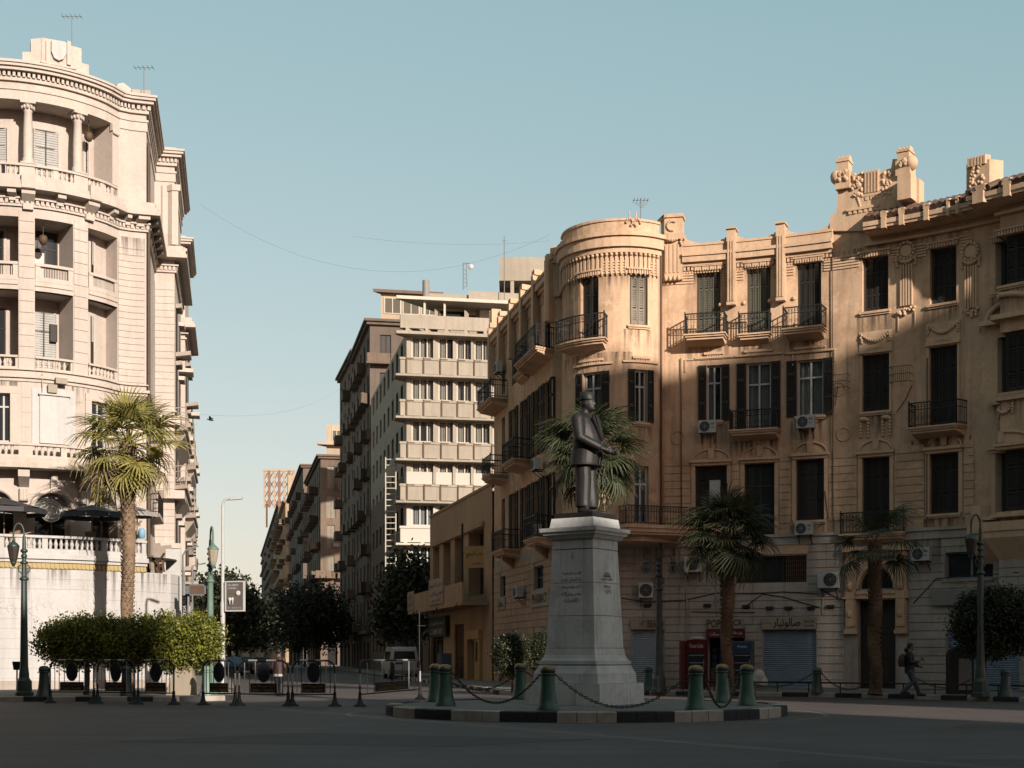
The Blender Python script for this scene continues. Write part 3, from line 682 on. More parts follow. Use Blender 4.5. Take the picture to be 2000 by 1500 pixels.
# --- window hoods, surrounds, fluted string courses
def hood(op, h=.16, o=.16, ext=.14, m='plaster_trim', comb=True):
    q = MB(); a, b, c, d = op[:4]
    q.fbox(RP, a - ext, b + ext, d + .16, d + .16 + h * .4, -0.02, o); q.fbox(RP, a - ext + .04, b + ext - .04, d + .02, d + .16, -0.02, o * .45)
    if comb: dentils(q, RP, a - ext + .06, b + ext - .06, d - .02, d + .15, o * .45, o * .8, 0.105)
    q.build('window_hood', m, main)
def surround(op, w=.12, o=.05, low=0.0):
    q = MB(); a, b, c, d = op[:4]
    q.fbox(RP, a - w, a - .003, c - low, d, -0.02, o); q.fbox(RP, b + .003, b + w, c - low, d, -0.02, o); q.fbox(RP, a - w, b + w, d + .003, d + w, -0.02, o + .004)
    q.build('surround', 'plaster_trim', main)
for op in [t3d, t3w] + c3 + r3: hood(op)
for op in L3: hood(op, comb=False)
for op in c2 + [t2b, t2a]:
    q = MB(); a, b, c, d = op; w = (b - a)
    q.fbox(RP, a - .5, b + .5, d + .28, d + .36, -.02, .09); q.fbox(RP, a - .1, b + .1, d + .44, d + .54, -.02, .10); dentils(q, RP, a, b, d + .36, d + .45, 0, .06, .1)
    q.build('window_hood', 'plaster_trim', main)
for op in c1 + r1:
    a, b, c, d = op; q = MB()
    q.fbox(RP, a - .22, b + .22, d + .14, d + .26, -.02, .2); q.fbox(RP, a - .16, b + .16, d + .02, d + .14, -.02, .11); q.build('window_hood', 'plaster_trim', main)
    surround(op, .16, .06)
    q = MB(); uc = (a + b) / 2; ww = (b - a) / 2 + .1
    pts = [(uc + ww * math.cos(math.pi * j / 12), d + .28 + .42 * math.sin(math.pi * j / 12)) for j in range(13)]
    q.ftube(RP, [(u, z, .03) for u, z in pts], .045); q.fprism(RP, [(uc - .1, d + .3), (uc + .1, d + .3), (uc + .14, d + .74), (uc - .14, d + .74)], -.02, .09)
    q.build('segment_arch', 'plaster_trim', main)
for op in r2[:2]:
    q = MB(); a, b, c, d = op
    q.fbox(RP, a - .12, b + .12, d + .05, d + .14, -.02, .14); q.fbox(RP, a - .12, b + .12, d + .14, d + .95, -.02, .03)
    swag(q, RP, a - .02, b + .02, d + .85, .30, .085, 12, .06); dentils(q, RP, a + .25, b - .25, d + .2, d + .3, .0, .06, .1)
    q.build('garland_panel', 'plaster_trim', main); surround(op, .1, .04)
def between(ops, lo, hi):
    ops = sorted(ops); cur = lo; out = []
    for a, b in [(q[0], q[1]) for q in ops]:
        if a - cur > .15: out.append((cur, a)); 
        cur = b
    if hi - cur > .15: out.append((cur, hi))
    return out
bz = c3[0][3] - 0.62
for lo, hi, ops in ((u_t0 + .1, u_t1, [t3d, t3w]), (u_c0 + .1, u_brk, c3), (u_brk, u_step - .1, r3[:2])):
    for a, b in between([(q[0] - .12, q[1] + .12) for q in ops], lo, hi):
        for k in range(5):
            q = MB(); z = bz + .10 + .115 * k; q.fbox(RP, a, b, z, z + .07, -.02, .045); q.build('moulding', 'plaster_trim', main)
for a, b in between([(q[0] - .1, q[1] + .1) for q in L3], 0.1, u_l1 - .1):
    q = MB()
    for k in range(5): q.fbox(RP, a, b, bz + .1 + .115 * k, bz + .17 + .115 * k, -.02, .045)
    q.build('moulding', 'plaster_trim', main)
# stepped panel line under the top-storey balconies
for a, b in ((c3[0][0] - .5, c3[0][1] + 3.1), (c3[1][1] + .5, c3[2][1] + .6)):
    q = MB(); z = c3[0][2] - 0.95
    q.fbox(RP, a, b, z, z + .05, -.02, .05); q.fbox(RP, a, a + .06, z - .5, z, -.02, .05); q.fbox(RP, b - .06, b, z - .5, z, -.02, .05); q.build('panel_moulding', 'plaster_trim', main)
# balconies
B = lambda u0, u1, z, **k: balcony(main, RP, u0, u1, z, **k)
B(RP.hit(1112, u_t0, u_t1), RP.hit(1186, u_t0, u_t1), t3d[2], dep=.62, h=1.0)
for op, x0, x1, d_ in ((c3[0], 1342, 1420, .85), (c3[1], 1446, 1506, .45), (c3[2], 1538, 1614, .85)): B(RP.hit(x0, u_c0), RP.hit(x1, u_c0), op[2], dep=d_, h=.84)
B(RP.hit(1431, u_c0), RP.hit(1524, u_c0), c2[1][2], dep=.75, h=.78)
B(RP.hit(1788, u_c0), RP.hit(1888, u_c0), r2[1][2], dep=.75, h=.95)
B(RP.hit(1646, u_c0), RP.hit(1770, u_c0), r1[0][2], dep=.35, h=.85)
B(lu[1][0] - .5, lu[0][1] + .45, 15.0, dep=.9, h=.95); B(-0.05 + .1, lu[4][1] + .6, 14.6, dep=.9, h=.9)
B(lu[2][0] - .4, lu[2][1] + .4, 15.0, dep=.4, h=.8)
B(lu[2][0] - .7, lu[2][1] + .8, 10.72, dep=.95, h=.95); B(lu[4][0] - .4, lu[4][1] + .7, 10.72, dep=.95, h=.95)
B(lu[3][0] - .8, lu[3][1] + .9, 6.7, dep=.9, h=.95, brackets=1); B(lu[0][0] - .7, lu[0][1] + .5, 6.7, dep=.9, h=.95, brackets=1)
# long balcony that carries the tower's foot
BP = Path([(4.3, 58.75), (7.55, 60.0)])
balcony(main, BP, 0.15, BP.U, 6.95, dep=.75, h=.78, brackets=0, th=.3)
q = MB(); q.prism([V3(2.2, 61.6, 6.3), V3(2.6, 59.8, 6.3), V3(3.8, 58.75, 6.3), V3(5.4, 58.7, 6.3), V3(7.3, 60.1, 6.3), V3(7.0, 61.2, 6.3)], V3(0, 0, .28)); q.build('floor_slab', 'plaster_trim', main)
# --- tower crown
q = MB(); q.fbox(RP, u_t0 - .3, u_t1 + .15, 18.3, 18.52, -.3, .14); q.fbox(RP, u_t0 - .3, u_t1 + .15, 18.52, 18.95, -.3, .26); q.fbox(RP, u_t0 - .3, u_t1 + .15, 18.95, 19.12, -.3, .36); q.build('cornice', 'plaster_trim', main)
q = MB(); dentils(q, RP, u_t0, u_t1, 17.45, 18.3, -.02, .07, .20, .5)
k = int((u_t1 - u_t0) / .2)
for i in range(k): q.ell(RP.V(u_t0 + (i + .5) * .2, .08, 18.24), .085, .085, .085, 6, 4); q.ell(RP.V(u_t0 + (i + .5) * .2, .06, 17.45), .05, .05, .1, 6, 4)
q.build('tassel_frieze', 'plaster_trim', main)
q = MB(); q.fbox(RP, u_t0 - .2, u_t1 + .1, 19.12, 19.62, -.5, .05); q.fbox(RP, u_t0 - .2, u_t1 + .1, 19.62, 19.72, -.55, .10)
q.add([V3(TC[0] + 2.3 * math.cos(2 * math.pi * j / 24), TC[1] + 2.3 * math.sin(2 * math.pi * j / 24), 19.2) for j in range(24)], [tuple(range(24))]); q.build('parapet', 'plaster_trim', main)
q = MB(); u = RP.hit(1236, u_t0, u_t1)
for k in (-1, 1):
    for j in range(7): th = rad(40 * j); q.ell(RP.V(u + k * (.16 + .13 * math.cos(th)), .1, 19.55 + .15 * math.sin(th)), .06, .06, .06, 6, 4)
    q.tube([RP.V(u + k * .1, 0, 19.6), RP.V(u + k * .16, 0, 20.05)], [.05, .02], 5)
q.build('scroll_ornament', 'plaster_trim', main)
# --- pier between tower and middle, with crescent block
a, b = RP.hit(1296, u_c0 - .4), RP.hit(1334, u_c0)
q = MB(); q.fbox(RP, a, b, 17.6, 19.3, -.4, .22); q.fbox(RP, a - .1, b + .08, 19.3, 19.55, -.4, .34); q.fbox(RP, a, b, 19.55, 20.25, -.4, .26); q.fbox(RP, a - .05, b + .05, 20.25, 20.4, -.42, .32)
for i in range(4): q.fbox(RP, a + .12 + .17 * i, a + .2 + .17 * i, 17.9, 19.1, .2, .25)
for i in range(4): q.ell(RP.V(a + .14 + .18 * i, .24, 17.66), .07, .07, .12, 6, 4)
q.build('pier', 'plaster_trim', main)
q = MB(); uc = (a + b) / 2
for j in range(10): th = rad(60 + 24 * j); q.ell(RP.V(uc + .2 * math.cos(th), .28, 19.9 + .2 * math.sin(th)), .07, .07, .07, 6, 4)
swag(q, RP, a + .05, b - .05, 19.4, .12, .08, 8, .3); q.build('crescent_ornament', 'plaster_trim', main)
q = MB(); u = RP.hit(1293, u_t1 - .3, u_c0 + .3); q.tube([V3(6.35, 60.05, .2), V3(6.35, 60.05, 19.0)], .06, 8); q.build('drain_pipe', 'frame_brown', main)
# --- middle section crown
m0, m1 = b, u_brk
q = MB(); q.fbox(RP, m0, m1, 18.15, 18.3, -.3, .16); q.fbox(RP, m0, m1, 18.3, 18.55, -.3, .30); q.fbox(RP, m0, m1, 18.55, 18.68, -.3, .36); q.fbox(RP, m0, m1, 18.68, 19.0, -.3, .18); q.fbox(RP, m0, m1, 19.0, 19.1, -.3, .22); q.build('cornice', 'plaster_trim', main)
q = MB(); dentils(q, RP, m0, m1, 17.98, 18.15, -.02, .12, .16, .6); dentils(q, RP, m0, m1, 17.86, 17.95, -.02, .06, .12, .6); q.build('dentil_row', 'plaster_trim', main)
posts = [RP.hit(x, u_c0) for x in (1430, 1527)]
for u in posts:
    q = MB(); q.fbox(RP, u - .19, u + .19, 16.35, 19.25, -.02, .34); q.fbox(RP, u - .17, u + .17, 19.25, 19.55, -.3, .32); q.fbox(RP, u - .22, u + .22, 19.55, 19.62, -.3, .4)
    for k in range(3): q.fbox(RP, u - .145 + .11 * k, u - .085 + .11 * k, 16.5, 19.05, .32, .38)
    q.build('fluted_pilaster', 'plaster_trim', main)
    for k in (-1, 1):
        q = MB(); q.ell(RP.V(u + k * .5, .0, 16.45), .10, .10, .10, 8, 5); q.build('boss', 'plaster_trim', main)
ends = [m0] + posts + [m1]
for a, b in zip(ends, ends[1:]):
    q = MB(); n = 14; a2, b2 = a + .02, b - .02
    for i in range(n):
        t0, t1 = i / n, (i + 1) / n; f = lambda t: 19.1 + .32 * (2 * t - 1) ** 2
        q.fbox(RP, a2 + (b2 - a2) * t0, a2 + (b2 - a2) * t1, 19.02, f((t0 + t1) / 2), -.28, .05)
    q.build('scalloped_parapet', 'plaster_trim', main)
# --- left front crown
q = MB(); q.fbox(RP, 0, u_l1, 17.95, 18.1, -.3, .14); q.fbox(RP, 0, u_l1, 18.1, 18.4, -.3, .28); q.fbox(RP, 0, u_l1, 18.4, 18.5, -.3, .34); q.build('cornice', 'plaster_trim', main)
for i in range(6):
    u = u_l1 * (i + .02) / 5.05; q = MB(); q.fbox(RP, max(0, u - .22), u + .22, 16.2, 18.9, -.02, .36); q.fbox(RP, max(0, u - .3), u + .3, 18.9, 19.15, -.3, .3); q.build('fluted_pilaster', 'plaster_trim', main)
    if i < 5:
        q = MB(); a = u + .3; b = u_l1 * (i + 1.02) / 5.05 - .3
        for j in range(10): t = (j + .5) / 10; q.fbox(RP, a + (b - a) * j / 10, a + (b - a) * (j + 1) / 10, 18.5, 18.62 + .35 * (2 * t - 1) ** 2, -.28, .05)
        q.build('scalloped_parapet', 'plaster_trim', main)
q = MB(); q.fbox(RP, u_l1, u_t0 - .05, 17.3, 19.5, -.35, .12); q.fbox(RP, u_l1 - .1, u_t0, 18.75, 19.1, -.35, .2); wreath(q, RP, (u_l1 + u_t0) / 2, 19.0, .16, .2); q.build('pier', 'plaster_trim', main)
q = MB(); q.fbox(RP, -.0, .35, 18.9, 19.9, -.3, .2)
for j in range(8): q.ell(RP.V(.15, .22, 19.0 + .11 * j), .1, .08, .08, 6, 4)
q.build('end_finial', 'plaster_trim', main)
# --- end section: great parapet with two urn pillars and carved panel
g = lambda x: RP.hit(x, u_c0)
gu_ = lambda x: GP.hit(x, GP.u[5])
def Z(x, y): u = g(x); return RP.zp(u, y)
q = MB(); pr_ = lambda pts, o0, o1: q.fprism(RP, [(g(x), Z(x, y)) for x, y in pts], o0, o1)
pr_([(1622, 452), (1622, 425), (1634, 415), (1640, 360), (1656, 330), (1672, 342), (1688, 340), (1722, 335), (1742, 330), (1745, 312), (1778, 312), (1782, 345), (1797, 350), (1797, 452)], -.45, .10)
q.build('great_parapet', 'plaster_trim', main)
q = MB(); a, b = g(1690), g(1720); z0, z1 = Z(1705, 378), Z(1705, 334)
for k in range(5): q.fbox(RP, a + (b - a) * k / 5 + .03, a + (b - a) * (k + 1) / 5 - .03, z0, z1, .1, .2)
q.fbox(RP, a - .08, b + .08, z0 - .12, z0 - .02, .1, .17); dentils(q, RP, a, b, z0 - .28, z0 - .14, .1, .18, .16)
q.build('fluted_panel', 'plaster_trim', main)
for x in (1676, 1735):
    q = MB(); u = g(x)
    for k in range(26): q.ell(RP.V(u + R.uniform(-.2, .2), .14, Z(x, 385) + R.uniform(0, .95)), R.uniform(.05, .11), .07, R.uniform(.05, .11), 6, 4)
    for k in range(7): q.ell(RP.V(u + (.05 if x < 1700 else -.05) * k * .6, .13, Z(x, 385) - .1 * k), .07, .06, .07, 6, 4)
    q.build('carved_foliage', 'plaster_trim', main)
for x, yb, yt in ((1649, 372, 310), (1768, 345, 292)):
    q = MB(); u = g(x); z0, z1 = Z(x, yb), Z(x, yt); h = z1 - z0
    q.fbox(RP, u - .3, u + .3, z0, z0 + h * .55, -.35, .3); q.fslope(RP, u - .24, u + .24, z0 + h * .55, z0 + h * .85, z0 + h * .55, z0 + h * .85, -.3, .26); q.fbox(RP, u - .28, u + .28, z0 + h * .85, z0 + h * .93, -.34, .3)
    for k in range(4): q.fbox(RP, u - .22 + .14 * k, u - .16 + .14 * k, z0 + h * .93, z1 + .06, -.2, .2)
    s = -1 if x < 1700 else 1
    q.ell(RP.V(u + s * .28, .1, z0 + h * .42), .28, .28, .3, 10, 6)
    for k in range(9): q.ell(RP.V(u - s * .05 + R.uniform(-.2, .2), .32, z0 + h * R.uniform(.25, .55)), .1, .08, .1, 6, 4)
    q.build('urn_pillar', 'plaster_trim', main)
q = MB(); q.fbox(RP, g(1765), g(1792), Z(1780, 398), Z(1780, 350), .1, .75); q.build('chimney_block', 'plaster_trim', main)
q = MB(); a, b = g(1655), g(1720); z = Z(1680, 412); q.fbox(RP, a, b, z, z + .1, -.02, .22); dentils(q, RP, a + .05, b - .05, z - .13, z, .1, .2, .2); q.build('shelf_moulding', 'plaster_trim', main)
q = MB(); q.fbox(RP, g(1886), g(1930), 19.4, 20.75, -.6, -.05)
for k in range(6): q.fbox(RP, g(1890) + .13 * k, g(1890) + .13 * k + .08, 20.6, 20.95, -.2, .03)
for k in range(22): q.ell(RP.V(g(1893) + R.uniform(0, .6), -.03, 19.75 + R.uniform(0, .85)), .08, .06, .08, 6, 4)
q.build('chimney_block', 'plaster_trim', main)
# tiled eave with brackets
ea, eb = g(1700), u_end
q = MB(); q.fbox(RP, ea, eb, 18.62, 18.74, -.1, .95); q.fbox(RP, ea, eb, 18.74, 18.92, .55, 1.0); q.fslope(RP, ea, eb, 18.5, 18.62, 18.58, 18.62, -.1, .8); q.build('eave', 'plaster_trim', main)
q = MB(); q.fbox(RP, ea - .2, eb, 18.2, 18.32, -.02, .18); q.build('frieze_moulding', 'plaster_trim', main)
n = int((eb - ea) / .26)
for i in range(n):
    u = ea + (eb - ea) * (i + .5) / n; q = MB(); pts = []
    N = RP.N(u)
    for row in range(2):
        p0 = RP.V(u, 1.0 - .38 * row, 19.04 + .17 * row + R.uniform(-.03, .03)); p1 = RP.V(u, .55 - .4 * row, 19.28 + .2 * row)
        q.tube([p0, p1], [.14, .11], 7)
    q.build('roof_tile', 'tile_red', main)
for x in (1742, 1778, 1828, 1876, 1912, 1966, 1994):
    u = g(x); q = MB(); q.fbox(RP, u - .1, u + .1, 18.55, 19.0, .45, 1.06); q.fslope(RP, u - .13, u + .13, 19.0, 19.28, 19.0, 19.22, .5, 1.05); q.build('eave_bracket', 'plaster_trim', main)
# carved pilasters of the end section
for x, w_ in ((1771, 1.0), (1906, 1.0)):
    u = g(x) if x < 1900 else g(1898); q = MB()
    zz = Z(x, 500); wreath(q, RP, u, zz + .2, .33, .1); swag(q, RP, u - .38, u + .38, zz - .05, .2, .08, 9, .08)
    for k in range(5): q.fbox(RP, u - .25 + .11 * k, u - .19 + .11 * k, zz - 2.0, zz - .35, -.02, .08)
    for k in range(14): q.ell(RP.V(u + R.uniform(-.35, .35), .06, zz - 2.2 + R.uniform(-.15, .15)), .08, .07, .07, 6, 4)
    q.fbox(RP, u - .36, u - .33, zz - 3.0, zz - 2.3, -.02, .05); q.fbox(RP, u + .33, u + .36, zz - 3.0, zz - 2.3, -.02, .05)
    q.build('carved_pilaster', 'plaster_trim', main)
for x, y in ((1638, 760), (1324, 855), (1648, 848)):
    q = MB(); u = g(x); z = Z(x, y); q.ftube(RP, [(u + .28 * math.cos(2 * math.pi * j / 16), z + .28 * math.sin(2 * math.pi * j / 16), .02) for j in range(17)], .022); q.build('ring_moulding', 'plaster_trim', main)
for op in (r2[0],):
    for k in (-1, 1):
        q = MB(); u = (op[0] + op[1]) / 2 + k * .45
        for i in range(2):
            for j in range(6): q.ell(RP.V(u + (i - .5) * .3, .05, op[2] - .35 - .13 * j), .07, .06, .07, 6, 4)
        q.ell(RP.V(u, .06, op[2] - .3), .22, .09, .1, 8, 5); q.build('carved_drop', 'plaster_trim', main)
# bay of the far section: arched hood, garland panel, foot shelf
a, b = r3[2][0] - .25, u_end - .05
q = MB(); zc = r3[2][2] - .75; uc = a + 1.5
q.ftube(RP, [(uc + 1.5 * math.cos(math.pi - math.pi * j / 16), zc - .35 + .75 * math.sin(math.pi * j / 16), .08) for j in range(17)], .11, 6); q.fbox(RP, a - .1, b, zc - .55, zc - .36, -.02, .3); q.build('arched_hood', 'plaster_trim', main)
q = MB(); d_ = r2[2]; q.fbox(RP, d_[0] - .15, u_end - .05, d_[2] - .3, d_[2] - .12, -.02, .16); swag(q, RP, d_[0] + .1, d_[0] + .9, d_[2] - .45, .3, .07, 9); swag(q, RP, d_[0] + .9, d_[0] + 1.6, d_[2] - .45, .3, .07, 9); q.build('garland_panel', 'plaster_trim', main)
d_ = r1[2]; q = MB(); q.fbox(RP, d_[0] - .75, u_end - .05, d_[2] - .75, d_[2] - .4, -.02, .55); q.fbox(RP, d_[0] - .75, d_[0] - .3, d_[2] - .4, d_[2] + .35, -.02, .35); q.fbox(RP, d_[0] - .3, u_end - .05, d_[2] - .22, d_[2] - .1, -.02, .3); q.fslope(RP, d_[0] - .7, u_end - .05, d_[2] - 1.9, d_[2] - .75, d_[2] - 1.0, d_[2] - .75, -.02, .5); q.build('bay_foot', 'plaster_trim', main)
# first-storey plaster courses (rusticated band between windows)
z0 = c1[0][2] - .1; z1 = c1[0][3] + .35
ops_ = [(q_[0] - .2, q_[1] + .2, q_[2] - .3, q_[3] + .9) for q_ in c1 + r1[:2]]
courses(main, RP, u_c0 + .08, u_step - .05, z0, z1, 0.33, 3.2, ops_, 'plaster_tan', 'plaster_course', .035, .032, .003, 140)
# --- ground storey of stone
sh = [gc(1232.5, 1297, 1230, 1338), gc(1383, 1454, 1230, 1340), gc(1490, 1594, 1231, 1338), gc(1676, 1749, 1172, 1342), gc(1849, 1990, 1229, 1341)]
sh = [(a, b, 0.16, d) for a, b, c, d in sh]
mz = [gc(1437, 1575, 1086, 1138), gc(1846, 1940, 1077, 1130), gc(1681, 1746, 1108, 1150)]
gl1 = GP.u[1]
def glp(x0, x1, y0, y1): return GP.R(x0, x1, y0, y1, -1, gl1)
gsh = [glp(976, 986, 1240, 1320), glp(1001, 1010, 1240, 1320), glp(1043, 1066, 1235, 1330)]
gsh = [(a, b, .16, d) for a, b, c, d in gsh]
gm = [glp(978, 988, 1125, 1165), glp(1044, 1062, 1105, 1150)]
gops = sh + mz + gsh + gm
mb = MB(); wall(mb, GP, 0, GP.U, 0.0, Z_stone, gops, .28, .7); mb.build('stone_wall', ['stone_beige', 'room_dark'], main)
courses(main, GP, gl1 + .6, GP.U - .1, .17, Z_stone - .35, .325, 3.0, [(a - .02, b + .02, c - .02, d + .02) for a, b, c, d in gops] + [(sh[3][0] - .55, sh[3][1] + .55, 0, 5.95)], 'stone_beige', 'stone_block', .04, .034, .005, 250)
courses(main, GP, .05, gl1 - .02, .17, Z_stone - .35, .325, 1.6, [(a - .02, b + .02, c - .02, d + .02) for a, b, c, d in gops], 'stone_pinkish', 'facing_stone', .035, .034, .006, 280)
q = MB(); q.fbox(GP, GP.u[6], GP.U, Z_stone - .34, Z_stone - .02, -.1, .10); q.fbox(GP, GP.u[6], GP.U, Z_stone - .02, Z_stone + .1, -.1, .18); q.build('string_course', 'stone_beige', main)
roll_shutter(main, GP, sh[0], 'shutter_pale'); roll_shutter(main, GP, sh[2], 'shutter_blue'); roll_shutter(main, GP, sh[4], 'shutter_blue')
for s in gsh: roll_shutter(main, GP, s, 'shutter_grey')
window(main, GP, mz[0], style='dark', fm='frame_dark', cols=3, transom=None, sill=False, bars=False)
q = MB()
for k in range(10): u = mz[0][1] - .08 - .085 * k; q.fbox(GP, u - .012, u + .012, mz[0][2], mz[0][3], -.06, -.03)
for k in range(5): z = mz[0][2] + .2 * k + .1; q.fbox(GP, mz[0][1] - .9, mz[0][1], z - .01, z + .01, -.06, -.03)
q.build('window_grille', 'rusty_iron', main)
window(main, GP, mz[1], style='dark', fm='metal_grey', cols=2, transom=None, sillm='stone_beige')
for s in gm: window(main, GP, s, style='dark', fm='frame_dark', cols=2, transom=.5, sill=False)
q = MB(); q.fbox(GP, mz[0][0] - .1, mz[0][1] + .1, mz[0][3] + .06, mz[0][3] + .5, -.02, .06); q.build('shutter_box', 'plaster_trim', main)
# shop interior with counters of the open shop
q = MB(); a, b, c, d = sh[1]; q.fbox(GP, a + .05, b - .05, .16, 1.0, -.5, -.42); q.build('counter', 'frame_brown', main)
q = MB()
for i in range(5):
    for j in range(3): q.fbox(GP, a + .12 + .3 * i, a + .3 + .3 * i, 1.05 + .3 * j, 1.25 + .3 * j + R.uniform(0, .05), -.55, -.48)
q.build('shelf_goods', 'blue_label', main)
# portal
a, b, c, d = sh[3]; uc = (a + b) / 2; zs = mz[2][2]
for s, e in ((a - .5, a - .04), (b + .04, b + .5)):
    q = MB(); q.fbox(GP, s, e, 2.55, 5.7, -.02, .16); q.fbox(GP, s + .05, e - .05, 2.7, 4.1, .15, .22); q.fbox(GP, s - .04, e + .04, 2.4, 2.56, -.02, .2); q.fbox(GP, s + .12, e - .12, 4.4, 5.2, .15, .20)
    q.ell(GP.V((s + e) / 2, .22, 3.2), .13, .06, .16, 8, 5); q.ell(GP.V((s + e) / 2, .2, 4.35), .16, .08, .2, 8, 5); q.build('portal_pilaster', 'plaster_tan', main)
q = MB(); q.fbox(GP, a - .55, b + .55, zs - .32, zs - .06, -.02, .14); q.fbox(GP, a - .6, b + .6, zs - .40, zs - .32, -.02, .24)
for k in range(16): q.ell(GP.V(a + (b - a) * k / 15, .15, zs - .19), .07, .04, .06, 6, 4)
q.build('portal_lintel', 'plaster_tan', main)
q = MB(); r_ = (mz[2][1] - mz[2][0]) / 2; zt = mz[2][3] + .25
out = [(uc - r_ - .1, zs), (uc - r_ - .1, zt)] + [(uc + r_ + .1, zt), (uc + r_ + .1, zs)]
n = 14
for i in range(n):
    t0, t1 = math.pi - math.pi * i / n, math.pi - math.pi * (i + 1) / n; k = (mz[2][3] - zs) * .98
    P0, P1 = (uc + r_ * math.cos(t0), zs + k * math.sin(t0)), (uc + r_ * math.cos(t1), zs + k * math.sin(t1))
    q.fprism(GP, [P0, P1, (P1[0], zt), (P0[0], zt)], -.2, .07)
q.ftube(GP, [(uc + (r_ + .1) * math.cos(math.pi - math.pi * i / n), zs + (mz[2][3] - zs + .08) * math.sin(math.pi * i / n), .1) for i in range(n + 1)], .08, 6); q.build('portal_arch', 'plaster_tan', main)
q = MB(); q.fbox(GP, a - .6, b + .6, 5.75, 5.95, -.02, .3); dentils(q, GP, a - .5, b + .5, 5.55, 5.75, -.02, .2, .16); q.build('portal_cornice', 'plaster_tan', main)
window(main, GP, mz[2], style='dark', fm='frame_dark', cols=2, transom=None, sill=False)
for i in range(2):
    x0 = a + (b - a) * i / 2; x1 = a + (b - a) * (i + 1) / 2; q = MB(); q.fbox(GP, x0 + .03, x1 - .03, .17, d - .03, -.4, -.36)
    for k in range(3): q.fbox(GP, x0 + .12, x1 - .12, .35 + k * 1.05, 1.25 + k * 1.05, -.36, -.33)
    q.build('entrance_door', 'frame_dark', main)
# loose cables and pipes clipped along the stone storey
q = MB()
for pts in ([(1215, 1168), (1260, 1176), (1340, 1172), (1400, 1158), (1470, 1160), (1530, 1156), (1600, 1160)], [(1460, 1182), (1490, 1160), (1530, 1166), (1570, 1178), (1600, 1186)], [(1600, 1150), (1640, 1170), (1700, 1168)], [(1785, 1178), (1830, 1130), (1990, 1118)], [(1350, 1195), (1475, 1196)]):
    q.ftube(GP, [(GP.hit(x, GP.u[5]), GP.zp(GP.hit(x, GP.u[5]), y), .06) for x, y in pts], .018)
q.build('cable', 'iron', main)
q = MB()
for pts in ([(1341, 1255), (1341, 1150)], [(1398, 1185), (1399, 1110)], [(1607, 1200), (1608, 1165), (1600, 1160)]):
    q.ftube(GP, [(GP.hit(x, GP.u[5]), GP.zp(GP.hit(x, GP.u[5]), y), .06) for x, y in pts], .035)
q.build('conduit', 'sign_beige', main)
q = MB()
for pts in ([(1637, 755), (1632, 790), (1618, 815), (1597, 825)], [(1783, 752), (1770, 780), (1752, 806)], [(1600, 1030), (1618, 1010), (1612, 960)], [(1330, 700), (1332, 1060)], [(1626, 470), (1628, 1050)], [(1812, 700), (1811, 1050)]):
    q.ftube(RP, [(g(x), Z(x, y), .07) for x, y in pts], .022)
q.build('wall_cable', 'frame_brown', main)
for x, y in ((1265, 1182), (1382, 1182), (1458, 1184), (1504, 1187), (1541, 1187), (1585, 1187), (1623, 1184)):
    q = MB(); u = GP.hit(x, GP.u[5]); z = GP.zp(u, y); q.fbox(GP, u - .16, u + .16, z - .07, z + .05, -.02, .14); q.fslope(GP, u - .12, u + .12, z - .12, z - .07, z - .07, z - .07, 0, .1); q.build('flood_lamp', 'iron', main)
# wall cages beside the balconies
for x, y0, y1 in ((1640, 735, 760), (1763, 718, 748)):
    q = MB(); u = g(x); z0, z1 = Z(x, y1), Z(x, y0)
    for k in range(11): q.fbox(RP, u - .4 + .08 * k, u - .39 + .08 * k, z0, z1, .385, .395)
    for z in (z0, (z0 + z1) / 2, z1):
        q.fbox(RP, u - .42, u + .42, z - .01, z + .01, .38, .4)
        for s in (-.42, .41): q.fbox(RP, u + s, u + s + .012, z - .01, z + .01, 0, .38)
    q.build('wall_cage', 'iron', main)
for op in [t3w, t2b] + c2 + r3 + r2 + r1 + [c1[2]]: soot(main, RP, op[0] - .25, op[1] + .25, op[2] - .17, R.uniform(.9, 1.7), .03 if op in r2[:2] else .008)
for x0, x1, zz, ln in ((1338, 1425, c3[0][2] - .4, 1.1), (1440, 1512, c3[1][2] - .4, 1.0), (1531, 1622, c3[2][2] - .4, 1.2), (1424, 1531, c2[1][2] - .4, 1.0), (1780, 1897, r2[1][2] - .4, 1.4), (1372, 1400, Z(1384, 848), 1.6), (1564, 1594, Z(1578, 839), 1.5), (1636, 1900, 18.2, 1.5), (1336, 1425, 17.85, .8), (1436, 1522, 17.85, .7), (1534, 1618, 17.85, .9)):
    soot(main, RP, g(x0), g(x1), zz, ln)
soot(main, RP, u_t0 + .2, u_t1 - .3, 17.4, .9); soot(main, RP, u_t0 + .5, u_t1 - 1.2, t3d[2] - .5, 1.3)
for x0, x1 in ((1310, 1375), (1460, 1485), (1600, 1650), (1780, 1840), (1240, 1290)): soot(main, GP, gu_(x0), gu_(x1), Z_stone - .36, R.uniform(1.2, 2.4), .05)
# rooftop aerial over the tower
t = thing('roof_antenna', (5.6, 61.5, 19.2), 'thin branching television aerial standing on the round tower roof', 'antenna')
q = MB(); p = V3(5.62, 61.5, 19.2); q.tube([p, p + V3(0, 0, 2.3)], .02, 5); q.build('mast', 'metal_grey', t)
q = MB(); q.tube([p + V3(-.35, 0, 2.2), p + V3(.35, 0, 2.2)], .015, 4)
for k in range(5): q.tube([p + V3(-.3 + .15 * k, -.3, 2.2), p + V3(-.3 + .15 * k, .3, 2.2)], .012, 4)
for k in range(3): q.tube([p + V3(-.25 + .1 * k, -.05, 2.05 - .08 * k), p + V3(.3 - .1 * k, .05, 2.05 - .08 * k)], .012, 4)
q.build('aerial_bars', 'metal_grey', t)
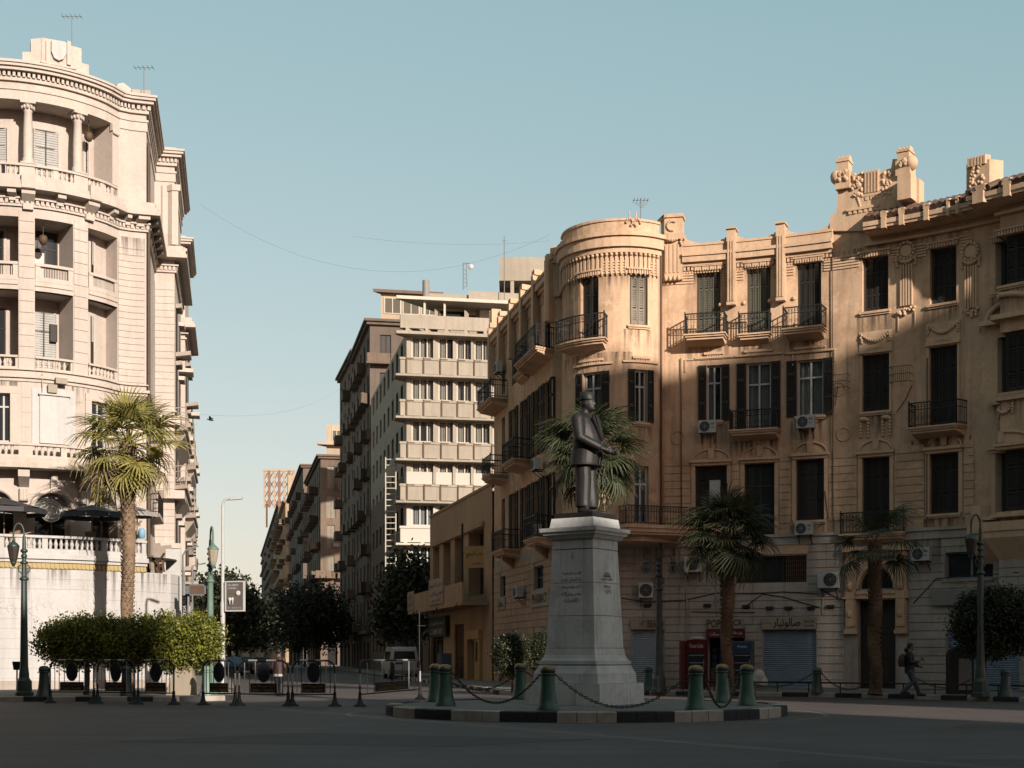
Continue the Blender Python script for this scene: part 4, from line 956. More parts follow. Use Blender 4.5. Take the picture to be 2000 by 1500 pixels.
# ================================================================= CREAM CORNER BUILDING (left, convex tower front)
LC, LR = (-22.2, 64.2), 5.1
larc = arc(LC[0], LC[1], LR, 225, 330, 24)
LP = Path([(-29.5, 56.6)] + larc + [(-17.45, 62.45), (-17.0, 62.75), (-16.35, 62.95), (-17.62, 69.4), (-16.68, 69.6), (-18.35, 78.0), (-19.4, 78.0), (-20.6, 84.0), (-19.55, 84.2), (-20.95, 91.2), (-22.0, 91.4)])
k_arc0, k_arc1 = 1, len(larc)
ua0, ua1 = LP.u[1], LP.u[len(larc)]
u_c = LP.u[len(larc) + 3]                        # outer corner at the street
def lx(px): return LP.hit(px, ua0, u_c)
u_ref = lx(68)
def lz(py): return LP.zp(u_ref, py)
lb = thing('corner_building', (-22, 62, .15), 'cream stone corner building with curved colonnaded loggias and a long terrace balustrade', 'building')
z5t, z5r, z5b, z5f = lz(200), lz(322), lz(350), lz(378)
z4t, z4r, z4b, z4s = lz(426), lz(514), lz(545), lz(568)
z3r, z3b, z3l = lz(696), lz(722), lz(737)
z2t, z2b, z1r, z1b, z1s = lz(771), lz(865), lz(871), lz(898), lz(919)
zat_, zac = lz(961), lz(1040)
zroof = lz(128)
lu0 = ua0 + .5
jl = lx(229)
op5 = (lu0, lx(217), z5b, z5t, .8, 0)
op4 = [(lu0, lx(36), z4b, z4t, 1.2, 0), (lx(68), lx(143), z4b, z4t, 1.2, 0), (lx(172), jl, z4b, z4t, .5, 0)]
op3 = [(q_[0], q_[1], z3b, z4s, q_[4], 0) for q_ in op4]
op2 = [(lx(-8), lx(20), z2b, z2t), (lx(178), lx(210), z2b, z2t)]
ar = [(lx(-45), lx(26)), (lx(68), lx(138)), (lx(178), lx(230))]
opa = [(a, b, lz(1085), zat_, .35, 1) for a, b in ar]
mb = MB(); wall(mb, LP, 0, LP.U, 0, zroof, [op5] + op4 + op3 + op2 + opa, .25, .6)
# arch heads
for a, b, c, d, _, _ in opa:
    uc = (a + b) / 2; r_ = (b - a) / 2; zs = d - min(r_, .95); n = 12
    for i in range(n):
        t0, t1 = math.pi - math.pi * i / n, math.pi - math.pi * (i + 1) / n; k = d - zs
        P0, P1 = (uc + r_ * math.cos(t0), zs + k * math.sin(t0)), (uc + r_ * math.cos(t1), zs + k * math.sin(t1))
        mb.fprism(LP, [P0, P1, (P1[0], d), (P0[0], d)], -.3, .005)
rf = [LP.xy(u, -.2) for u in LP.u]
mb.add([V3(p.x, p.y, zroof - .5) for p in rf] + [V3(-34, 92, zroof - .5), V3(-38, 58, zroof - .5)], [tuple(range(len(rf) + 2))])
for a, b in (((-22.0, 91.4), (-34, 92)), ((-34, 92), (-38, 58)), ((-38, 58), (-29.5, 56.6))): mb.quad(V3(a[0], a[1], 0), V3(b[0], b[1], 0), V3(b[0], b[1], zroof), V3(a[0], a[1], zroof))
mb.build('wall', ['cream', 'room_dark'], lb)
UE = LP.U
# cornices and string bands run right round the front and the street side
def band(name, z0, z1, o0, o1, m='cream_trim', u0=0.3, u1=None):
    q = MB(); q.fbox(LP, u0, u1 or UE - .05, z0, z1, o0, o1); return q.build(name, m, lb)
zc = lz(163)
band('architrave', z5t + .02, z5t + .42, -.02, .05); band('architrave', z5t + .42, z5t + .52, -.02, .10)
q = MB(); q.fbox(LP, .3, UE - .05, zc - .02, zc + .14, -.02, .12); q.fbox(LP, .3, UE - .05, zc + .36, zc + .5, -.02, .34); q.fbox(LP, .3, UE - .05, zc + .5, zc + .62, -.02, .44); q.fbox(LP, .3, UE - .05, zc + .62, zc + .72, -.02, .5); q.build('cornice', 'cream_trim', lb)
q = MB(); dentils(q, LP, .5, LP.u[len(larc) + 6], zc + .14, zc + .36, -.02, .20, .19, .55); q.build('dentil_row', 'cream_trim', lb)
q = MB(); q.fbox(LP, .3, UE - .05, zroof - .35, zroof + .05, -.5, .02); q.fbox(LP, .3, UE - .05, zroof + .05, zroof + .15, -.5, .06); q.build('parapet', 'cream', lb)
def zpt(x, y): u = lx(x); return (u, LP.zp(u, y))
for pts, o1 in (([(44, 135), (44, 103), (60, 103), (60, 78), (80, 76), (80, 135)], .10), ([(80, 135), (80, 76), (136, 86), (136, 150)], .16), ([(136, 150), (136, 90), (157, 96), (157, 124), (171, 128), (171, 158)], .10), ([(228, 190), (228, 164), (240, 162), (256, 174), (256, 200)], .04), ([(256, 200), (256, 176), (289, 178), (289, 215)], .12)):
    q = MB(); q.fprism(LP, [zpt(x, y) for x, y in pts], -.5, o1); q.build('crest_block', 'cream', lb)
q = MB(); q.fprism(LP, [zpt(98, 83), zpt(126, 88), zpt(126, 108), zpt(120, 119), zpt(112, 122), zpt(103, 117), zpt(98, 104)], .1, .26); q.build('shield_emblem', 'marble_cream', lb)
for x in (92, 131):
    q = MB(); u = lx(x); q.fbox(LP, u - .08, u + .08, LP.zp(u, 130), LP.zp(u, 84), .12, .24); q.build('crest_fillet', 'cream_trim', lb)
q = MB(); q.fprism(LP, [zpt(78, 122), zpt(144, 137), zpt(144, 140), zpt(78, 126)], .1, .28); q.build('crest_shelf', 'cream_trim', lb)
# columns of the top loggia
for x in (-40, 55, 157):
    u = lx(x) if x > 0 else lx(5) - 1.4; p = LP.V(u, -.24, z5r + .02); h = z5t - z5r
    q = MB(); q.lathe([(.27, 0), (.27, .12), (.22, .16), (.25, .24), (.195, .3), (.20, h * .5), (.165, h - .42), (.19, h - .38), (.17, h - .3), (.26, h - .12), (.29, h - .11), (.29, h)], 16, p); q.obox(p + V3(0, 0, .03), LP.T(u) * .3, LP.N(u) * .3, V3(0, 0, .035)); q.obox(p + V3(0, 0, h - .05), LP.T(u) * .31, LP.N(u) * .31, V3(0, 0, .045))
    c = q.build('column', 'cream_trim', lb)
    q = MB()
    for k in range(10): th = 2 * math.pi * k / 10; q.ell(p + V3(.24 * math.cos(th), .24 * math.sin(th), h - .22), .06, .06, .09, 6, 4)
    q.build('capital', 'cream_trim', c)
q = MB(); a, b = lx(217), jl; q.fbox(LP, a, b, z5r, z5t, -.02, .08); q.fbox(LP, a - .05, b + .05, z5t - .3, z5t, -.02, .14)
for k in range(6): q.ell(LP.V(a + (b - a) * (k + .5) / 6, .14, z5t - .36), .06, .05, .08, 6, 4)
q.build('pilaster', 'cream_trim', lb)
# inner back walls: windows and doors of the loggias
def inner(x0, x1, z0, z1, style, frame='frame_dark', off=-1.5):
    IPth = Path([LP.xy(u, off) for u in LP.brk(ua0, ua1)])
    k = CX; a, b = IPth.hit(x0), IPth.hit(x1)
    q = MB(); o = -.0
    q.fbox(IPth, a - .13, b + .13, z0, z1 + .14, .0, .06); w = q.build('loggia_window', 'cream_trim', lb)
    q = MB(); q.fbox(IPth, a, b, z0, z1, .055, .068); q.build('pane', 'glass_dark', w)
    q = MB()
    for s, e in ((a, a + .06), (b - .06, b), ((a + b) / 2 - .03, (a + b) / 2 + .03)): q.fbox(IPth, s, e, z0, z1, .068, .1)
    q.fbox(IPth, a, b, z1 - .06, z1, .068, .1); q.fbox(IPth, a, b, z0 + (z1 - z0) * .68, z0 + (z1 - z0) * .68 + .05, .068, .1); q.build('frame', frame, w)
    if style:
        q = MB(); zz = z0 + (z1 - z0) * style; n = int((z1 - zz) / .1)
        for i in range(n): z = zz + (z1 - zz) * i / n; h = (z1 - zz) / n; q.quad(IPth.V(a + .02, .125, z), IPth.V(b - .02, .125, z), IPth.V(b - .02, .10, z + h), IPth.V(a + .02, .10, z + h))
        q.build('blind', 'blind_grey', w)
    else:
        q = MB(); q.fbox(IPth, a + .1, a + (b - a) * .48, z0, z0 + (z1 - z0) * .62, .07, .075); q.build('curtain', 'curtain', w)
    return IPth
zf = z5b + .02
inner(-30, 14, zf, z5t - .85, .35, off=-1.1); inner(64, 112, zf, z5t - .75, .05, off=-1.1); inner(166, 200, zf, z5t - .75, .12, off=-1.1)
zf = z4b + .02
inner(-20, 8, zf, z4t - .25, 0); inner(62, 111, zf, z4t - .12, .0); inner(176, 207, zf, z4t - .28, .55, off=-.8)
zf = z3b + .02
inner(-20, 12, zf, z4s - .5, 0); inner(60, 108, zf, z4s - .5, .1); inner(175, 205, zf, z4s - .5, .6, off=-.8)
for x, zt in ((88, z4t), (186, z5t)):
    q = MB(); u = lx(x); p = LP.V(u, -.45, zt - .03); q.tube([p, p - V3(0, 0, .5)], .015, 5); q.lathe([(.02, -.5), (.16, -.56), (.2, -.75), (.12, -.9), (.02, -.95)], 8, p); q.build('hanging_lamp', 'frame_brown', lb)
q = MB(); u = lx(124); zz = z4s - 1.45; q.fbox(LP, u - .2, u + .2, zz - .35, zz + .4, -1.48, -1.2); q.build('wall_lantern', 'frame_dark', lb)
# balustrades
BAL = [(.05, 0), (.075, .03), (.075, .07), (.045, .1), (.085, .26), (.09, .34), (.05, .52), (.045, .6), (.07, .63), (.07, .68), (.05, .7)]
def balustrade(P, u0, u1, z0, z1, o, thick, m, parent, piers=(), groups=1, blocks=()):
    q = MB(); h = z1 - z0
    q.fbox(P, u0, u1, z0, z0 + h * .16, o - thick, o); q.fbox(P, u0, u1, z1 - h * .16, z1, o - thick - .03, o + .04); r = q.build('balustrade', m, parent)
    solid = [(a, b) for a, b in blocks]
    for a, b in solid: MB().fbox(P, a, b, z0 + h * .16, z1 - h * .16, o - thick + .02, o - .02).build('balustrade_pier', m, r)
    q = MB(); hh = h * .68; n = int((u1 - u0) / .21)
    for i in range(n):
        u = u0 + (u1 - u0) * (i + .5) / n
        if any(a - .03 < u < b + .03 for a, b in solid): continue
        p = P.V(u, o - thick / 2, z0 + h * .16); q.lathe([(x * 1.0, z / .7 * hh) for x, z in BAL], 7, p, 0, True, False)
    if q.v: tag(q.build('baluster', m, r), kind='stuff')
    return r
def bl(*xs): return [(lx(a), lx(b)) for a, b in xs]
balustrade(LP, lu0, jl, z5b, z5r, .02, .22, 'cream_trim', lb, blocks=[(lu0, lx(2))] + bl((10, 12), (38, 68), (104, 114), (145, 172), (196, 204), (222, 229)))
balustrade(LP, lu0, lx(35), z3b, z3r, .02, .22, 'cream_trim', lb, blocks=bl((30, 35)))
balustrade(LP, lx(69), lx(142), z3b, z3r, .02, .22, 'cream_trim', lb, blocks=bl((69, 70), (138, 142)))
balustrade(LP, lx(173), jl, z3b, z3r, .02, .22, 'cream_trim', lb, blocks=bl((224, 229)))
for a, b in ((lu0, lx(35)), (lx(69), lx(142)), (lx(173), jl)):
    q = MB(); z0, z1 = z4b, z4r; q.fbox(LP, a, b, z1 - .12, z1, -.2, .06); q.fbox(LP, a, b, z0 - .1, z0 + .1, -.2, .03); q.fbox(LP, a, a + .2, z0 + .1, z1 - .12, -.2, .03); q.fbox(LP, b - .2, b, z0 + .1, z1 - .12, -.2, .03)
    n = int((b - a) / .09)
    for i in range(n): u = a + .2 + (b - a - .4) * i / n; q.fbox(LP, u, u + .035, z0 + .1, z1 - .12, -.12, -.07)
    q.build('grille_parapet', 'cream_trim', lb)
    q = MB(); q.fbox(LP, a, b, z4s, z4b - .1, -.25, .02); q.fbox(LP, a, b, z4s + .2, z4s + .28, -.02, .07); q.build('loggia_slab', 'cream_trim', lb)
# great cornice under the top loggia with consoles
q = MB(); q.fbox(LP, .3, UE - .05, z5f, z5f + .18, -.02, .62); q.fbox(LP, .3, UE - .05, z5f + .18, z5b - .25, -.02, .55); q.fbox(LP, .3, UE - .05, z5b - .25, z5b, -.02, .42); q.build('cornice', 'cream_trim', lb)
q = MB(); zd = lz(402); dentils(q, LP, .5, LP.u[len(larc) + 6], zd, zd + .2, -.02, .14, .2, .6); q.fbox(LP, .3, UE - .05, zd - .1, zd, -.02, .1); q.fbox(LP, .3, UE - .05, zd + .2, zd + .27, -.02, .2); q.build('dentil_row', 'cream_trim', lb)
us = [lx(x) for x in (-10, 25, 55, 115, 172, 212, 247, 270)] + [u_c + .6 + 1.2 * i for i in range(5)]
for i, u in enumerate(us):
    big = i in (2, 4); w = .25 if big else .16; q = MB()
    q.fslope(LP, u - w, u + w, z5f - (.5 if big else .32), z5f, z5f - .18, z5f, -.02, .5); q.fbox(LP, u - w * .8, u + w * .8, z5f - (.75 if big else .42), z5f - (.5 if big else .32), -.02, .2)
    if big: q.fbox(LP, u - w, u + w, z5f + .02, z5b + .02, .4, .66)
    q.build('console', 'cream_trim', lb)
band('string_band', z3b - .05, z3b, -.02, .1); band('string_band', z3l - .06, z3l + .06, -.02, .16); band('string_band', z3l - .2, z3l - .06, -.02, .06)
# rusticated courses of the loggia piers and the flat corner
for a, b in ((lx(37), lx(67)), (lx(144), lx(171))):
    courses(lb, LP, a, b, z3r - .1, z4t + .3, .47, 9, [], 'cream', 'ashlar_course', .03, .02, .002)
courses(lb, LP, jl + .05, u_c - .08, z3l + .4, z4t - .1, .285, 9, [], 'cream', 'ashlar_course', .03, .018, .002)
courses(lb, LP, LP.u[len(larc) + 4] - 1.2, LP.u[len(larc) + 5] - .02, 5, z4t - .1, .34, 9, [], 'cream', 'ashlar_course', .03, .018, .002, 60)
courses(lb, LP, lx(-10), u_c - .1, z1r + .15, z3l - .25, .62, 2.4, [(a - .45, b + .45, c - .2, d + .45) for a, b, c, d in op2] + [(lx(60), lx(148), 0, 99)], 'cream', 'ashlar_course', .018, .015, .002)
# second storey: two windows and a blind panel in architraves
for a, b, c, d in op2:
    q = MB(); q.fbox(LP, a - .3, a - .003, c - .05, d, -.02, .06); q.fbox(LP, b + .003, b + .3, c - .05, d, -.02, .06); q.fbox(LP, a - .3, b + .3, d + .003, d + .3, -.02, .07); q.build('surround', 'cream_trim', lb)
    window(lb, LP, (a, b, c, d), style='dark', fm='frame_white', sillm='cream_trim', sill=False, transom=.75, cols=2)
a, b = lx(77), lx(133); q = MB(); q.fbox(LP, a - .3, b + .3, z2b - .05, z2t + .3, -.02, .05); q.fbox(LP, a, b, z2b, z2t, .05, .12); q.fbox(LP, a - .05, b + .05, z2t, z2t + .08, .05, .2); q.build('blind_panel', 'marble_cream', lb)
q = MB(); u = lx(100); q.fbox(LP, u - .18, u + .18, z2t + .1, z2t + .45, .1, .3); q.fbox(LP, u + .1, u + .55, z2t + .5, z2t + .75, .15, .4); q.fbox(LP, u - .4, u - .36, z2t + .1, z2t + .9, .1, .13); q.build('flood_lamp', 'sign_beige', lb)
balustrade(LP, lx(-20), lx(262), z1b, z1r, .75, .22, 'cream_trim', lb, blocks=[(lx(a), lx(b)) for a, b in ((-2, 1), (38, 62), (110, 120), (152, 172), (208, 222), (250, 262))])
q = MB(); q.fbox(LP, lx(-20), lx(264), z1s, z1s + .22, -.02, .95); q.fbox(LP, lx(-20), lx(264), z1s + .22, z1b, -.02, .86); q.build('balcony_slab', 'cream_trim', lb)
for x in (47, 160, 232):
    u = lx(x); q = MB(); q.fslope(LP, u - .2, u + .2, z1s - .75, z1s, z1s - .35, z1s, -.02, .75); q.fbox(LP, u - .17, u + .17, z1s - 1.3, z1s - .75, -.02, .22)
    for k in range(3): q.fbox(LP, u - .14 + .11 * k, u - .08 + .11 * k, z1s - 1.25, z1s - .8, .2, .26)
    q.build('console', 'cream_trim', lb)
for a, b in ar:
    q = MB(); uc, r_ = (a + b) / 2, (b - a) / 2; k = min(r_, .95)
    q.ftube(LP, [(uc + (r_ + .12) * math.cos(math.pi - math.pi * i / 16), zat_ - k + (k + .1) * math.sin(math.pi * i / 16), .06) for i in range(17)], .12, 6); q.fbox(LP, uc - .14, uc + .14, zat_ - .02, zat_ + .55, -.02, .22); q.ell(LP.V(uc, .2, zat_ + .6), .16, .14, .2, 8, 5)
    q.build('archivolt', 'cream_trim', lb)
    q = MB()
    for i in range(14):
        z = zat_ - .95 + .95 * i / 14; w_ = r_ * math.sqrt(max(0, 1 - ((z - zat_ + k) / k) ** 2)) if z > zat_ - k else r_
        q.fbox(LP, uc - w_, uc + w_, z, z + .045, -.3, -.26)
    q.build('fanlight_slats', 'blind_grey', lb)
    q = MB(); q.fbox(LP, uc - .03, uc + .03, lz(1085), zat_ - .95, -.3, -.25); q.fbox(LP, a, b, zat_ - 1.02, zat_ - .94, -.3, -.24); q.build('door_frame', 'frame_brown', lb)
q = MB(); uc = (ar[1][0] + ar[1][1]) / 2; c = LP.V(uc - .05, -.2, zat_ - .75); T_, N_ = LP.T(uc), LP.N(uc)
for rr in (.46, .36, .2): q.tube([c + T_ * (rr * math.cos(2 * math.pi * j / 20)) + V3(0, 0, rr * math.sin(2 * math.pi * j / 20)) for j in range(21)], .035, 5)
for k in range(12): th = 2 * math.pi * k / 12; q.tube([c + T_ * .2 * math.cos(th) + V3(0, 0, .2 * math.sin(th)), c + T_ * .46 * math.cos(th) + V3(0, 0, .46 * math.sin(th))], .022, 4)
q.prism([c - N_ * .03 + T_ * .45 * math.cos(2 * math.pi * j / 20) + V3(0, 0, .45 * math.sin(2 * math.pi * j / 20)) for j in range(20)], N_ * .015); q.build('round_emblem', 'sign_white', lb)
# street side: bays with windows, iron balconies, scrolled porch hoods, drainpipe
ub = LP.u[len(larc) + 4]; ub1 = LP.u[len(larc) + 5]
q = MB(); q.tube([LP.V(u_c + .15, .1, .3), LP.V(u_c + .15, .1, zroof - 2)], .08, 6); q.build('drain_pipe', 'frame_brown', lb)
uu = ub - 1.0
q = MB(); q.fbox(LP, ub + .3, ub1 - .25, z5b + .1, z5t - .2, -.02, .09); q.fbox(LP, ub + .55, ub + .85, z5b + .1, z5t - .2, .05, .3); q.fbox(LP, ub + .5, ub + .9, z5t - .5, z5t - .2, .05, .36); q.build('pilaster', 'cream_trim', lb)
for z, st in ((z3r - 3.0, 1), (z3r - 6.2, 0)):
    a, b = u_c + 1.2, u_c + 5.0; q = MB(); q.fbox(LP, a, b, z - .16, z, -.02, .55); w_ = q.build('balcony', 'cream_trim', lb); railing(LP, a, b, z, .5, .9, 'iron', w_)
for k, z in enumerate((4.6, 6.3)):
    q = MB(); a, b = ub1 + .1, ub1 + 1.3
    for i in range(8):
        t = i / 7; q.fslope(LP, ub - .9 + .1 * i, ub - .8 + .1 * i, z - .35 + .5 * t * t, z + .0 + .6 * t, z - .3 + .5 * t * t, z + .6 * t, -.02, .95 - .1 * t)
    q.fbox(LP, ub, ub1, z + .5, z + .75, -.02, .3); q.build('porch_hood', 'cream_trim', lb)
q = MB(); q.fbox(LP, ub - .1, ub1 + 2.5, z1s - .1, z1s + .3, -.02, .5); q.build('string_course', 'cream_trim', lb); q = MB(); q.fbox(LP, ub - .1, ub1 + 2.5, z3l - .4, z3l + .1, -.02, .28); q.build('string_course', 'cream_trim', lb)
for z0, z1 in ((z4b - .6, z4t - 1.0), (z3b - .4, z4s - .8), (z2b, z2t), (6.0, 8.4)):
    for s in (len(larc) + 5, len(larc) + 9):
        for f_ in (.25, .7):
            u = LP.u[s] + (LP.u[s + 1] - LP.u[s]) * f_; q = MB(); q.fbox(LP, u - .5, u + .5, z0, z1, .0, .05); w_ = q.build('bay_window', 'frame_dark', lb)
            q = MB(); q.fbox(LP, u - .62, u + .62, z0 - .2, z0, -.02, .75); q.build('sill', 'cream_trim', w_)
            q = MB(); q.fbox(LP, u - .65, u + .65, z1 + .05, z1 + .25, -.02, .3); q.build('hood', 'cream_trim', w_)
for s in (len(larc) + 5, len(larc) + 9):
    for z in (z3r - 1.3, z1r - .4):
        u = (LP.u[s] + LP.u[s + 1]) / 2; q = MB(); q.fbox(LP, LP.u[s] + .3, LP.u[s + 1] - .4, z - .2, z, -.02, .62); q.fslope(LP, LP.u[s] + .6, LP.u[s + 1] - .7, z - 1.1, z - .2, z - .45, z - .2, -.02, .5); w_ = q.build('balcony', 'cream_trim', lb); railing(LP, LP.u[s] + .4, LP.u[s + 1] - .5, z, .55, .95, 'cream_trim', w_, .2, curl=False)
# ------------------------------------------------ terrace with white panelled wall
TP = Path([(-34, 53.8), (-25.5, 55.2), (-20.3, 56.4), (-17.9, 57.6), (-16.3, 58.9), (-15.3, 60.0), (-14.75, 60.8), (-14.6, 61.6), (-14.95, 63.6)])
tz = lambda y: zat(y, TP.xy(TP.hit(60))[1])
zt0, zt1, zt2, zt3 = tz(1110), tz(1090), tz(1076), tz(1045)
mb = MB(); wall(mb, TP, 0, TP.U, 0, zt0, [])
tf = [TP.xy(u, -.1) for u in TP.u]; mb.add([V3(p.x, p.y, zt2 - .02) for p in tf] + [V3(-17.3, 63.2, zt2 - .02), V3(-20, 63, zt2 - .02), V3(-30, 60, zt2 - .02)], [tuple(range(len(tf) + 3))]); mb.build('terrace_wall', ['marble_cream'], lb)
courses(lb, TP, TP.hit(-25), TP.U - .03, .18, zt0 - .02, .42, 2.2, [(TP.hit(60), TP.hit(200), 2.5, 4.1)], 'marble_cream', 'panel_course', .016, .012, .002, 200)
q = MB(); q.fbox(TP, 0, TP.U, 0, .5, -.02, .05); q.build('plinth', 'stone_beige', lb)
q = MB(); a, b = TP.hit(62), TP.hit(198); q.fbox(TP, a, b, 2.5, 4.1, -.02, .02)
for s in (-1, 1):
    for k in range(9): u = (a + b) / 2 + s * (.25 + .28 * k); q.tube([TP.V(u + .16 * math.cos(2 * math.pi * j / 10), .018, 3.4 + .35 * math.sin(k * .9) * .5 + .14 * math.sin(2 * math.pi * j / 10)) for j in range(8)], .012, 4)
q.ftube(TP, [(a + (b - a) * i / 24, 2.95 + .2 * math.cos(i * .52), .02) for i in range(25)], .011); q.build('relief_panel', 'marble_cream', lb)
te = TP.hit(284)
q = MB(); zy_ = tz(1098); q.fbox(TP, 0, te, zt0, zy_, -.1, .06); q.build('painted_band', 'yellow_paint', lb)
q = MB(); dentils(q, TP, TP.hit(-20), te, zt0 + .03, zy_ - .03, .05, .1, .17, .5); q.build('dentil_row', 'yellow_paint', lb)
q = MB(); q.fbox(TP, 0, te, zy_, zt1 - .03, -.1, .14); q.fbox(TP, 0, te, zt1 - .03, zt1 + .16, -.1, .24); q.fbox(TP, 0, te, zt1 + .16, zt2, -.1, .12); q.build('terrace_cornice', 'marble_cream', lb)
balustrade(TP, TP.hit(-25), te, zt2, zt3, .08, .24, 'marble_cream', lb, blocks=[(TP.hit(a), TP.hit(b)) for a, b in ((-2, 8), (30, 52), (82, 93), (198, 209), (236, 262), (276, 283))])
q = MB()
for k in range(12): u = te + .1 + R.uniform(0, 1.4); p = TP.V(u, R.uniform(-.8, -.1), zt0 + R.uniform(0, .3)); q.beam(p, p + V3(R.uniform(-.5, .5), R.uniform(-.3, .3), R.uniform(.1, .8)), .07)
q.build('loose_timber', 'frame_brown', lb)
# umbrellas and things on the terrace
def umbrella(px, Y, py_top, rad_, mat, label, name='parasol'):
    x = xat(px, Y); z0 = zt2; zt = zat(py_top, Y); t = thing(name, (x, Y, z0), label, 'parasol', 'parasols on the terrace')
    q = MB(); p = V3(x, Y, z0); q.tube([p, V3(x, Y, zt)], .03, 8); q.build('pole', 'wood_pole', t)
    q = MB(); n = 8; top = V3(x, Y, zt); rim = [V3(x + rad_ * math.cos(2 * math.pi * i / n), Y + rad_ * math.sin(2 * math.pi * i / n), zt - .42 * rad_ / 1.5) for i in range(n)]
    for i in range(n):
        a, b = rim[i], rim[(i + 1) % n]; m_ = (a + b) / 2 + V3(0, 0, .05); mid = (top + m_) / 2 - V3(0, 0, .03)
        q.add([top, a, m_, b, mid], [(0, 1, 4), (1, 2, 4), (2, 3, 4), (3, 0, 4)]); q.quad(a, b, b - V3(0, 0, .2), a - V3(0, 0, .2))
    q.build('canopy', mat, t)
    q = MB()
    for a in rim: q.beam(top - V3(0, 0, .08), a - V3(0, 0, .03), .02)
    q.build('rib', 'frame_brown', t); return t
umbrella(8, 57.8, 972, 1.75, 'umbrella_grey', 'dark grey open parasol over the terrace, the one nearest the picture edge')
umbrella(180, 59.0, 986, 1.35, 'umbrella_blue', 'blue grey open parasol on the terrace before the round white emblem arch')
umbrella(268, 60.6, 990, .85, 'umbrella_pale', 'small dark brown parasol half hidden behind the tall palm trunk')
t = thing('water_dispenser', (xat(277, 60), 60, zt2), 'blue water bottle dispenser on the terrace beside the palm trunk', 'dispenser'); q = MB(); p = V3(xat(277, 60), 60, zt2); q.box(p.x - .16, p.x + .16, p.y - .16, p.y + .16, p.z, p.z + .75); q.build('cabinet', 'ac_white', t); q = MB(); q.lathe([(.06, .75), (.15, .82), (.15, 1.12), (.08, 1.2)], 10, p); q.build('bottle', 'water_bottle', t)
for i, (x, lab) in enumerate(((24, 'wooden terrace chair under the dark grey parasol'), (165, 'wooden terrace chair under the blue grey parasol'))):
    t = thing('terrace_chair', (xat(x, 57.9), 58.0 + .5 * i, zt2), lab, 'chair'); p = Vector(t.location)
    q = MB(); q.box(p.x - .22, p.x + .22, p.y - .22, p.y + .22, p.z + .42, p.z + .47); q.build('seat', 'wood_pole', t); q = MB(); q.box(p.x - .22, p.x + .22, p.y + .19, p.y + .23, p.z + .5, p.z + .95); q.build('backrest', 'wood_pole', t)
    for dx in (-.19, .19):
        for dy in (-.19, .19): q = MB(); q.box(p.x + dx - .02, p.x + dx + .02, p.y + dy - .02, p.y + dy + .02, p.z, p.z + .42); q.build('leg', 'wood_pole', t)
for px, py, hh, lab in ((140, 85, 55, 'thin mast aerial standing behind the carved crest'), (281, 180, 50, 'T shaped aerial on the roof end of the cream building')):
    Y = 63; p = V3(xat(px, Y), Y, zroof - .5); zt = zat(py - hh, Y); t = thing('roof_antenna', p, lab, 'antenna', 'aerials on the cream roof'); q = MB(); q.tube([p, V3(p.x, p.y, zt)], .022, 5); q.build('mast', 'metal_grey', t); q = MB(); q.tube([V3(p.x - .45, p.y, zt - .05), V3(p.x + .45, p.y, zt - .05)], .015, 4)
    for k in range(5): q.tube([V3(p.x - .4 + .2 * k, p.y - .25, zt - .05), V3(p.x - .4 + .2 * k, p.y + .25, zt - .05)], .011, 4)
    q.build('aerial_bars', 'metal_grey', t)
for a, b, z, ln in ((lx(232), u_c - .1, z3l - .25, 1.0), (lx(2), lx(36), z3l - .22, .8), (lx(140), lx(176), z3l - .22, 1.0), (lx(20), lx(70), z1b - .4, .5), (jl, u_c - .1, z5f - .9, 1.2)): soot(lb, LP, a, b, z, ln, .045)
for x0, x1, ln in ((20, 60, 1.3), (90, 150, .9), (205, 240, 1.6), (275, 325, 1.2)): soot(lb, TP, TP.hit(x0), TP.hit(x1), zt0 - .02, ln, .03)
# ================================================================= LOW OCHRE BUILDING between the two
BP2 = Path([(-5.47, 94.0), (-1.06, 75.5)])
low = thing('low_building', (-3.5, 84, .15), 'low ochre building with tall piers above a long concrete shop canopy', 'building')
def br(*a): return BP2.R(*a)
zl = 10.75
ops = [br(846, 858, 1070, 1165), br(866, 880, 1050, 1160), br(888, 905, 1035, 1150), br(915, 945, 1020, 1125)]
ops = [(a, b, 4.9, 8.6, .7) for a, b, c, d in ops]
gops = [BP2.R(842, 866, 1250, 1330), BP2.R(888, 906, 1215, 1328), BP2.R(920, 931, 1258, 1328)]
gops = [(a, b, .16, z) for (a, b, c, d), z in zip(gops, (3.6, 3.4, 2.35))]
mb = MB(); wall(mb, BP2, 0, BP2.U, 0, zl, ops + gops, .3, 1.0)
mb.quad(V3(-5.47, 94, zl - .4), V3(-1.06, 75.5, zl - .4), V3(5, 76, zl - .4), V3(4, 95, zl - .4)); mb.quad(V3(-5.47, 94, 0), V3(4, 95, 0), V3(4, 95, zl), V3(-5.47, 94, zl)); mb.build('wall', ['ochre_wall', 'room_dark'], low)
q = MB(); q.fbox(BP2, ops[0][0] - .2, ops[3][1] + .2, 8.65, 8.9, -.02, .16); q.build('lintel_band', 'ochre_wall', low)
q = MB(); q.fbox(BP2, 0, BP2.U, zl - .05, zl + .1, -.4, .06); q.build('coping', 'ochre_wall', low)
for op in ops: window(low, BP2, op[:4], style='dark', fm='frame_brown', dep=.7, cols=3, transom=.45, sill=False)
cu0, cu1 = 0.05, BP2.hit(955)
q = MB(); q.fbox(BP2, cu0, cu1, 4.25, 4.45, -.02, 1.5); q.fbox(BP2, cu0, cu1, 4.45, 5.5, 1.38, 1.5); q.fbox(BP2, cu0, cu0 + .12, 4.45, 5.5, 0, 1.38); q.build('canopy', 'ochre_wall', low)
roll_shutter(low, BP2, gops[1], 'rusty_iron')
window(low, BP2, gops[0], style='dark', fm='frame_dark', cols=3, transom=.7, sill=False)
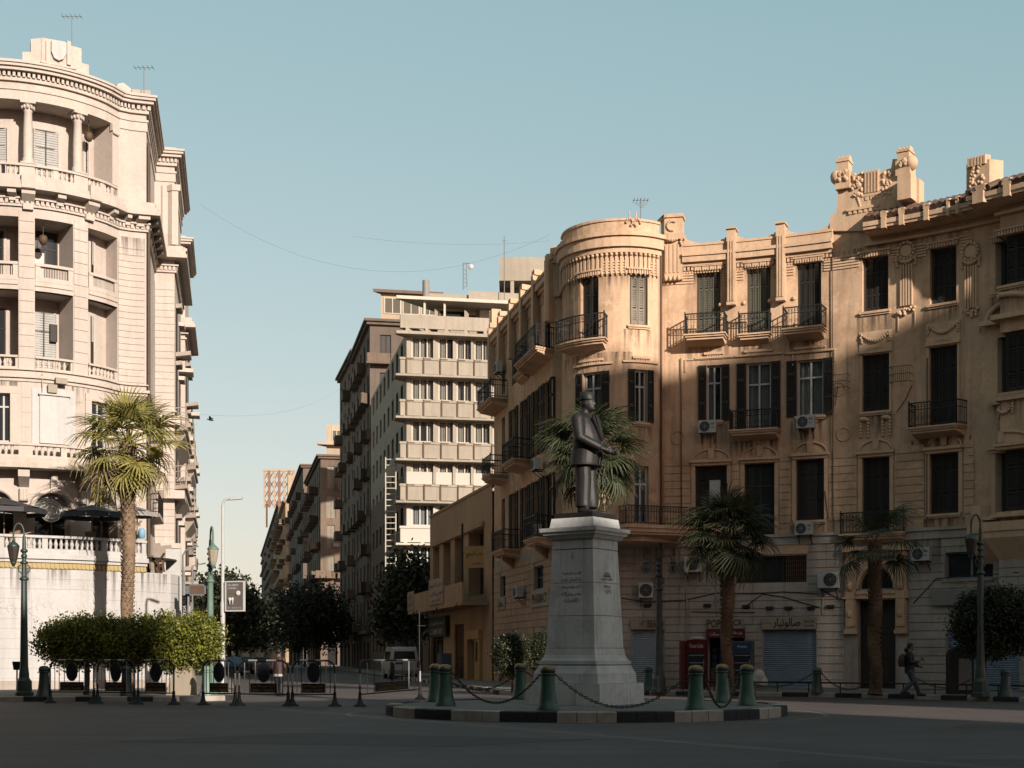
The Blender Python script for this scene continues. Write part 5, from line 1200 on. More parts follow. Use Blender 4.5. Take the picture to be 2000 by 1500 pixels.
q = MB(); q.fbox(BP2, gops[2][0] - .5, gops[2][1] + 1.6, 2.45, 2.95, -.02, .25); q.fbox(BP2, gops[2][0] - .45, gops[2][0] - .1, .16, 2.45, -.02, .2); q.fbox(BP2, gops[2][1] + .1, gops[2][1] + 1.5, .16, 2.45, -.02, .16); q.build('door_surround', 'sign_yellow', low)
q = MB(); q.fbox(BP2, gops[2][1] + .5, gops[2][1] + .95, 1.2, 2.3, .16, .2); q.build('notice_case', 'frame_dark', low)
q = MB()
for k in range(18): u = R.uniform(cu0 + 2, cu1 - 1); p = BP2.V(u, 1.45, 4.5); q.beam(p, p + V3(R.uniform(-.2, .2), R.uniform(-.3, .3), R.uniform(-.5, .1)), .05)
q.build('ragged_edging', 'iron', low)
board('banner', 'pale weathered banner with red lettering at the far tip of the long canopy', 'banner', BP2, cu0 + .1, cu0 + 2.6, 4.5, 5.7, 1.51, 1.56, 'sign_beige', [(arabic('حزب'), .5, .68, .34, .6, 'letter_red'), (arabic('التجمع'), .5, .28, .3, .75, 'letter_red')], 'banners on the long canopy')
u0, u1 = BP2.hit(887), BP2.hit(917)
board('banner', 'white banner with dense red lettering on the middle of the long canopy', 'banner', BP2, u0, u1, 4.55, 6.05, 1.51, 1.57, 'sign_beige', [(arabic('حزب التجمع'), .5, .74, .26, .85, 'letter_red'), (arabic('الوطنى التقدمى'), .5, .42, .2, .88, 'letter_red'), (arabic('الوحدوى'), .5, .16, .16, .6, 'letter_brown')], 'banners on the long canopy')
# yellow sign facing the square on a pole over the canopy
YP = Path([at(908, 1100, 80).xy, at(948.5, 1100, 79.2).xy])
t = board('hanging_sign', 'square ochre sign with dark brown lettering hung over the canopy', 'sign', YP, 0, YP.U, zat(1110, 80), zat(1068, 80), -.05, .05, 'sign_yellow', [(arabic('حزب التجمع'), .5, .62, .30, .8, 'letter_brown'), (arabic('العنوان'), .55, .2, .16, .45, 'letter_red')])
p = at(903, 1135, 80); q = MB(); q.tube([V3(p.x, p.y, 4.5), V3(p.x, p.y, zat(1023, 80))], .07, 6); q.beam(V3(p.x, p.y, zat(1080, 80)), V3(p.x + .3, p.y, zat(1080, 80)), .05); q.build('post', 'frame_dark', t)
board('shop_sign', 'dark green shop sign with pale letters under the canopy', 'sign', BP2, BP2.hit(845), BP2.hit(879), zat(1243, 88), zat(1203, 88), .1, .3, 'sign_green', [(arabic('مصر للطيران'), .5, .68, .25, .75, 'letter_white'), ('COMFORT', .5, .26, .28, .72, 'letter_white')], 'shop signs')
t = thing('utility_cabinet', BP2.V(BP2.hit(897), .6, .15), 'grey street cabinet against the low ochre building', 'cabinet'); p = BP2.V(BP2.hit(897), .9, .15); q = MB(); q.obox(p + V3(0, 0, .75), BP2.T(1) * .7, BP2.N(1) * .3, V3(0, 0, .75)); q.build('cabinet_body', 'crate_blue', t); q = MB(); q.obox(p + BP2.N(1) * .31 + V3(0, 0, .75), BP2.T(1) * .32, BP2.N(1) * .01, V3(0, 0, .68)); q.build('door', 'crate_blue', t)
t = thing('no_entry_pole', at(820, 1300, 66), 'thin dark signpost with a short arm standing on the pavement before the low building', 'pole'); p = at(819, 1300, 66); q = MB(); q.tube([V3(p.x, p.y, .15), V3(p.x, p.y, zat(1195, 66))], .03, 6); q.beam(V3(p.x - .1, p.y, zat(1222, 66)), V3(p.x + .3, p.y, zat(1222, 66)), .03); q.build('post', 'frame_dark', t)

# ================================================================= WHITE BLOCK down the street
WP = Path([(street_x(140) - .0, 140), (-8.29, 110.7), (9.5, 114.2)])
wb = thing('office_block', (-4, 116, .15), 'tall banded office block, weathered beige above and freshly painted white below', 'building')
uw = WP.u[1]
rows = [24.97 - 3.3 * k for k in range(8)]
cols_ = [(801, 848), (854, 886), (890, 921), (925, 957), (961, 990), (995, 1020)]
fw = [tuple(sorted((WP.hit(a, uw), WP.hit(b, uw)))) for a, b in cols_]
sw = [(2.0 + 3.4 * i, 3.6 + 3.4 * i) for i in range(8)]
ops = [(a, b, z, z + 1.65) for z in rows for a, b in fw if z > 1.6] + [(a, b, z, z + 1.7) for z in rows for a, b in sw if z > 1.6] + [(WP.hit(849, uw), WP.hit(907, uw), 28.3, 28.9)]
ops_hi = [q_ for q_ in ops if q_[2] > 14]; ops_lo = [q_ for q_ in ops if q_[2] <= 14]
mb = MB(); wall(mb, WP, 0, WP.U, 16.0, 27.0, ops_hi, .25, .6); wall(mb, WP, uw + 1.2, WP.U, 27.0, 29.4, [ops[-1]], .2, .6, o=-1.6)
mb.build('upper_wall', ['weathered_beige', 'room_dark'], wb)
mb = MB(); wall(mb, WP, uw - 1.5, WP.U, 0, 16.0, [q_ for q_ in ops_lo if q_[0] > uw - 1.4], .25, .6); mb.build('lower_wall', ['fresh_white', 'room_dark'], wb)
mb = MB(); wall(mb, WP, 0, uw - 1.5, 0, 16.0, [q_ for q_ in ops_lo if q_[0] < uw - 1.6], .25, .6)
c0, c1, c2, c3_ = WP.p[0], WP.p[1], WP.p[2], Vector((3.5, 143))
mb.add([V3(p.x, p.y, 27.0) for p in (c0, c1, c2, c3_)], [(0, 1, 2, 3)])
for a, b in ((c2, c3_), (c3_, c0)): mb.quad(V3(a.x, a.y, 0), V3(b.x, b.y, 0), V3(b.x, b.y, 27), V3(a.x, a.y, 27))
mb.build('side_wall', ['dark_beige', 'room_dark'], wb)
for op in ops[:-1]:
    if op[0] < uw: continue
    hi = op[2] > 14
    window(wb, WP, op[:4], style='glass', fm='frame_cream' if hi else 'frame_white', cols=3 if op[1] - op[0] > 1.5 else 2, transom=None, sill=False, dep=.12, cm='curtain_beige' if hi else 'curtain', curt=.92)
for op in ops[:-1]:
    if op[0] < uw: window(wb, WP, op[:4], style='dark', fm='frame_dark', cols=2, transom=None, sill=False, dep=.15)
for k, z in enumerate(rows[:6]):
    hi = z > 14; m = 'weathered_beige' if hi else 'fresh_white'
    q = MB(); q.fbox(WP, uw - .5, WP.U, z - .28, z - .10, -.02, .62); q.fbox(WP, uw - .45, WP.U, z - 1.36, z - .28, .40, .55); q.build('spandrel_band', m, wb)
    q = MB(); q.fbox(WP, uw - 1.6, WP.U, z - 1.62, z - 1.46, -.02, .95); q.build('floor_slab', m, wb)
    q = MB()
    for i in range(7): u = uw + .4 + 1.28 * i; q.fbox(WP, u - .1, u + .1, z - 1.46, z - 1.36, .2, .6)
    q.build('slab_block', m, wb)
    if hi:
        q = MB()
        for i in range(7):
            u = uw + .55 + 1.3 * i + R.uniform(-.1, .1); q.fbox(WP, u - .03, u + .03, z - 1.4, z - .1, .6, .66); q.fbox(WP, u - .03, u + .55, z - .22, z - .16, .6, .66)
        q.build('pipe_run', 'frame_brown', wb)
    for u in [f[1] + .04 for f in fw[:4]]:
        q = MB(); q.fbox(WP, u, u + .12, z, z + 1.65, -.02, .16); q.build('window_pier', m, wb)
z = rows[0] + 1.65
q = MB(); q.fbox(WP, uw - .6, WP.U, z + .02, z + .25, -.1, .9); q.fbox(WP, uw - .4, WP.U, z + .55, z + 1.6, .35, .55); q.fbox(WP, uw - .4, uw - .2, z + .55, z + 1.6, -3, .35)
for i in range(6): q.fbox(WP, uw + .4 + 1.5 * i, uw + .62 + 1.5 * i, z + .25, z + .55, .2, .55)
q.build('roof_terrace', 'weathered_beige', wb)
q = MB(); q.fbox(WP, uw - .2, WP.U, 29.35, 29.6, -6, .9); q.build('canopy_slab', 'frame_cream', wb)
q = MB(); q.fbox(WP, uw + .6, uw + 4.6, 29.6, 30.35, -5, -.9); q.fbox(WP, uw + 4.6, WP.U, 29.6, 30.6, -6, -.6); q.build('roof_house', 'weathered_beige', wb)
q = MB(); q.fbox(WP, WP.hit(921, uw), WP.hit(961, uw), 27.6, 29.3, -1.4, -1.2); q.build('white_panel', 'fresh_white', wb)
q = MB()
for x in (838, 876): u = WP.hit(x, uw); q.fbox(WP, u - .05, u + .05, z + 1.6, 29.35, .4, .5)
q.build('canopy_post', 'frame_cream', wb)
q = MB(); p = WP.V(uw + .7, -1, 29.6); q.tube([p, p + V3(0, 0, 1.75)], .28, 10); q.build('flue', 'concrete', wb)
q = MB(); q.fbox(WP, uw - 1.4, uw + 9, .1, 4.3, .03, .8); q.fbox(WP, uw - 1.6, uw + 9.2, 4.3, 4.5, -.02, 1.6); q.build('shop_front', 'grey_brown', wb)
for k in range(4):
    q = MB(); q.fbox(WP, uw + .3 + 2.1 * k, uw + 1.9 + 2.1 * k, .3, 3.2, .79, .84); q.build('shop_window', 'glass_dark', wb)
# lattice ladder frame fixed to the dark side wall
t = thing('ladder_frame', WP.V(uw - 1.6, .4, 8), 'tall pale metal ladder frame fixed to the side wall of the banded block', 'frame')
q = MB(); ya = 111.4; xa, xb = xat(753, ya), xat(773, ya)
for x in (xa, xb): q.tube([V3(x, ya, zat(1115, ya)), V3(x, ya, zat(893, ya))], .06, 5)
q.build('rail', 'frame_cream', t)
for k in range(20):
    q = MB(); z = zat(1112 - 11.3 * k, ya); q.tube([V3(xa, ya, z), V3(xb, ya, z)], .045, 5); q.build('rung', 'frame_cream', t)
q = MB()
for k in range(4): z = zat(1110 - 70 * k, ya); q.tube([V3(xb, ya, z), V3(xb + 1.0, ya + .3, z)], .05, 5)
q.build('bracket', 'frame_cream', t)
# roof-top water house and mast behind the tan block
rh = thing('roof_pavilion', (0, 118, 28), 'beige roof pavilion box raised on posts behind the tower', 'roof pavilion'); Y = 118
q = MB(); q.box(xat(975, Y), xat(1085, Y), Y, Y + 8, zat(548, Y), zat(502, Y)); q.build('tank_box', 'weathered_beige', rh)
q = MB(); q.box(xat(978, Y), xat(1085, Y), Y + 2.5, Y + 7, 26.9, zat(548, Y)); q.build('back_wall', 'dark_beige', rh)
for x in (997, 1074): q = MB(); q.box(xat(x, Y), xat(x + 7, Y), Y + .05, Y + .4, 26.9, zat(548, Y)); q.build('post', 'weathered_beige', rh)
t = thing('roof_antenna', at(905, 565, 113), 'lattice mast with a round dish on the banded block roof', 'antenna'); q = MB(); a = at(905, 566, 113); q.tube([a, at(905, 513, 113)], .04, 4); q.tube([at(905, 514, 113), at(918, 514, 113)], .03, 4); q.tube([at(912, 560, 113), at(911, 514, 113)], .03, 4)
for k in range(5): q.tube([at(905, 525 + 8 * k, 113), at(912, 531 + 8 * k, 113)], .02, 4)
q.build('mast', 'metal_grey', t); q = MB(); q.ell(at(920, 521, 112.8), .22, .1, .22, 10, 6); q.build('dish', 'sign_white', t)
t = thing('roof_antenna', at(985, 565, 112), 'plain thin pole aerial beside the raised roof pavilion', 'antenna'); q = MB(); q.tube([at(985, 585, 112), at(985, 462, 112)], .035, 4); q.build('mast', 'metal_grey', t); q = MB(); q.tube([at(981, 470, 112), at(989, 470, 112)], .02, 4); q.build('cross_arm', 'metal_grey', t)

# ================================================================= OTHER STREET HOUSES
def house(label, pts, h, mat, floors, bays, ops_w=1.2, bal=0.5, mat2='dark_beige', cornice=.6, gf=4.0, name='street_house', sides=(0,), wst='dark', dep=.9, seed=1, frame='frame_dark', balm=None):
    rr = random.Random(seed); P = Path(pts); t = thing(name, (pts[0][0], pts[0][1], 0.15), label, 'building')
    fh = (h - gf - .6) / floors; ops = []
    for si in range(len(pts) - 1):
        if si not in sides: continue
        a, b = P.u[si], P.u[si + 1]; n = bays[si] if isinstance(bays, dict) else bays
        for f in range(floors):
            for k in range(n):
                uc = a + (b - a) * (k + .5) / n; w = ops_w * rr.uniform(.85, 1.15); zz = gf + f * fh
                ops.append((uc - w / 2, uc + w / 2, zz + .25, zz + fh * .82, .25))
        for k in range(n):
            uc = a + (b - a) * (k + .5) / n; ops.append((uc - ops_w * .8, uc + ops_w * .8, .2, gf * .72, .3))
    mb = MB(); wall(mb, P, 0, P.U, 0, h, ops, .25, .6)
    back = Vector((12, 0)); mb.add([V3(p.x, p.y, h - .3) for p in P.p] + ([V3(P.p[-1].x + 12, P.p[0].y, h - .3)] if pts[0][1] > pts[-1][1] else [V3(P.p[-1].x - 8, P.p[-1].y, h - .3), V3(P.p[0].x - 8, P.p[0].y, h - .3)]), [tuple(range(len(P.p) + (1 if pts[0][1] > pts[-1][1] else 2)))])
    mb.build('wall', [mat, 'room_dark'], t)
    q = MB(); q.fbox(P, .02, P.U - .02, h - .05, h + .2, -.4, cornice); q.fbox(P, .02, P.U - .02, h - .35, h - .05, -.1, cornice * .6); q.build('cornice', mat, t)
    q = MB(); q.fbox(P, .02, P.U - .02, gf - .25, gf + .05, -.02, .4); q.build('shop_fascia', mat2, t)
    for q_ in ops:
        if q_[2] < 1: continue
        w = MB(); a, b, c, d = q_[:4]; w.fbox(P, a, b, c, d, -.22, -.18); w.fbox(P, a, a + .07, c, d, -.18, -.1); w.fbox(P, b - .07, b, c, d, -.18, -.1); w.fbox(P, (a + b) / 2 - .04, (a + b) / 2 + .04, c, d, -.18, -.12)
        w.build('window', frame if rr.random() < .7 else 'shutter_grey', t)
        if rr.random() < bal:
            w = MB(); w.fbox(P, a - .5, b + .5, c - .2, c, -.02, dep); bb = w.build('balcony', balm or mat, t)
            w = MB(); w.fbox(P, a - .5, b + .5, c, c + .85, dep - .1, dep); w.fbox(P, a - .5, a - .42, c, c + .85, 0, dep); w.fbox(P, b + .42, b + .5, c, c + .85, 0, dep); w.build('parapet', balm or mat2, bb)
        elif rr.random() < .25:
            w = MB(); w.fbox(P, b + .05, b + .75, c + .1, c + .6, .05, .4); w.build('air_conditioner', 'sign_beige', t)
    return P, t
S = street_x
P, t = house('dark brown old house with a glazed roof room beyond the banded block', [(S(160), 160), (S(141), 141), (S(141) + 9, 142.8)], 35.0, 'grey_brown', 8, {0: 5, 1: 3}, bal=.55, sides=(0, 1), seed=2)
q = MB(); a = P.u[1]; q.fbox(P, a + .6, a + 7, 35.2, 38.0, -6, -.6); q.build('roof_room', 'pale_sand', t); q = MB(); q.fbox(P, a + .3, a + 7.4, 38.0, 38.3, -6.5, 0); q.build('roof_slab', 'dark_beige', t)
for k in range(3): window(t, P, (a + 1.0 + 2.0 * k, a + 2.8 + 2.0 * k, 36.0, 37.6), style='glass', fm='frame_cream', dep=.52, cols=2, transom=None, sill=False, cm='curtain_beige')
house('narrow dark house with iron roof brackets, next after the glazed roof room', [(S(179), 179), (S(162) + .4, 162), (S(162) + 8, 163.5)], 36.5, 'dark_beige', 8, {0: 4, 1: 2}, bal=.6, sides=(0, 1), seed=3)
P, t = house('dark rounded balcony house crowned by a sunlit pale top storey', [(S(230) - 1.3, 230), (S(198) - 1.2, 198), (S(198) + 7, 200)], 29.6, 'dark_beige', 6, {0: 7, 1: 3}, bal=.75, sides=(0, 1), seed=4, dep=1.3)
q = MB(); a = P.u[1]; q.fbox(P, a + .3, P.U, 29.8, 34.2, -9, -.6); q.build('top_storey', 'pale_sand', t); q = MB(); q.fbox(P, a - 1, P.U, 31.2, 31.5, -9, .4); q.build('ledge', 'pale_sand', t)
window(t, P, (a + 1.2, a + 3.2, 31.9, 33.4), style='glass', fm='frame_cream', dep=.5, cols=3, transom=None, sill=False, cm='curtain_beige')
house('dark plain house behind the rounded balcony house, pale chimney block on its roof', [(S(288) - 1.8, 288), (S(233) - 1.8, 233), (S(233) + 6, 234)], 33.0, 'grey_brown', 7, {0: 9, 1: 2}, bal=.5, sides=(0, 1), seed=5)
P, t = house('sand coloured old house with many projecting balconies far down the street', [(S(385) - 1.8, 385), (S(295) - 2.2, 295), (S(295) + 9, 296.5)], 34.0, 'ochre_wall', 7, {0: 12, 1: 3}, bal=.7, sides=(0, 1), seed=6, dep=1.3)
q = MB(); a = P.u[1]; q.fbox(P, a - 3, a + 5, 34.2, 39.5, -8, -.5); q.build('top_storey', 'pale_sand', t)
house('hazy grey house at the far end of the street', [(S(600), 600), (S(390), 390), (S(390) + 4, 391)], 44.0, 'grey_brown', 9, {0: 16, 1: 1}, bal=.5, sides=(0,), seed=7)
# billboard scaffold on the far roof
t = thing('billboard_frame', at(545, 955, 350), 'red and cream steel billboard lattice standing on a far roof', 'billboard'); Y = 350; q = MB(); q2 = MB()
for k in range(7):
    x = 516 + 9.8 * k; (q if k % 2 else q2).beam(at(x, 990 - (18 if k > 3 else 0), Y), at(x, 919, Y), .55 if k % 2 else .35)
    if k < 6:
        for j in range(4): (q if j % 2 else q2).beam(at(x, 919 + 18 * j, Y), at(x + 9.8, 937 + 18 * j, Y), .22); q.beam(at(x + 9.8, 919 + 18 * j, Y), at(x, 937 + 18 * j, Y), .22)
q.build('red_lattice', 'rust_red', t); q2.beam(at(515, 919, Y), at(575, 919, Y), .5); q2.build('cream_lattice', 'pale_sand', t)
q = MB(); q.beam(at(521, 1030, Y), at(521, 985, Y), .4); q.beam(at(545, 1010, Y), at(545, 980, Y), .4); q.build('support', 'rusty_iron', t)
# left side of the street
L_ = left_x
house('flat beige house with a blank sunlit end wall on the sunny side of the street', [(L_(94) - 6, 93.2), (L_(94) + .3, 94), (L_(118) + .0, 118)], 21.5, 'pale_sand', 4, {1: 6}, bal=.7, sides=(1,), cornice=.3, seed=8, balm='cream')
house('taller cream house with stacked balconies on the sunny side of the street', [(L_(119) - 5, 118.6), (L_(119) + .2, 119), (L_(150) - .6, 150)], 22.5, 'cream', 5, {1: 8}, bal=.8, sides=(1,), cornice=.3, dep=.6, seed=9, balm='cream')
house('last low cream house visible on the sunny side of the street', [(L_(152) - 5, 151.6), (L_(152) - .4, 152), (L_(185) - 1.6, 185)], 18.5, 'cream', 4, {1: 7}, bal=.8, sides=(1,), cornice=.3, dep=.6, seed=10, balm='cream')
# low far end of the street: overpass-like pale hall
t = thing('street_end_hall', (-100, 440, 0), 'low pale hall with a long roof closing the end of the street', 'building'); q = MB(); q.box(-112, -70, 430, 445, 0, 7); q.build('wall', 'pale_sand', t); q = MB(); q.box(-114, -68, 428, 447, 7, 9); q.build('roof', 'concrete', t)
for k in range(9): q = MB(); q.box(-111 + 4.4 * k, -109 + 4.4 * k, 429.8, 430, 1, 5); q.build('window', 'glass_dark', t)
# ================================================================= HOUSES BEHIND THE CAMERA (they shade the square)
def OS(o, s): return (o * math.cos(SUN_AZ) - s * math.sin(SUN_AZ), o * math.sin(SUN_AZ) + s * math.cos(SUN_AZ))
def plaza_block(label, corners, h, mat, floors, bays):
    # corners listed so that outward faces point away from the block
    P = Path(corners + [corners[0]]); t = thing('plaza_house', (corners[0][0], corners[0][1], 0), label, 'building'); ops = []
    for si in range(len(corners)):
        a, b = P.u[si], P.u[si + 1]; n = max(1, int((b - a) / 4.2)); fh = (h - 4.5) / floors
        for f in range(floors):
            for k in range(n): uc = a + (b - a) * (k + .5) / n; ops.append((uc - .65, uc + .65, 4.8 + f * fh, 4.8 + f * fh + fh * .7))
    mb = MB(); wall(mb, P, 0, P.U, 0, h, ops, .25, .5); mb.add([V3(p[0], p[1], h - .02) for p in corners], [tuple(range(len(corners)))]); mb.build('wall', [mat, 'room_dark'], t)
    q = MB(); q.fbox(P, .02, P.U - .02, 4.0, 4.4, -.02, .3); q.build('string_course', mat, t)
plaza_block('tall tan house on the shaded side of the square, seen only from across it', [OS(32.3, -30), OS(32.3, -50), OS(41.9, -50), OS(41.9, -30)], 41.8, 'plaster_tan', 10, 8)
plaza_block('slightly lower tan house joined to the tall one on the shaded side', [OS(42.0, -30), OS(42.0, -50), OS(54, -50), OS(54, -30)], 40.2, 'plaster_tan', 10, 8)
plaza_block('long sand coloured house closing the square behind the viewer', [OS(15.5, -28.7), OS(15.5, -46), OS(26.3, -46), OS(26.3, -28.7)], 26.2, 'pale_sand', 6, 8)
plaza_block('highest sand coloured house behind the viewer', [OS(-42, -28.7), OS(-42, -46), OS(15.4, -46), OS(15.4, -28.7)], 31.4, 'pale_sand', 6, 8)
plaza_block('unseen dark block added on the flank of the square to cut sky light', [(-22, 16), (-22, 44), (-60, 44), (-60, 16)], 30.0, 'grey_brown', 6, 8)  # added out of view to lower the fill light from the left
plaza_block('unseen dark block added beside the viewer to keep sky light off the monument', [(-13, -24), (-13, 15.5), (-40, 15.5), (-40, -24)], 27.0, 'grey_brown', 6, 8)  # added out of view, dark so it bounces little light
# ================================================================= MONUMENT
YAW = rad(-34.7)                                   # the front (inscribed, lighter) face looks this way
mon = thing('monument_pedestal', (IC.x, IC.y, IH), 'tall tapering grey marble pedestal with carved lettering in the middle of the island', 'pedestal', None, YAW)
cor_Y = 36.6 - 1.0
mz_ = lambda py, Y=35.7: zat(py, Y) - IH
def stage(z0, z1, w0, w1, cuts, name='marble_block', gap=.006, cz=1):
    """square frustum cut into blocks; cuts: fractions across the width"""
    fr = [0] + list(cuts) + [1]
    for k in range(cz):
        za, zb = z0 + (z1 - z0) * k / cz, z0 + (z1 - z0) * (k + 1) / cz; wa, wb = w0 + (w1 - w0) * k / cz, w0 + (w1 - w0) * (k + 1) / cz
        for i in range(len(fr) - 1):
            for j in range(len(fr) - 1):
                if 0 < i < len(fr) - 2 and 0 < j < len(fr) - 2: continue
                x0, x1, y0, y1 = fr[i], fr[i + 1], fr[j], fr[j + 1]; g_ = gap
                def c(fx, fy, w, z, sx, sy): return V3((fx - .5) * w + sx * g_, (fy - .5) * w + sy * g_, z)
                a0 = 0 if i == 0 else 1; a1 = 0 if i == len(fr) - 2 else -1; b0 = 0 if j == 0 else 1; b1 = 0 if j == len(fr) - 2 else -1
                q = MB(); q.hexa([c(x0, y0, wa, za + g_ * .5, a0, b0), c(x1, y0, wa, za + g_ * .5, a1, b0), c(x1, y1, wa, za + g_ * .5, a1, b1), c(x0, y1, wa, za + g_ * .5, a0, b1), c(x0, y0, wb, zb - g_ * .5, a0, b0), c(x1, y0, wb, zb - g_ * .5, a1, b0), c(x1, y1, wb, zb - g_ * .5, a1, b1), c(x0, y1, wb, zb - g_ * .5, a0, b1)])
                q.build(name, 'pedestal_marble', mon, True)
q = MB()
for z0, z1, w in ((0, .5, 2.1), (.5, 1.0, 1.7), (1.0, 4.35, 1.12), (4.35, 4.7, 1.0)): q.box(-w / 2, w / 2, -w / 2, w / 2, z0, z1)
q.build('core', 'pedestal_marble', mon, True)
Zp = {p: mz_(p) for p in (1335, 1316, 1300, 1293, 1266, 1202, 1137, 1071, 1050, 1042, 1036, 1028, 1022, 1008, 996)}
stage(0, Zp[1335], 2.26, 2.22, (.33, .68)); stage(Zp[1335], Zp[1316], 1.96, 1.93, (.40, .72))
q0 = [(Zp[1316], 1.93), (Zp[1316] + .06, 1.87), (Zp[1316] + .13, 1.80), (Zp[1300], 1.75)]
for (za, wa), (zb, wb) in zip(q0, q0[1:]): stage(za, zb, wa, wb, (.30, .66), gap=.003)
stage(Zp[1300], Zp[1300] + .03, 1.66, 1.66, (.5,), gap=.002)
stage(Zp[1300] + .03, Zp[1293] + .03, 1.74, 1.74, (.28, .72), gap=.003)
q1 = [(Zp[1293] + .03, 1.68), (Zp[1293] + .10, 1.585), (Zp[1293] + .19, 1.52), (Zp[1266], 1.475)]
for (za, wa), (zb, wb) in zip(q1, q1[1:]): stage(za, zb, wa, wb, (.22, .78), gap=.003)
sh_w = lambda z: 1.45 + (1.235 - 1.45) * (z - Zp[1266]) / (Zp[1071] - Zp[1266])
for a, b in ((1266, 1202), (1202, 1137), (1137, 1071)): stage(Zp[a] + .008, Zp[b], sh_w(Zp[a]), sh_w(Zp[b]), (.22, .78), gap=.004)
stage(Zp[1071] + .02, Zp[1050], 1.235, 1.235, (.22, .78)); stage(Zp[1050], Zp[1042], 1.36, 1.50, (.4, .75), gap=.003); stage(Zp[1042], Zp[1036], 1.58, 1.62, (.4, .75), gap=.003); stage(Zp[1036], Zp[1028], 1.70, 1.72, (.4, .75), gap=.003)
stage(Zp[1028], Zp[1008], 1.34, 1.26, (.5,))
# carved, dark-painted Arabic lines
fx = lambda z: sh_w(z) / 2 + .006
def face_text(s, side, z, h, w):
    # side 0: lighter front face (+X), side 1: wide shaded face (-Y)
    c = V3(fx(z), 0, z) if side == 0 else V3(0, -fx(z), z)
    rt_ = V3(0, 1, 0) if side == 0 else V3(1, 0, 0)
    k = (1.45 - 1.235) / 2 / (Zp[1071] - Zp[1266]); up = V3(-k, 0, 1) if side == 0 else V3(0, k, 1)
    lettering(mon, arabic(s), c, rt_, up, h, 'incised_paint', w, .004, True, .004)
face_text('محمد', 0, mz_(1119), .16, .34); face_text('طلعت حرب', 0, mz_(1128), .17, .55); face_text('١٢٩٣', 0, mz_(1145), .10, .34); face_text('١٣٦٠', 0, mz_(1154), .10, .32)
face_text('أ', 1, mz_(1084), .16, .05)
for s, y, w in (('أقامت الحكومة', 1117, .58), ('هذا التمثال تخليدا', 1131, .60), ('لذكرى مؤسس بنك', 1145, .60), ('مصر وشركاته', 1159, .58), ('الاقتصادية', 1172, .42)): face_text(s, 1, mz_(y), .12, w)
# ---------------- bronze figure
st = thing('bronze_statue', (IC.x, IC.y, IH + Zp[1008]), 'dark bronze statue of a man in jacket and fez, hands joined, on the pedestal', 'statue', None, rad(-27))
SC = 3.17 / 1.80
q = MB(); k_ = YAW - rad(-27); q.prism([V3(.58 * (a * math.cos(k_) - c * math.sin(k_)), .58 * (a * math.sin(k_) + c * math.cos(k_)), 0) for a, c in ((-1, -1), (1, -1), (1, 1), (-1, 1))], V3(0, 0, .13)); q.build('plinth', 'bronze', st, True)
def human(pose, jacket=True, fez=False, face=True):
    """one closed body from joints; faces +X, height about 1.75"""
    b = MB(); J = pose
    b.loft([(.0, 0, .80, .135, .165), (.01, 0, .92, .145, .172), (.015, 0, 1.05, .145, .165), (.01, 0, 1.2, .140, .185), (0, 0, 1.34, .125, .205), (-.005, 0, 1.43, .095, .165), (0, 0, 1.48, .065, .085), (.012, 0, 1.56, .056, .058)], 16)
    hd = Vector(J['head']); b.ell(hd, .098, .078, .125, 14, 10); b.ell(hd + V3(.035, 0, -.055), .07, .058, .075, 10, 8)
    b.tube([V3(.0, 0, 1.46), hd + V3(-.01, 0, -.06)], [.062, .056], 10)
    if face:
        b.tube([hd + V3(.085, 0, .03), hd + V3(.112, 0, -.02)], [.012, .02], 6); b.ell(hd + V3(.085, 0, -.085), .028, .03, .022, 8, 6); b.ell(hd + V3(.09, 0, -.052), .016, .03, .008, 8, 5); b.ell(hd + V3(.08, 0, .045), .022, .055, .012, 8, 5)
        for s in (-1, 1): b.ell(hd + V3(-.005, s * .078, -.005), .022, .012, .034, 8, 6)
    for s in (-1, 1):
        h_ = V3(0, s * .09, .86); k, a, t_ = [Vector(v) for v in J['leg' + ('R' if s < 0 else 'L')]]
        b.tube([h_, h_.lerp(k, .5), k, k.lerp(a, .45), a], [.098, .088, .068, .066, .05], 12); d = (t_ - a); d.z = 0; d = d.normalized()
        b.tube([a + V3(0, 0, -.02) - d * .05, a + d * .05 + V3(0, 0, -.035), a + d * .13 + V3(0, 0, -.05), a + d * .19 + V3(0, 0, -.055)], [.045, .046, .040, .026], 10)
        sh_, el, wr, hn = [Vector(v) for v in J['arm' + ('R' if s < 0 else 'L')]]
        b.ell(sh_, .075, .075, .085, 10, 8); b.tube([sh_, sh_.lerp(el, .5), el, el.lerp(wr, .5), wr], [.072, .064, .054, .048, .036], 12)
        f = (hn - wr).normalized(); side = f.cross(V3(0, 0, 1)); side = side.normalized() if side.length > .1 else V3(0, 1, 0); up = side.cross(f).normalized()
        b.tube([wr, wr + f * .05, wr + f * .095], [.032, .04, .036], 8)
        curl = J.get('curl', .6)
        for i, (ofs, ln) in enumerate(((-.030, .062), (-.010, .074), (.010, .078), (.030, .070))):
            p0 = wr + f * .088 + up * ofs; p1 = p0 + f * ln * .5 - side * s * .012 * curl; p2 = p1 + (f * (1 - curl * .8) - side * s * curl) * ln * .5
            b.tube([p0 - f * .02, p0, p1, p2], [.0125, .0125, .0115, .009], 6)
        p0 = wr + f * .035 + up * .03; b.tube([p0, p0 + (f + up * .9) .normalized() * .045, p0 + (f * 1.2 + up * .6 - side * s * .3).normalized() * .08], [.015, .0135, .010], 6)
    return b
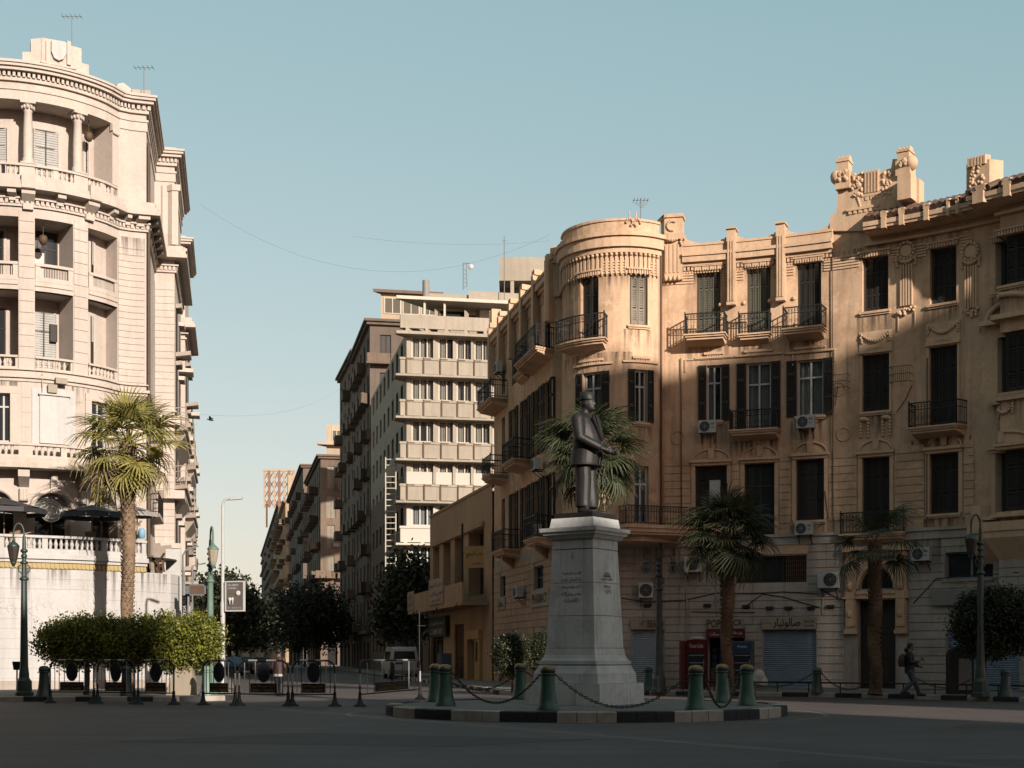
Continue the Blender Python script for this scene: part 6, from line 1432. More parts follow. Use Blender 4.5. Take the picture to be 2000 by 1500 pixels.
pose = dict(head=(.035, 0, 1.63), legR=((.02, -.095, .47), (.0, -.10, .075), (.2, -.13, 0)), legL=((.035, .10, .47), (.05, .12, .075), (.25, .16, 0)),
            armR=((-.01, -.225, 1.37), (.05, -.285, 1.09), (.30, -.13, .93), (.40, -.05, .89)), armL=((-.01, .225, 1.37), (.06, .285, 1.09), (.31, .12, .92), (.41, .05, .88)), curl=.7)
b = human(pose)
# thicker, older build and wide trouser legs
b.loft([(.03, 0, .84, .17, .20), (.05, 0, 1.0, .185, .20), (.04, 0, 1.15, .17, .20), (.01, 0, 1.3, .13, .19)], 14)
for s in (-1, 1): b.loft([(.03 * (s > 0) + .012, s * .095, .10, .098, .088), (.03 * (s > 0) + .01, s * .09, .2, .10, .09), (.015, s * .085, .5, .105, .095), (.0, s * .09, .84, .115, .105)], 12)
XY = 1.13
b.v = [V3(v.x * SC * XY, v.y * SC * XY, v.z * SC + .13) for v in b.v]
me = remeshed(b, .026, 2); me.materials.append(MATS['bronze']); body = link_mesh('figure', me, st)
# jacket: skirt, sleeves of thicker cloth, lapels and hem as one cloth shell
j = MB()
j.loft([(.005, 0, .70, .195, .235), (.01, 0, .72, .20, .238), (.02, 0, .88, .197, .225), (.035, 0, 1.02, .195, .215), (.03, 0, 1.16, .182, .222), (.01, 0, 1.30, .155, .232), (-.005, 0, 1.40, .125, .215), (-.01, 0, 1.455, .085, .13)], 18)
for s, K in ((-1, 'armR'), (1, 'armL')):
    sh_, el, wr, hn = [Vector(v) for v in pose[K]]; j.ell(sh_, .088, .085, .095, 10, 8); j.tube([sh_, sh_.lerp(el, .5), el, el.lerp(wr, .55), wr - (wr - el).normalized() * .02], [.088, .082, .074, .066, .058], 12)
j.v = [V3(v.x * SC * XY, v.y * SC * XY, v.z * SC + .13) for v in j.v]
me = remeshed(j, .028, 3); me.materials.append(MATS['bronze']); link_mesh('jacket', me, st)
q = MB(); sc = lambda x, y, z: V3(x * SC * XY, y * SC * XY, z * SC + .13)
for s in (-1, 1):
    q.hexa([sc(.115, s * .035, 1.46), sc(.14, s * .11, 1.40), sc(.205, s * .06, 1.18), sc(.235, s * .012, 1.06), sc(.135, s * .03, 1.48), sc(.165, s * .115, 1.41), sc(.225, s * .065, 1.185), sc(.25, s * .014, 1.065)])
    q.tube([sc(.235, s * .015, 1.06), sc(.232, s * .02, .9), sc(.215, s * .035, .72)], .012 * SC, 6)
q.tube([sc(.20 * math.cos(t) + .008, .24 * math.sin(t), .715) for t in [2 * math.pi * i / 24 for i in range(25)]], .012 * SC, 6); q.build('lapel', 'bronze', st, True)
q = MB(); hx = pose['head']; q.loft([(hx[0] * SC * XY - .01, 0, (hx[2] + .055) * SC + .13, .115 * SC, .10 * SC), (hx[0] * SC * XY - .012, 0, (hx[2] + .062) * SC + .13, .118 * SC, .103 * SC), (hx[0] * SC * XY - .03, 0, (hx[2] + .165) * SC + .13, .10 * SC, .088 * SC), (hx[0] * SC * XY - .031, 0, (hx[2] + .172) * SC + .13, .086 * SC, .076 * SC)], 20)
q.tube([sc(hx[0] - .02, 0, hx[2] + .173), sc(hx[0] - .09, -.03, hx[2] + .165), sc(hx[0] - .12, -.035, hx[2] + .08)], [.012, .014, .02], 6); q.build('fez', 'bronze', st, True)

# ================================================================= BOLLARDS AND CHAINS
def make_bollard(label, h=1.04, paint='green_paint', cap='gold_paint', group='green bollards'):
    t = thing('bollard', (0, 0, 0), label, 'bollard', group); k = h / 1.04
    q = MB(); q.lathe([(.265 * k, 0), (.26 * k, .05), (.225 * k, .12), (.195 * k, .28), (.17 * k, .5), (.158 * k, .72 * k), (.158 * k, .80 * k)], 20, (0, 0, 0)); q.build('shaft', paint, t, True)
    q = MB(); q.lathe([(.16 * k, .80 * k), (.18 * k, .81 * k), (.18 * k, .845 * k), (.165 * k, .85 * k), (.165 * k, .865 * k), (.178 * k, .87 * k), (.178 * k, .955 * k), (.165 * k, .96 * k)], 20, (0, 0, 0)); q.build('collar', 'green_paint_dark' if paint == 'green_paint' else paint, t, True)
    q = MB(); q.lathe([(.165 * k, .955 * k), (.163 * k, .975 * k), (.14 * k, 1.01 * k), (.08 * k, 1.035 * k), (.01, 1.04 * k)], 20, (0, 0, 0)); q.build('cap', cap, t, True)
    q = MB()
    for s in (-1, 1): q.tube([V3(s * .15 * k, 0, .83 * k), V3(s * .21 * k, 0, .83 * k), V3(s * .21 * k, 0, .78 * k)], .016, 5)
    q.build('chain_eye', 'iron', t, True); return t
b0 = make_bollard('gold capped green bollard before the dark pedestal face')
isl_b = [((1070, 1386), None), ((870, 1378), 'gold capped green bollard nearest the crowd barriers, in front of its twin'),
         ((851, 1370), 'gold capped green bollard mostly hidden behind its twin at the barrier end of the island'), ((990, 1363), 'gold capped green bollard standing alone before the round clipped bush'),
         ((1359, 1386), 'largest gold capped green bollard of the three on the island side of the drinks fridges'), ((1411, 1372), 'gold capped island bollard with a slack chain loop hanging below it'), ((1459, 1377), 'gold capped green bollard at the island end facing the blue roller shutter')]
bpos = []
for (x, y), lab in isl_b:
    Y = F * (CAMH - IH) / (y - HZ); p = V3(xat(x, Y), Y, IH - .003); d = (p - IC); d.z = 0
    if d.length > IR - .55: p = IC + d.normalized() * (IR - .55) + V3(0, 0, IH - .003)
    bpos.append(p); rz = R.uniform(0, 3)
    if lab is None: b0.location = p; b0.rotation_euler = (0, 0, rz)
    else: dup(b0, None, p, rz, lab)
def chain(a, b, sag, label, mat='chain_iron', r=.016, ln=.085):
    t = bpy.data.objects.new; q = MB(); L = (b - a).length * (1 + 2.2 * (sag / (b - a).length) ** 2); n = int(L / (ln * .78)); prev = None
    for i in range(n):
        s = (i + .5) / n; p = a.lerp(b, s) - V3(0, 0, sag * 4 * s * (1 - s)); s2 = (i + .6) / n; d = (a.lerp(b, s2) - V3(0, 0, sag * 4 * s2 * (1 - s2)) - p).normalized()
        up = V3(0, 0, 1) if i % 2 else d.cross(V3(0, 0, 1)).normalized(); up = (up - d * up.dot(d)).normalized()
        pts = [p + d * (ln * .5 * math.cos(2 * math.pi * j / 8)) + up * (ln * .32 * math.sin(2 * math.pi * j / 8)) for j in range(9)]
        q.tube(pts, r * .75, 4, 0, False)
    o = q.build('chain', mat); ORG.pop(o.name, None); return tag(o, label, 'chain', 'chains between bollards')
tp = lambda i: bpos[i] + V3(0, 0, .80)
chain(tp(0) + V3(.2, -.05, 0), tp(4) + V3(-.2, 0, 0), .74, 'rusty chain sagging low across the foot of the pedestal')
chain(tp(1) + V3(.2, 0, 0), tp(0) + V3(-.2, 0, 0), .68, 'rusty chain sagging between the two front island bollards beside the barriers')
chain(tp(2), tp(3), .5, 'rusty chain at the rear of the island before the round bush')
chain(tp(4) + V3(.2, 0, 0), tp(6) + V3(-.2, 0, 0), .80, 'chain sagging in a deep loop under the middle island bollard')
chain(tp(5) + V3(.15, 0, 0), tp(6) + V3(-.1, 0.1, 0), .35, 'short steep chain from the middle island bollard to its neighbour')
chain(tp(3) + V3(.15, 0, 0), tp(3) + V3(2.6, 1.6, -.1), .45, 'chain running from the lone bollard behind the pedestal')
# pavement bollards
side_b = [(86, 47.0, 'green_paint_dark', 'dull green bollard in shade beside the foot of the first crowd barrier'), (247, 47.4, 'green_paint_dark', 'dark green bollard below the shaded clipped trees'), (404, 47.6, 'sunlit_green_pale', 'sunlit pale green bollard beside the lamp post and the yellow lit tree'),
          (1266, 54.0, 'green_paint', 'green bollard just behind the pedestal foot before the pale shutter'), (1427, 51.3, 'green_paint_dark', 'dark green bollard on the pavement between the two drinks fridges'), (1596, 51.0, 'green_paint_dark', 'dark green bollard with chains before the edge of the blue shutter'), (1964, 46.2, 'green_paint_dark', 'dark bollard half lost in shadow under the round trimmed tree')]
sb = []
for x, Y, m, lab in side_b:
    t = make_bollard(lab, .92 if x > 500 else 1.02, m, 'green_paint_dark' if m != 'sunlit_green_pale' else 'sunlit_green_pale', 'pavement bollards'); t.location = (xat(x, Y), Y, .15); sb.append(V3(xat(x, Y), Y, .15))
up_ = V3(0, 0, .72)
chain(sb[5] + up_ + V3(-.15, 0, 0), V3(xat(1428, 51.6), 51.6, .87), .5, 'dark chain from the blue shutter bollard back past the fridges')
chain(sb[5] + up_ + V3(.15, 0, 0), V3(xat(1690, 49.5), 49.5, .5), .35, 'dark chain from the blue shutter bollard towards the thin palm')
chain(V3(xat(1790, 48.0), 48.0, .75), V3(xat(1895, 47.2), 47.2, .7), .3, 'dark chain between the walking person and the trimmed tree')
# low guard rail along the shaded kerb
t = thing('guard_rail', (xat(1600, 51), 51, .15), 'low dark guard rail on short posts along the shaded kerb', 'guard rail')
q = MB(); pts = []
for x in range(1330, 2020, 30):
    u = RKP.hit(x, RKP.u[4]); pts.append(RKP.V(u, -.55, .52))
q.tube(pts, .03, 5); q.build('rail', 'iron', t)
for p in pts[::2]: q = MB(); q.tube([V3(p.x, p.y, .14), p], .025, 5); q.build('post', 'iron', t)
# ================================================================= CROWD BARRIERS
def barrier(x0, Y0, x1, Y1, label, h=1.36):
    A, Bp = V3(xat(x0, Y0), Y0, 0), V3(xat(x1, Y1), Y1, 0); W_ = (Bp - A).length; rz = math.atan2(Bp.y - A.y, Bp.x - A.x); t = thing('crowd_barrier', (A + Bp) / 2, label, 'barrier', 'crowd barriers across the street mouth', rz)
    w = W_ / 2 - .05; r = .26; q = MB(); rr = .028
    path = [V3(-w, 0, .14), V3(-w, 0, h - r)] + [V3(-w + r - r * math.cos(a), 0, h - r + r * math.sin(a)) for a in [math.pi / 2 * i / 6 for i in range(1, 7)]] + [V3(w - r + r * math.sin(a), 0, h - r + r * math.cos(a)) for a in [math.pi / 2 * i / 6 for i in range(7)]] + [V3(w, 0, .14)]
    q.tube(path, rr, 8); q.tube([V3(-w, 0, .36), V3(w, 0, .36)], .022, 6); q.build('frame', 'black_paint', t, True)
    for s in (-1, 1):
        q = MB(); q.tube([V3(s * w, 0, .62), V3(s * w, 0, .98)], rr + .004, 8, 0, False); q.build('white_band', 'white_band', t, True)
        q = MB(); q.lathe([(.21, 0), (.20, .035), (.10, .10), (.055, .22), (.045, .36), (.05, .42)], 12, (s * w, 0, 0)); q.build('foot', 'rubber', t, True)
    for a, b in ((-.62, -.25), (.12, .52)):
        q = MB(); q.tube([V3(w * a, 0, h), V3(w * b, 0, h)], rr + .004, 8, 0, False); q.build('white_band', 'white_band', t, True)
    for i, f in enumerate((-.78, -.58, -.34, .34, .58, .78)):
        q = MB(); q.tube([V3(w * f, 0, .36 if abs(f) > .5 else .66), V3(w * f, 0, h - (.01 if abs(f) < .7 else .06))], .013, 5); q.build('bar', 'black_paint' if i % 2 else 'white_band', t, True)
    q = MB(); n = 20; q.prism([V3(.20 * math.cos(2 * math.pi * i / n), .015, 1.0 + .30 * math.sin(2 * math.pi * i / n)) for i in range(n)], V3(0, -.03, 0)); e = q.build('emblem_plate', 'sign_navy', t, True)
    q = MB()
    for k in (.92, .62): q.tube([V3(.20 * k * math.cos(2 * math.pi * i / n), -.02, 1.0 + .30 * k * math.sin(2 * math.pi * i / n)) for i in range(n + 1)], .012, 4)
    for s in (-1, 1): q.tube([V3(0, -.022, .88), V3(s * .06, -.022, .98), V3(s * .07, -.022, 1.1)], .014, 4)
    q.tube([V3(0, -.022, .86), V3(0, -.022, 1.13)], .02, 5); q.build('emblem_relief', 'iron', e, True)
    q = MB(); q.box(-w * .54, w * .54, -.012, .012, .40, .68); pl_ = q.build('name_plate', 'black_paint', t, True)
    lettering(pl_, 'CAIRO TRAFFIC', V3(0, -.014, .47), V3(1, 0, 0), V3(0, 0, 1), .085, 'letter_gold', w * .95, .01, True, .003)
    lettering(pl_, arabic('ادارة مرور القاهرة'), V3(0, -.014, .60), V3(1, 0, 0), V3(0, 0, 1), .10, 'letter_gold', w * .9, .01, True, .003)
    return t
for a in ((95, 44.6, 186, 44.2, 'first crowd barrier from the shaded lamp post, one end behind a bollard'), (188, 44.2, 265, 43.6, 'crowd barrier under the darkest clipped tree'), (267, 43.5, 342, 43.0, 'crowd barrier before the white wall under the sunlit tree edge'),
          (394, 42.8, 462, 42.3, 'narrow crowd barrier before the pale green lamp post'), (464, 42.2, 566, 41.9, 'crowd barrier with a pedestrian standing behind it'), (568, 41.9, 657, 41.6, 'crowd barrier before the dark street trees, an open gap on one side'), (702, 41.4, 821, 48.5, 'slanting crowd barrier before the white minibus')):
    barrier(*a)
# ================================================================= LAMP POSTS
def lamp_post(px, Y, paint, label, arm=1, globe=False, rz=0.0, h=5.9):
    t = thing('lamp_post', (xat(px, Y), Y, .15), label, 'lamp post', 'ornate green lamp posts', rz); k = h / 5.9
    q = MB(); q.lathe([(.30, 0), (.30, .12), (.26, .16), (.25, .5), (.20, .56), (.17, .62), (.165, .75), (.135, 1.0), (.115, 2.4), (.095, 3.9 * k), (.12, 3.93 * k), (.12, 4.0 * k), (.085, 4.04 * k), (.08, 4.5 * k)], 10, (0, 0, 0), 0, False); q.build('shaft', paint, t, True)
    q = MB()
    for z, r in ((4.5, .13), (4.72, .10), (4.9, .12), (3.95, .15)): q.lathe([(.07, -.07), (r, -.03), (r, .03), (.07, .07)], 10, (0, 0, z * k))
    for s in (-1, 1): q.tube([V3(0, 0, 4.1 * k), V3(s * .16, 0, 4.2 * k), V3(s * .2, 0, 4.35 * k), V3(s * .1, 0, 4.42 * k)], .025, 5)
    q.lathe([(.07, 4.5 * k), (.06, 5.2 * k), (.05, 5.4 * k)], 8, (0, 0, 0)); q.build('collar', paint, t, True)
    sides = (-1, 1) if globe else (arm,)
    for s in sides:
        q = MB()
        if globe: q.tube([V3(0, 0, 5.0 * k), V3(s * .16, 0, 5.25 * k), V3(s * .42, -.1, 5.25 * k), V3(s * .5, -.12, 5.05 * k)], .028, 6)
        else: q.tube([V3(0, 0, 5.2 * k)] + [V3(s * (.17 - .17 * math.cos(a)), 0, 5.45 * k + .38 * math.sin(a)) for a in [math.pi * i / 8 for i in range(9)]] + [V3(s * .34, 0, 5.25 * k)], [.04] + [.034] * 9 + [.028], 6)
        q.build('crook_arm', paint, t, True)
        if globe:
            c = V3(s * .5, -.12, 4.78 * k); q = MB(); q.ell(c, .21, .21, .22, 14, 10); q.build('globe', 'glass_clear', t, True); q = MB(); q.lathe([(.04, .28), (.12, .22), (.14, .17), (.05, .15)], 10, c); q.ell(c, .06, .06, .09, 8, 6); q.build('globe_cap', paint, t, True)
        else:
            c = V3(s * .34, 0, 4.62 * k); q = MB(); q.lathe([(.09, -.12), (.13, .0), (.19, .36), (.19, .40)], 8, c, 0, False); l_ = q.build('lantern', 'lantern_glass' if 'pale' in paint else 'frame_dark', t, True)  # pale lantern on the sunlit post only, shaded ones coloured dark
            q = MB(); q.lathe([(.20, .40), (.21, .43), (.14, .52), (.06, .58), (.03, .66), (.01, .7)], 8, c); q.lathe([(.03, -.26), (.07, -.18), (.10, -.12), (.09, -.1)], 8, c); q.build('lantern_cap', paint, l_, True)
    return t
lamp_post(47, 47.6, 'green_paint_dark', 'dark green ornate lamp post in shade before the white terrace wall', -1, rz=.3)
t = lamp_post(411, 49.0, 'sunlit_green_pale', 'sunlit pale green ornate lamp post behind the yellow lit tree', 1, rz=-1.1)
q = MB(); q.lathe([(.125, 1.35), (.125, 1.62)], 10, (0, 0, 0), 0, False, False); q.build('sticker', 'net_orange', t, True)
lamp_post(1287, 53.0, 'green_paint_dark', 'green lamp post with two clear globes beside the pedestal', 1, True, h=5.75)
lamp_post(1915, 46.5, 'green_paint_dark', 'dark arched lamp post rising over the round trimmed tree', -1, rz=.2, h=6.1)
t = thing('street_light', (xat(435, 52), 52, .15), 'tall slim white street light with a bent arm and a dental banner', 'street light'); p = V3(xat(435, 52), 52, .15); zt = zat(975, 52)
q = MB(); q.tube([p, V3(p.x, p.y, 3.5)], .09, 10); q.tube([V3(p.x, p.y, 3.5), V3(p.x, p.y, zt - .25), V3(p.x + .05, p.y, zt - .05), V3(p.x + .18, p.y, zt)], [.065, .05, .045, .04], 8); q.build('pole', 'steel_pole', t)
q = MB(); q.tube([V3(p.x + .18, p.y, zt), V3(p.x + .7, p.y, zt + .05)], [.05, .035], 8); q.obox(V3(p.x + .5, p.y, zt + .02), V3(.22, 0, .02), V3(0, .09, 0), V3(0, 0, .035)); q.build('lamp_head', 'steel_pole', t)
BPp = Path([(xat(443, 51.9), 51.9), (xat(478, 51.9), 51.7)])
t = board('banner_sign', 'brown dental clinic banner with white lettering fixed on the slim white street light', 'banner', BPp, 0, BPp.U, zat(1192, 52), zat(1138, 52), -.04, .04, 'sign_brown', [('DR.AMIRA', .42, .9, .075, .66, 'letter_white'), ('LASHIN', .34, .79, .075, .48, 'letter_white'), ('dental clinic', .42, .62, .045, .66, 'letter_gold'), ('0 1 0 0 2 4 5', .5, .08, .05, .8, 'letter_white')], None, 'sign_white')
q = MB(); c = BPp.V(BPp.U * .3, .06, zat(1174, 52))
for s in (-1, 1): q.ell(c + V3(s * .05, 0, .06), .06, .012, .07, 8, 6); q.tube([c + V3(s * .06, 0, .04), c + V3(s * .05, 0, -.13)], [.04, .012], 6)
q.build('tooth_icon', 'letter_white', t); q = MB(); c = BPp.V(BPp.U * .72, .06, zat(1159, 52)); q.ell(c, .09, .012, .09, 10, 6); q.build('face_icon', 'letter_white', t)
# signs by the sunny corner
t = thing('direction_sign', (xat(386, 60), 60, .15), 'empty framed street sign on a post before the street trees', 'sign'); q = MB(); a, b = xat(362, 60), xat(402, 60); z0, z1 = zat(1163, 60), zat(1141, 60)
for r_ in ((a, b, z1 - .06, z1), (a, b, z0, z0 + .06), (a, a + .18, z0, z1), (b - .06, b, z0, z1)): q.box(r_[0], r_[1], 59.97, 60.03, r_[2], r_[3])
q.build('frame', 'car_grey', t); q = MB(); q.tube([V3(a + .1, 60.1, .15), V3(a + .1, 60.1, z1)], .05, 6); q.build('post', 'metal_grey', t); q = MB(); q.box(a + .18, b - .06, 59.98, 60.0, z0 + .06, z1 - .06); q.build('panel', 'frame_brown', t)
t = thing('vertical_sign', (xat(362, 61), 61, .15), 'narrow dark blue vertical shop sign beside the white terrace wall', 'sign'); q = MB(); q.box(xat(357, 61), xat(366, 61), 60.9, 61.05, zat(1206, 61), zat(1163, 61)); q.build('panel', 'sign_navy', t); q = MB(); q.box(xat(366.5, 61), xat(372, 61), 60.9, 61.0, zat(1196, 61), zat(1164, 61)); q.build('side_panel', 'sign_white', t)
lettering(t, 'TOURS', V3(xat(361.5, 61), 60.89, zat(1184, 61)), V3(0, 0, 1), V3(-1, 0, 0), .11, 'letter_white', .8); q = MB(); q.tube([V3(xat(358, 61), 61.1, .15), V3(xat(358, 61), 61.1, 5.2)], .05, 6); q.build('post', 'metal_grey', t)
t = thing('wall_board', (xat(345, 63), 62.6, .15), 'blank white tall advertisement board on the street side of the cream building', 'board'); q = MB(); q.box(xat(327, 62.8), xat(356, 62.8), 62.5, 62.62, .15, zat(1073, 62.8)); q.build('panel', 'sign_white', t)
t = thing('street_light', (xat(357, 64), 64, .15), 'thin grey lamp arm on a pole beside the white advertisement board', 'street light'); p = V3(xat(357, 64), 64, .15); q = MB(); q.tube([p, V3(p.x, p.y, zat(1085, 64)), V3(p.x + .15, p.y, zat(1074, 64)), V3(p.x + .7, p.y, zat(1066, 64))], .045, 6); q.build('pole', 'metal_grey', t)
t = thing('street_light', (xat(376, 75), 75, .15), 'thin grey street lamp farther along the sunny side of the street', 'street light'); p = V3(xat(376, 75), 75, .15); q = MB(); q.tube([p, V3(p.x, p.y, zat(1105, 75)), V3(p.x + .7, p.y, zat(1100, 75))], .05, 6); q.build('pole', 'metal_grey', t)
t = thing('planter_cone', (xat(355, 49), 49, .15), 'low pale concrete block on the sunny pavement below the lit tree', 'concrete block'); p = V3(xat(352, 48.5), 48.5, .15); q = MB(); q.prism([p + V3(-.5, 0, 0), p + V3(.5, 0, 0), p + V3(.38, 0, 1.0), p + V3(-.22, 0, 1.0)], V3(0, .5, 0)); q.build('block', 'sign_beige', t)
t = thing('litter_bin', (xat(33, 50), 50, .15), 'small dark litter bin hung by the white wall', 'bin'); p = V3(xat(33, 50), 50, .15); q = MB(); q.lathe([(.12, .85), (.17, 1.15)], 10, p); q.build('bucket', 'iron', t); q = MB(); q.tube([p, p + V3(0, 0, .9)], .03, 5); q.build('post', 'iron', t)

# ================================================================= AIR CONDITIONERS (on the tan block)
def ac_unit(P, u, z, label, w=.74, h=.52, fan=-.14):
    c = P.V(u, .36, z); t = thing('air_conditioner', c, label, 'air conditioner', 'air conditioners on the tan block', P.ang(u))
    q = MB(); q.box(-w / 2, w / 2, -.15, .15, 0, h); q.build('casing', 'ac_white', t, True)
    r = h * .41; cx = w * fan; q = MB(); q.prism([V3(cx + r * math.cos(2 * math.pi * i / 20), -.15, h / 2 + r * math.sin(2 * math.pi * i / 20)) for i in range(20)], V3(0, -.012, 0)); f = q.build('fan_opening', 'ac_dark', t, True)
    q = MB()
    for k in (1.0, .7, .4): q.tube([V3(cx + r * k * math.cos(2 * math.pi * i / 20), -.17, h / 2 + r * k * math.sin(2 * math.pi * i / 20)) for i in range(21)], .008, 4)
    for i in range(8): th = 2 * math.pi * i / 8; q.tube([V3(cx, -.17, h / 2), V3(cx + r * math.cos(th), -.17, h / 2 + r * math.sin(th))], .006, 4)
    q.ell(V3(cx, -.17, h / 2), .045, .015, .045, 8, 6); q.build('guard', 'metal_grey', f, True)
    MB().box(w * .2, w * .42, -.156, -.15, h * .62, h * .8).build('badge', 'metal_grey', t, True); MB().box(w * .22, w * .40, -.156, -.15, h * .35, h * .45).build('badge', 'metal_grey', t, True)
    q = MB()
    for s in (-1, 1): q.box(s * w * .35 - .02, s * w * .35 + .02, -.15, .36, -.05, 0); q.beam(V3(s * w * .35, -.1, -.03), V3(s * w * .35, .35, -.4), .03)
    q.build('bracket', 'iron', t, True); return t
gu = lambda x: GP.hit(x, GP.u[5])
ac_unit(RP, g(1384), Z(1384, 848), 'white air conditioner below the window nearest the drainpipe')
ac_unit(RP, g(1578), Z(1578, 839), 'white air conditioner under the curtained window beside the long wall cable')
ac_unit(RP, g(1575), Z(1575, 1046), 'white air conditioner under the lone shuttered first floor window')
ac_unit(GP, gu(1264), GP.zp(gu(1264), 1168), 'boxy air conditioner above the pale shutter behind the lamp post', .62, .64, 0.0)
ac_unit(GP, gu(1356), GP.zp(gu(1356), 1118), 'air conditioner half hidden by the big palm crown', .74, .66, 0.0)
ac_unit(GP, gu(1623), GP.zp(gu(1623), 1149), 'large window air conditioner between the blue shutter and the portal', .84, .66, .12)
ac_unit(GP, gu(1806), GP.zp(gu(1806), 1096), 'small white air conditioner between the portal and the sliding window', .72, .52)
for x, z, lab in ((1060, 9.9, 'grey air conditioner on the street front behind the palm, the upper one'), (1061, 6.9, 'grey air conditioner on the street front behind the palm, the lower one'), (986, 16.0, 'grey air conditioner at the far end of the tan street front'), (1026, 4.3, 'grey air conditioner over the small street shutters')): ac_unit(RP if z > 6.5 else GP, (RP if z > 6.5 else GP).hit(x, -1, u_l1), z, lab)
# ================================================================= SHOP SIGNS (tan block)
def sgn(x0, x1, y0, y1, label, mat, texts, o=.12, frame=None):
    a, b = gu(x0), gu(x1); uc = (a + b) / 2; return board('shop_sign', label, 'sign', GP, a, b, GP.zp(uc, y1), GP.zp(uc, y0), .02, o, mat, texts, 'shop signs', frame)
sgn(1232, 1299, 1208, 1229, 'beige shop board with brown FATHY lettering over the pale shutter', 'sign_beige', [('FATHY IBRAHIM', .5, .5, .72, .94, 'letter_brown')])
sgn(1381, 1453, 1208, 1228, 'beige board with tall dark capitals over the open shop', 'sign_beige', [('POP', .2, .5, .8, .36, 'letter_black'), ('JACK', .76, .5, .8, .44, 'letter_black')])
sgn(1381, 1455, 1229, 1246, 'dark red awning board with white script over the open shop', 'red_sign', [(arabic('بوب جاك للملابس'), .7, .58, .5, .5, 'letter_white'), (arabic('محلات'), .22, .45, .4, .25, 'letter_white')], .3)
sgn(1489, 1595, 1206, 1229, 'beige board with bold black Arabic script over the blue shutter', 'sign_beige', [(arabic('صالونيار'), .46, .5, .92, .5, 'letter_black'), (arabic('للاحذية'), .87, .66, .26, .18, 'letter_black'), (arabic('والشنط'), .87, .3, .26, .18, 'letter_black'), ('- - -', .1, .52, .08, .12, 'letter_black')])
sgn(1822, 2004, 1150, 1180, 'long dark grey sign with black raised script behind the trimmed tree', 'concrete', [(arabic('مكتبة النيل'), .26, .5, .8, .46, 'letter_black'), (arabic('للكتب'), .8, .5, .7, .3, 'letter_black')], .2)
t = board('shop_sign', 'cream sign lettered PHARMACY in black on the tan street front behind the bush', 'sign', GP, GP.hit(1041, -1, gl1), gl1 - .3, 3.75, 4.5, .02, .1, 'sign_beige', [('PHARMACY', .5, .5, .6, .85, 'letter_black')], 'shop signs')
board('shop_sign', 'pink board with white script over the far small shutter on the tan street front', 'sign', GP, GP.hit(974, -1, gl1), GP.hit(989, -1, gl1), 3.9, 4.5, .02, .1, 'sign_beige', [(arabic('ساعات'), .5, .5, .6, .7, 'letter_brown')], 'shop signs')
# ================================================================= DRINKS FRIDGES
def fridge(px, Y, body, label, w=.78, h=2.0, head=None):
    u = gu(px); ang = GP.ang(u); t = thing('drinks_fridge', (xat(px, Y), Y, .15), label, 'fridge', 'drinks fridges by the open shop', ang)
    q = MB(); q.box(-w / 2, w / 2, -.32, .32, .08, h); q.box(-w / 2 + .03, w / 2 - .03, -.29, .3, 0, .08); q.build('body', body, t, True)
    q = MB(); q.box(-w / 2 + .07, w / 2 - .07, -.335, -.322, .25, h - .48); q.build('glass_door', 'glass_dark', t, True)
    q = MB(); q.box(-w / 2 + .03, w / 2 - .03, -.34, -.322, h - .42, h - .06); hp = q.build('header', head or body, t, True)
    q = MB()
    for k in range(4): q.box(-w / 2 + .1, w / 2 - .1, -.345, -.336, .45 + .3 * k, .49 + .3 * k)
    q.build('shelf', 'metal_grey', t, True); q = MB(); q.box(w / 2 - .11, w / 2 - .08, -.37, -.335, .7, 1.2); q.build('handle', 'metal_grey', t, True); return t
f1 = fridge(1362, 57.2, 'red_fridge', 'red drinks fridge with white script and a bag on top'); lettering(f1, 'Coca-Cola', V3(0, -.342, 1.76), V3(1, 0, 0), V3(0, 0, 1), .16, 'letter_white', .55, .01, True, .003)
q = MB(); q.ell(V3(.02, 0, 2.06), .28, .2, .09, 10, 6); q.build('top_cover', 'ac_white', f1, True)
f2 = fridge(1452, 57.0, 'blue_fridge', 'pale blue drinks fridge on the other side of the open shop', .8, 1.95, 'blue_label'); lettering(f2, 'Aqua', V3(0, -.342, 1.72), V3(1, 0, 0), V3(0, 0, 1), .14, 'letter_white', .4, .01, True, .003)
t = thing('side_crate', (xat(1338, 57.4), 57.4, .15), 'dark red cabinet standing against the red drinks fridge', 'cabinet'); p = V3(xat(1336, 57.4), 57.4, .15); q = MB(); q.box(p.x - .16, p.x + .16, p.y - .3, p.y + .3, .15, 2.1); q.build('cabinet_body', 'red_sign', t)
t = thing('plastic_bag', (xat(1480, 56), 56, .15), 'crumpled white plastic sack on the ground by the blue fridge', 'bag'); p = V3(xat(1480, 56.2), 56.2, .15); q = MB()
for k in range(5): q.ell(p + V3(R.uniform(-.18, .18), R.uniform(-.1, .1), .28 + R.uniform(-.05, .3)), .24, .2, .26, 8, 6)
m_ = remeshed(q, .03, 2); m_.materials.append(MATS['sign_white']); m_.transform(Matrix.Translation(-p)); o = link_mesh('sack', m_, t)
t = thing('street_cabinet', (xat(1880, 50), 50, .15), 'dark arched kiosk cabinet beside the trimmed tree trunk', 'cabinet'); p = V3(xat(1879, 49.6), 49.6, .15); q = MB(); n = 10; w = .42
q.prism([p + V3(-w, 0, 0), p + V3(w, 0, 0), p + V3(w, 0, 1.35)] + [p + V3(w * math.cos(a), 0, 1.35 + .35 * math.sin(a)) for a in [math.pi * i / n for i in range(1, n)]] + [p + V3(-w, 0, 1.35)], V3(0, .5, 0)); q.build('cabinet_body', 'iron', t); q = MB(); q.box(p.x - .12, p.x + .34, p.y - .015, p.y - .003, .3, 1.4); q.build('door', 'metal_grey', t)
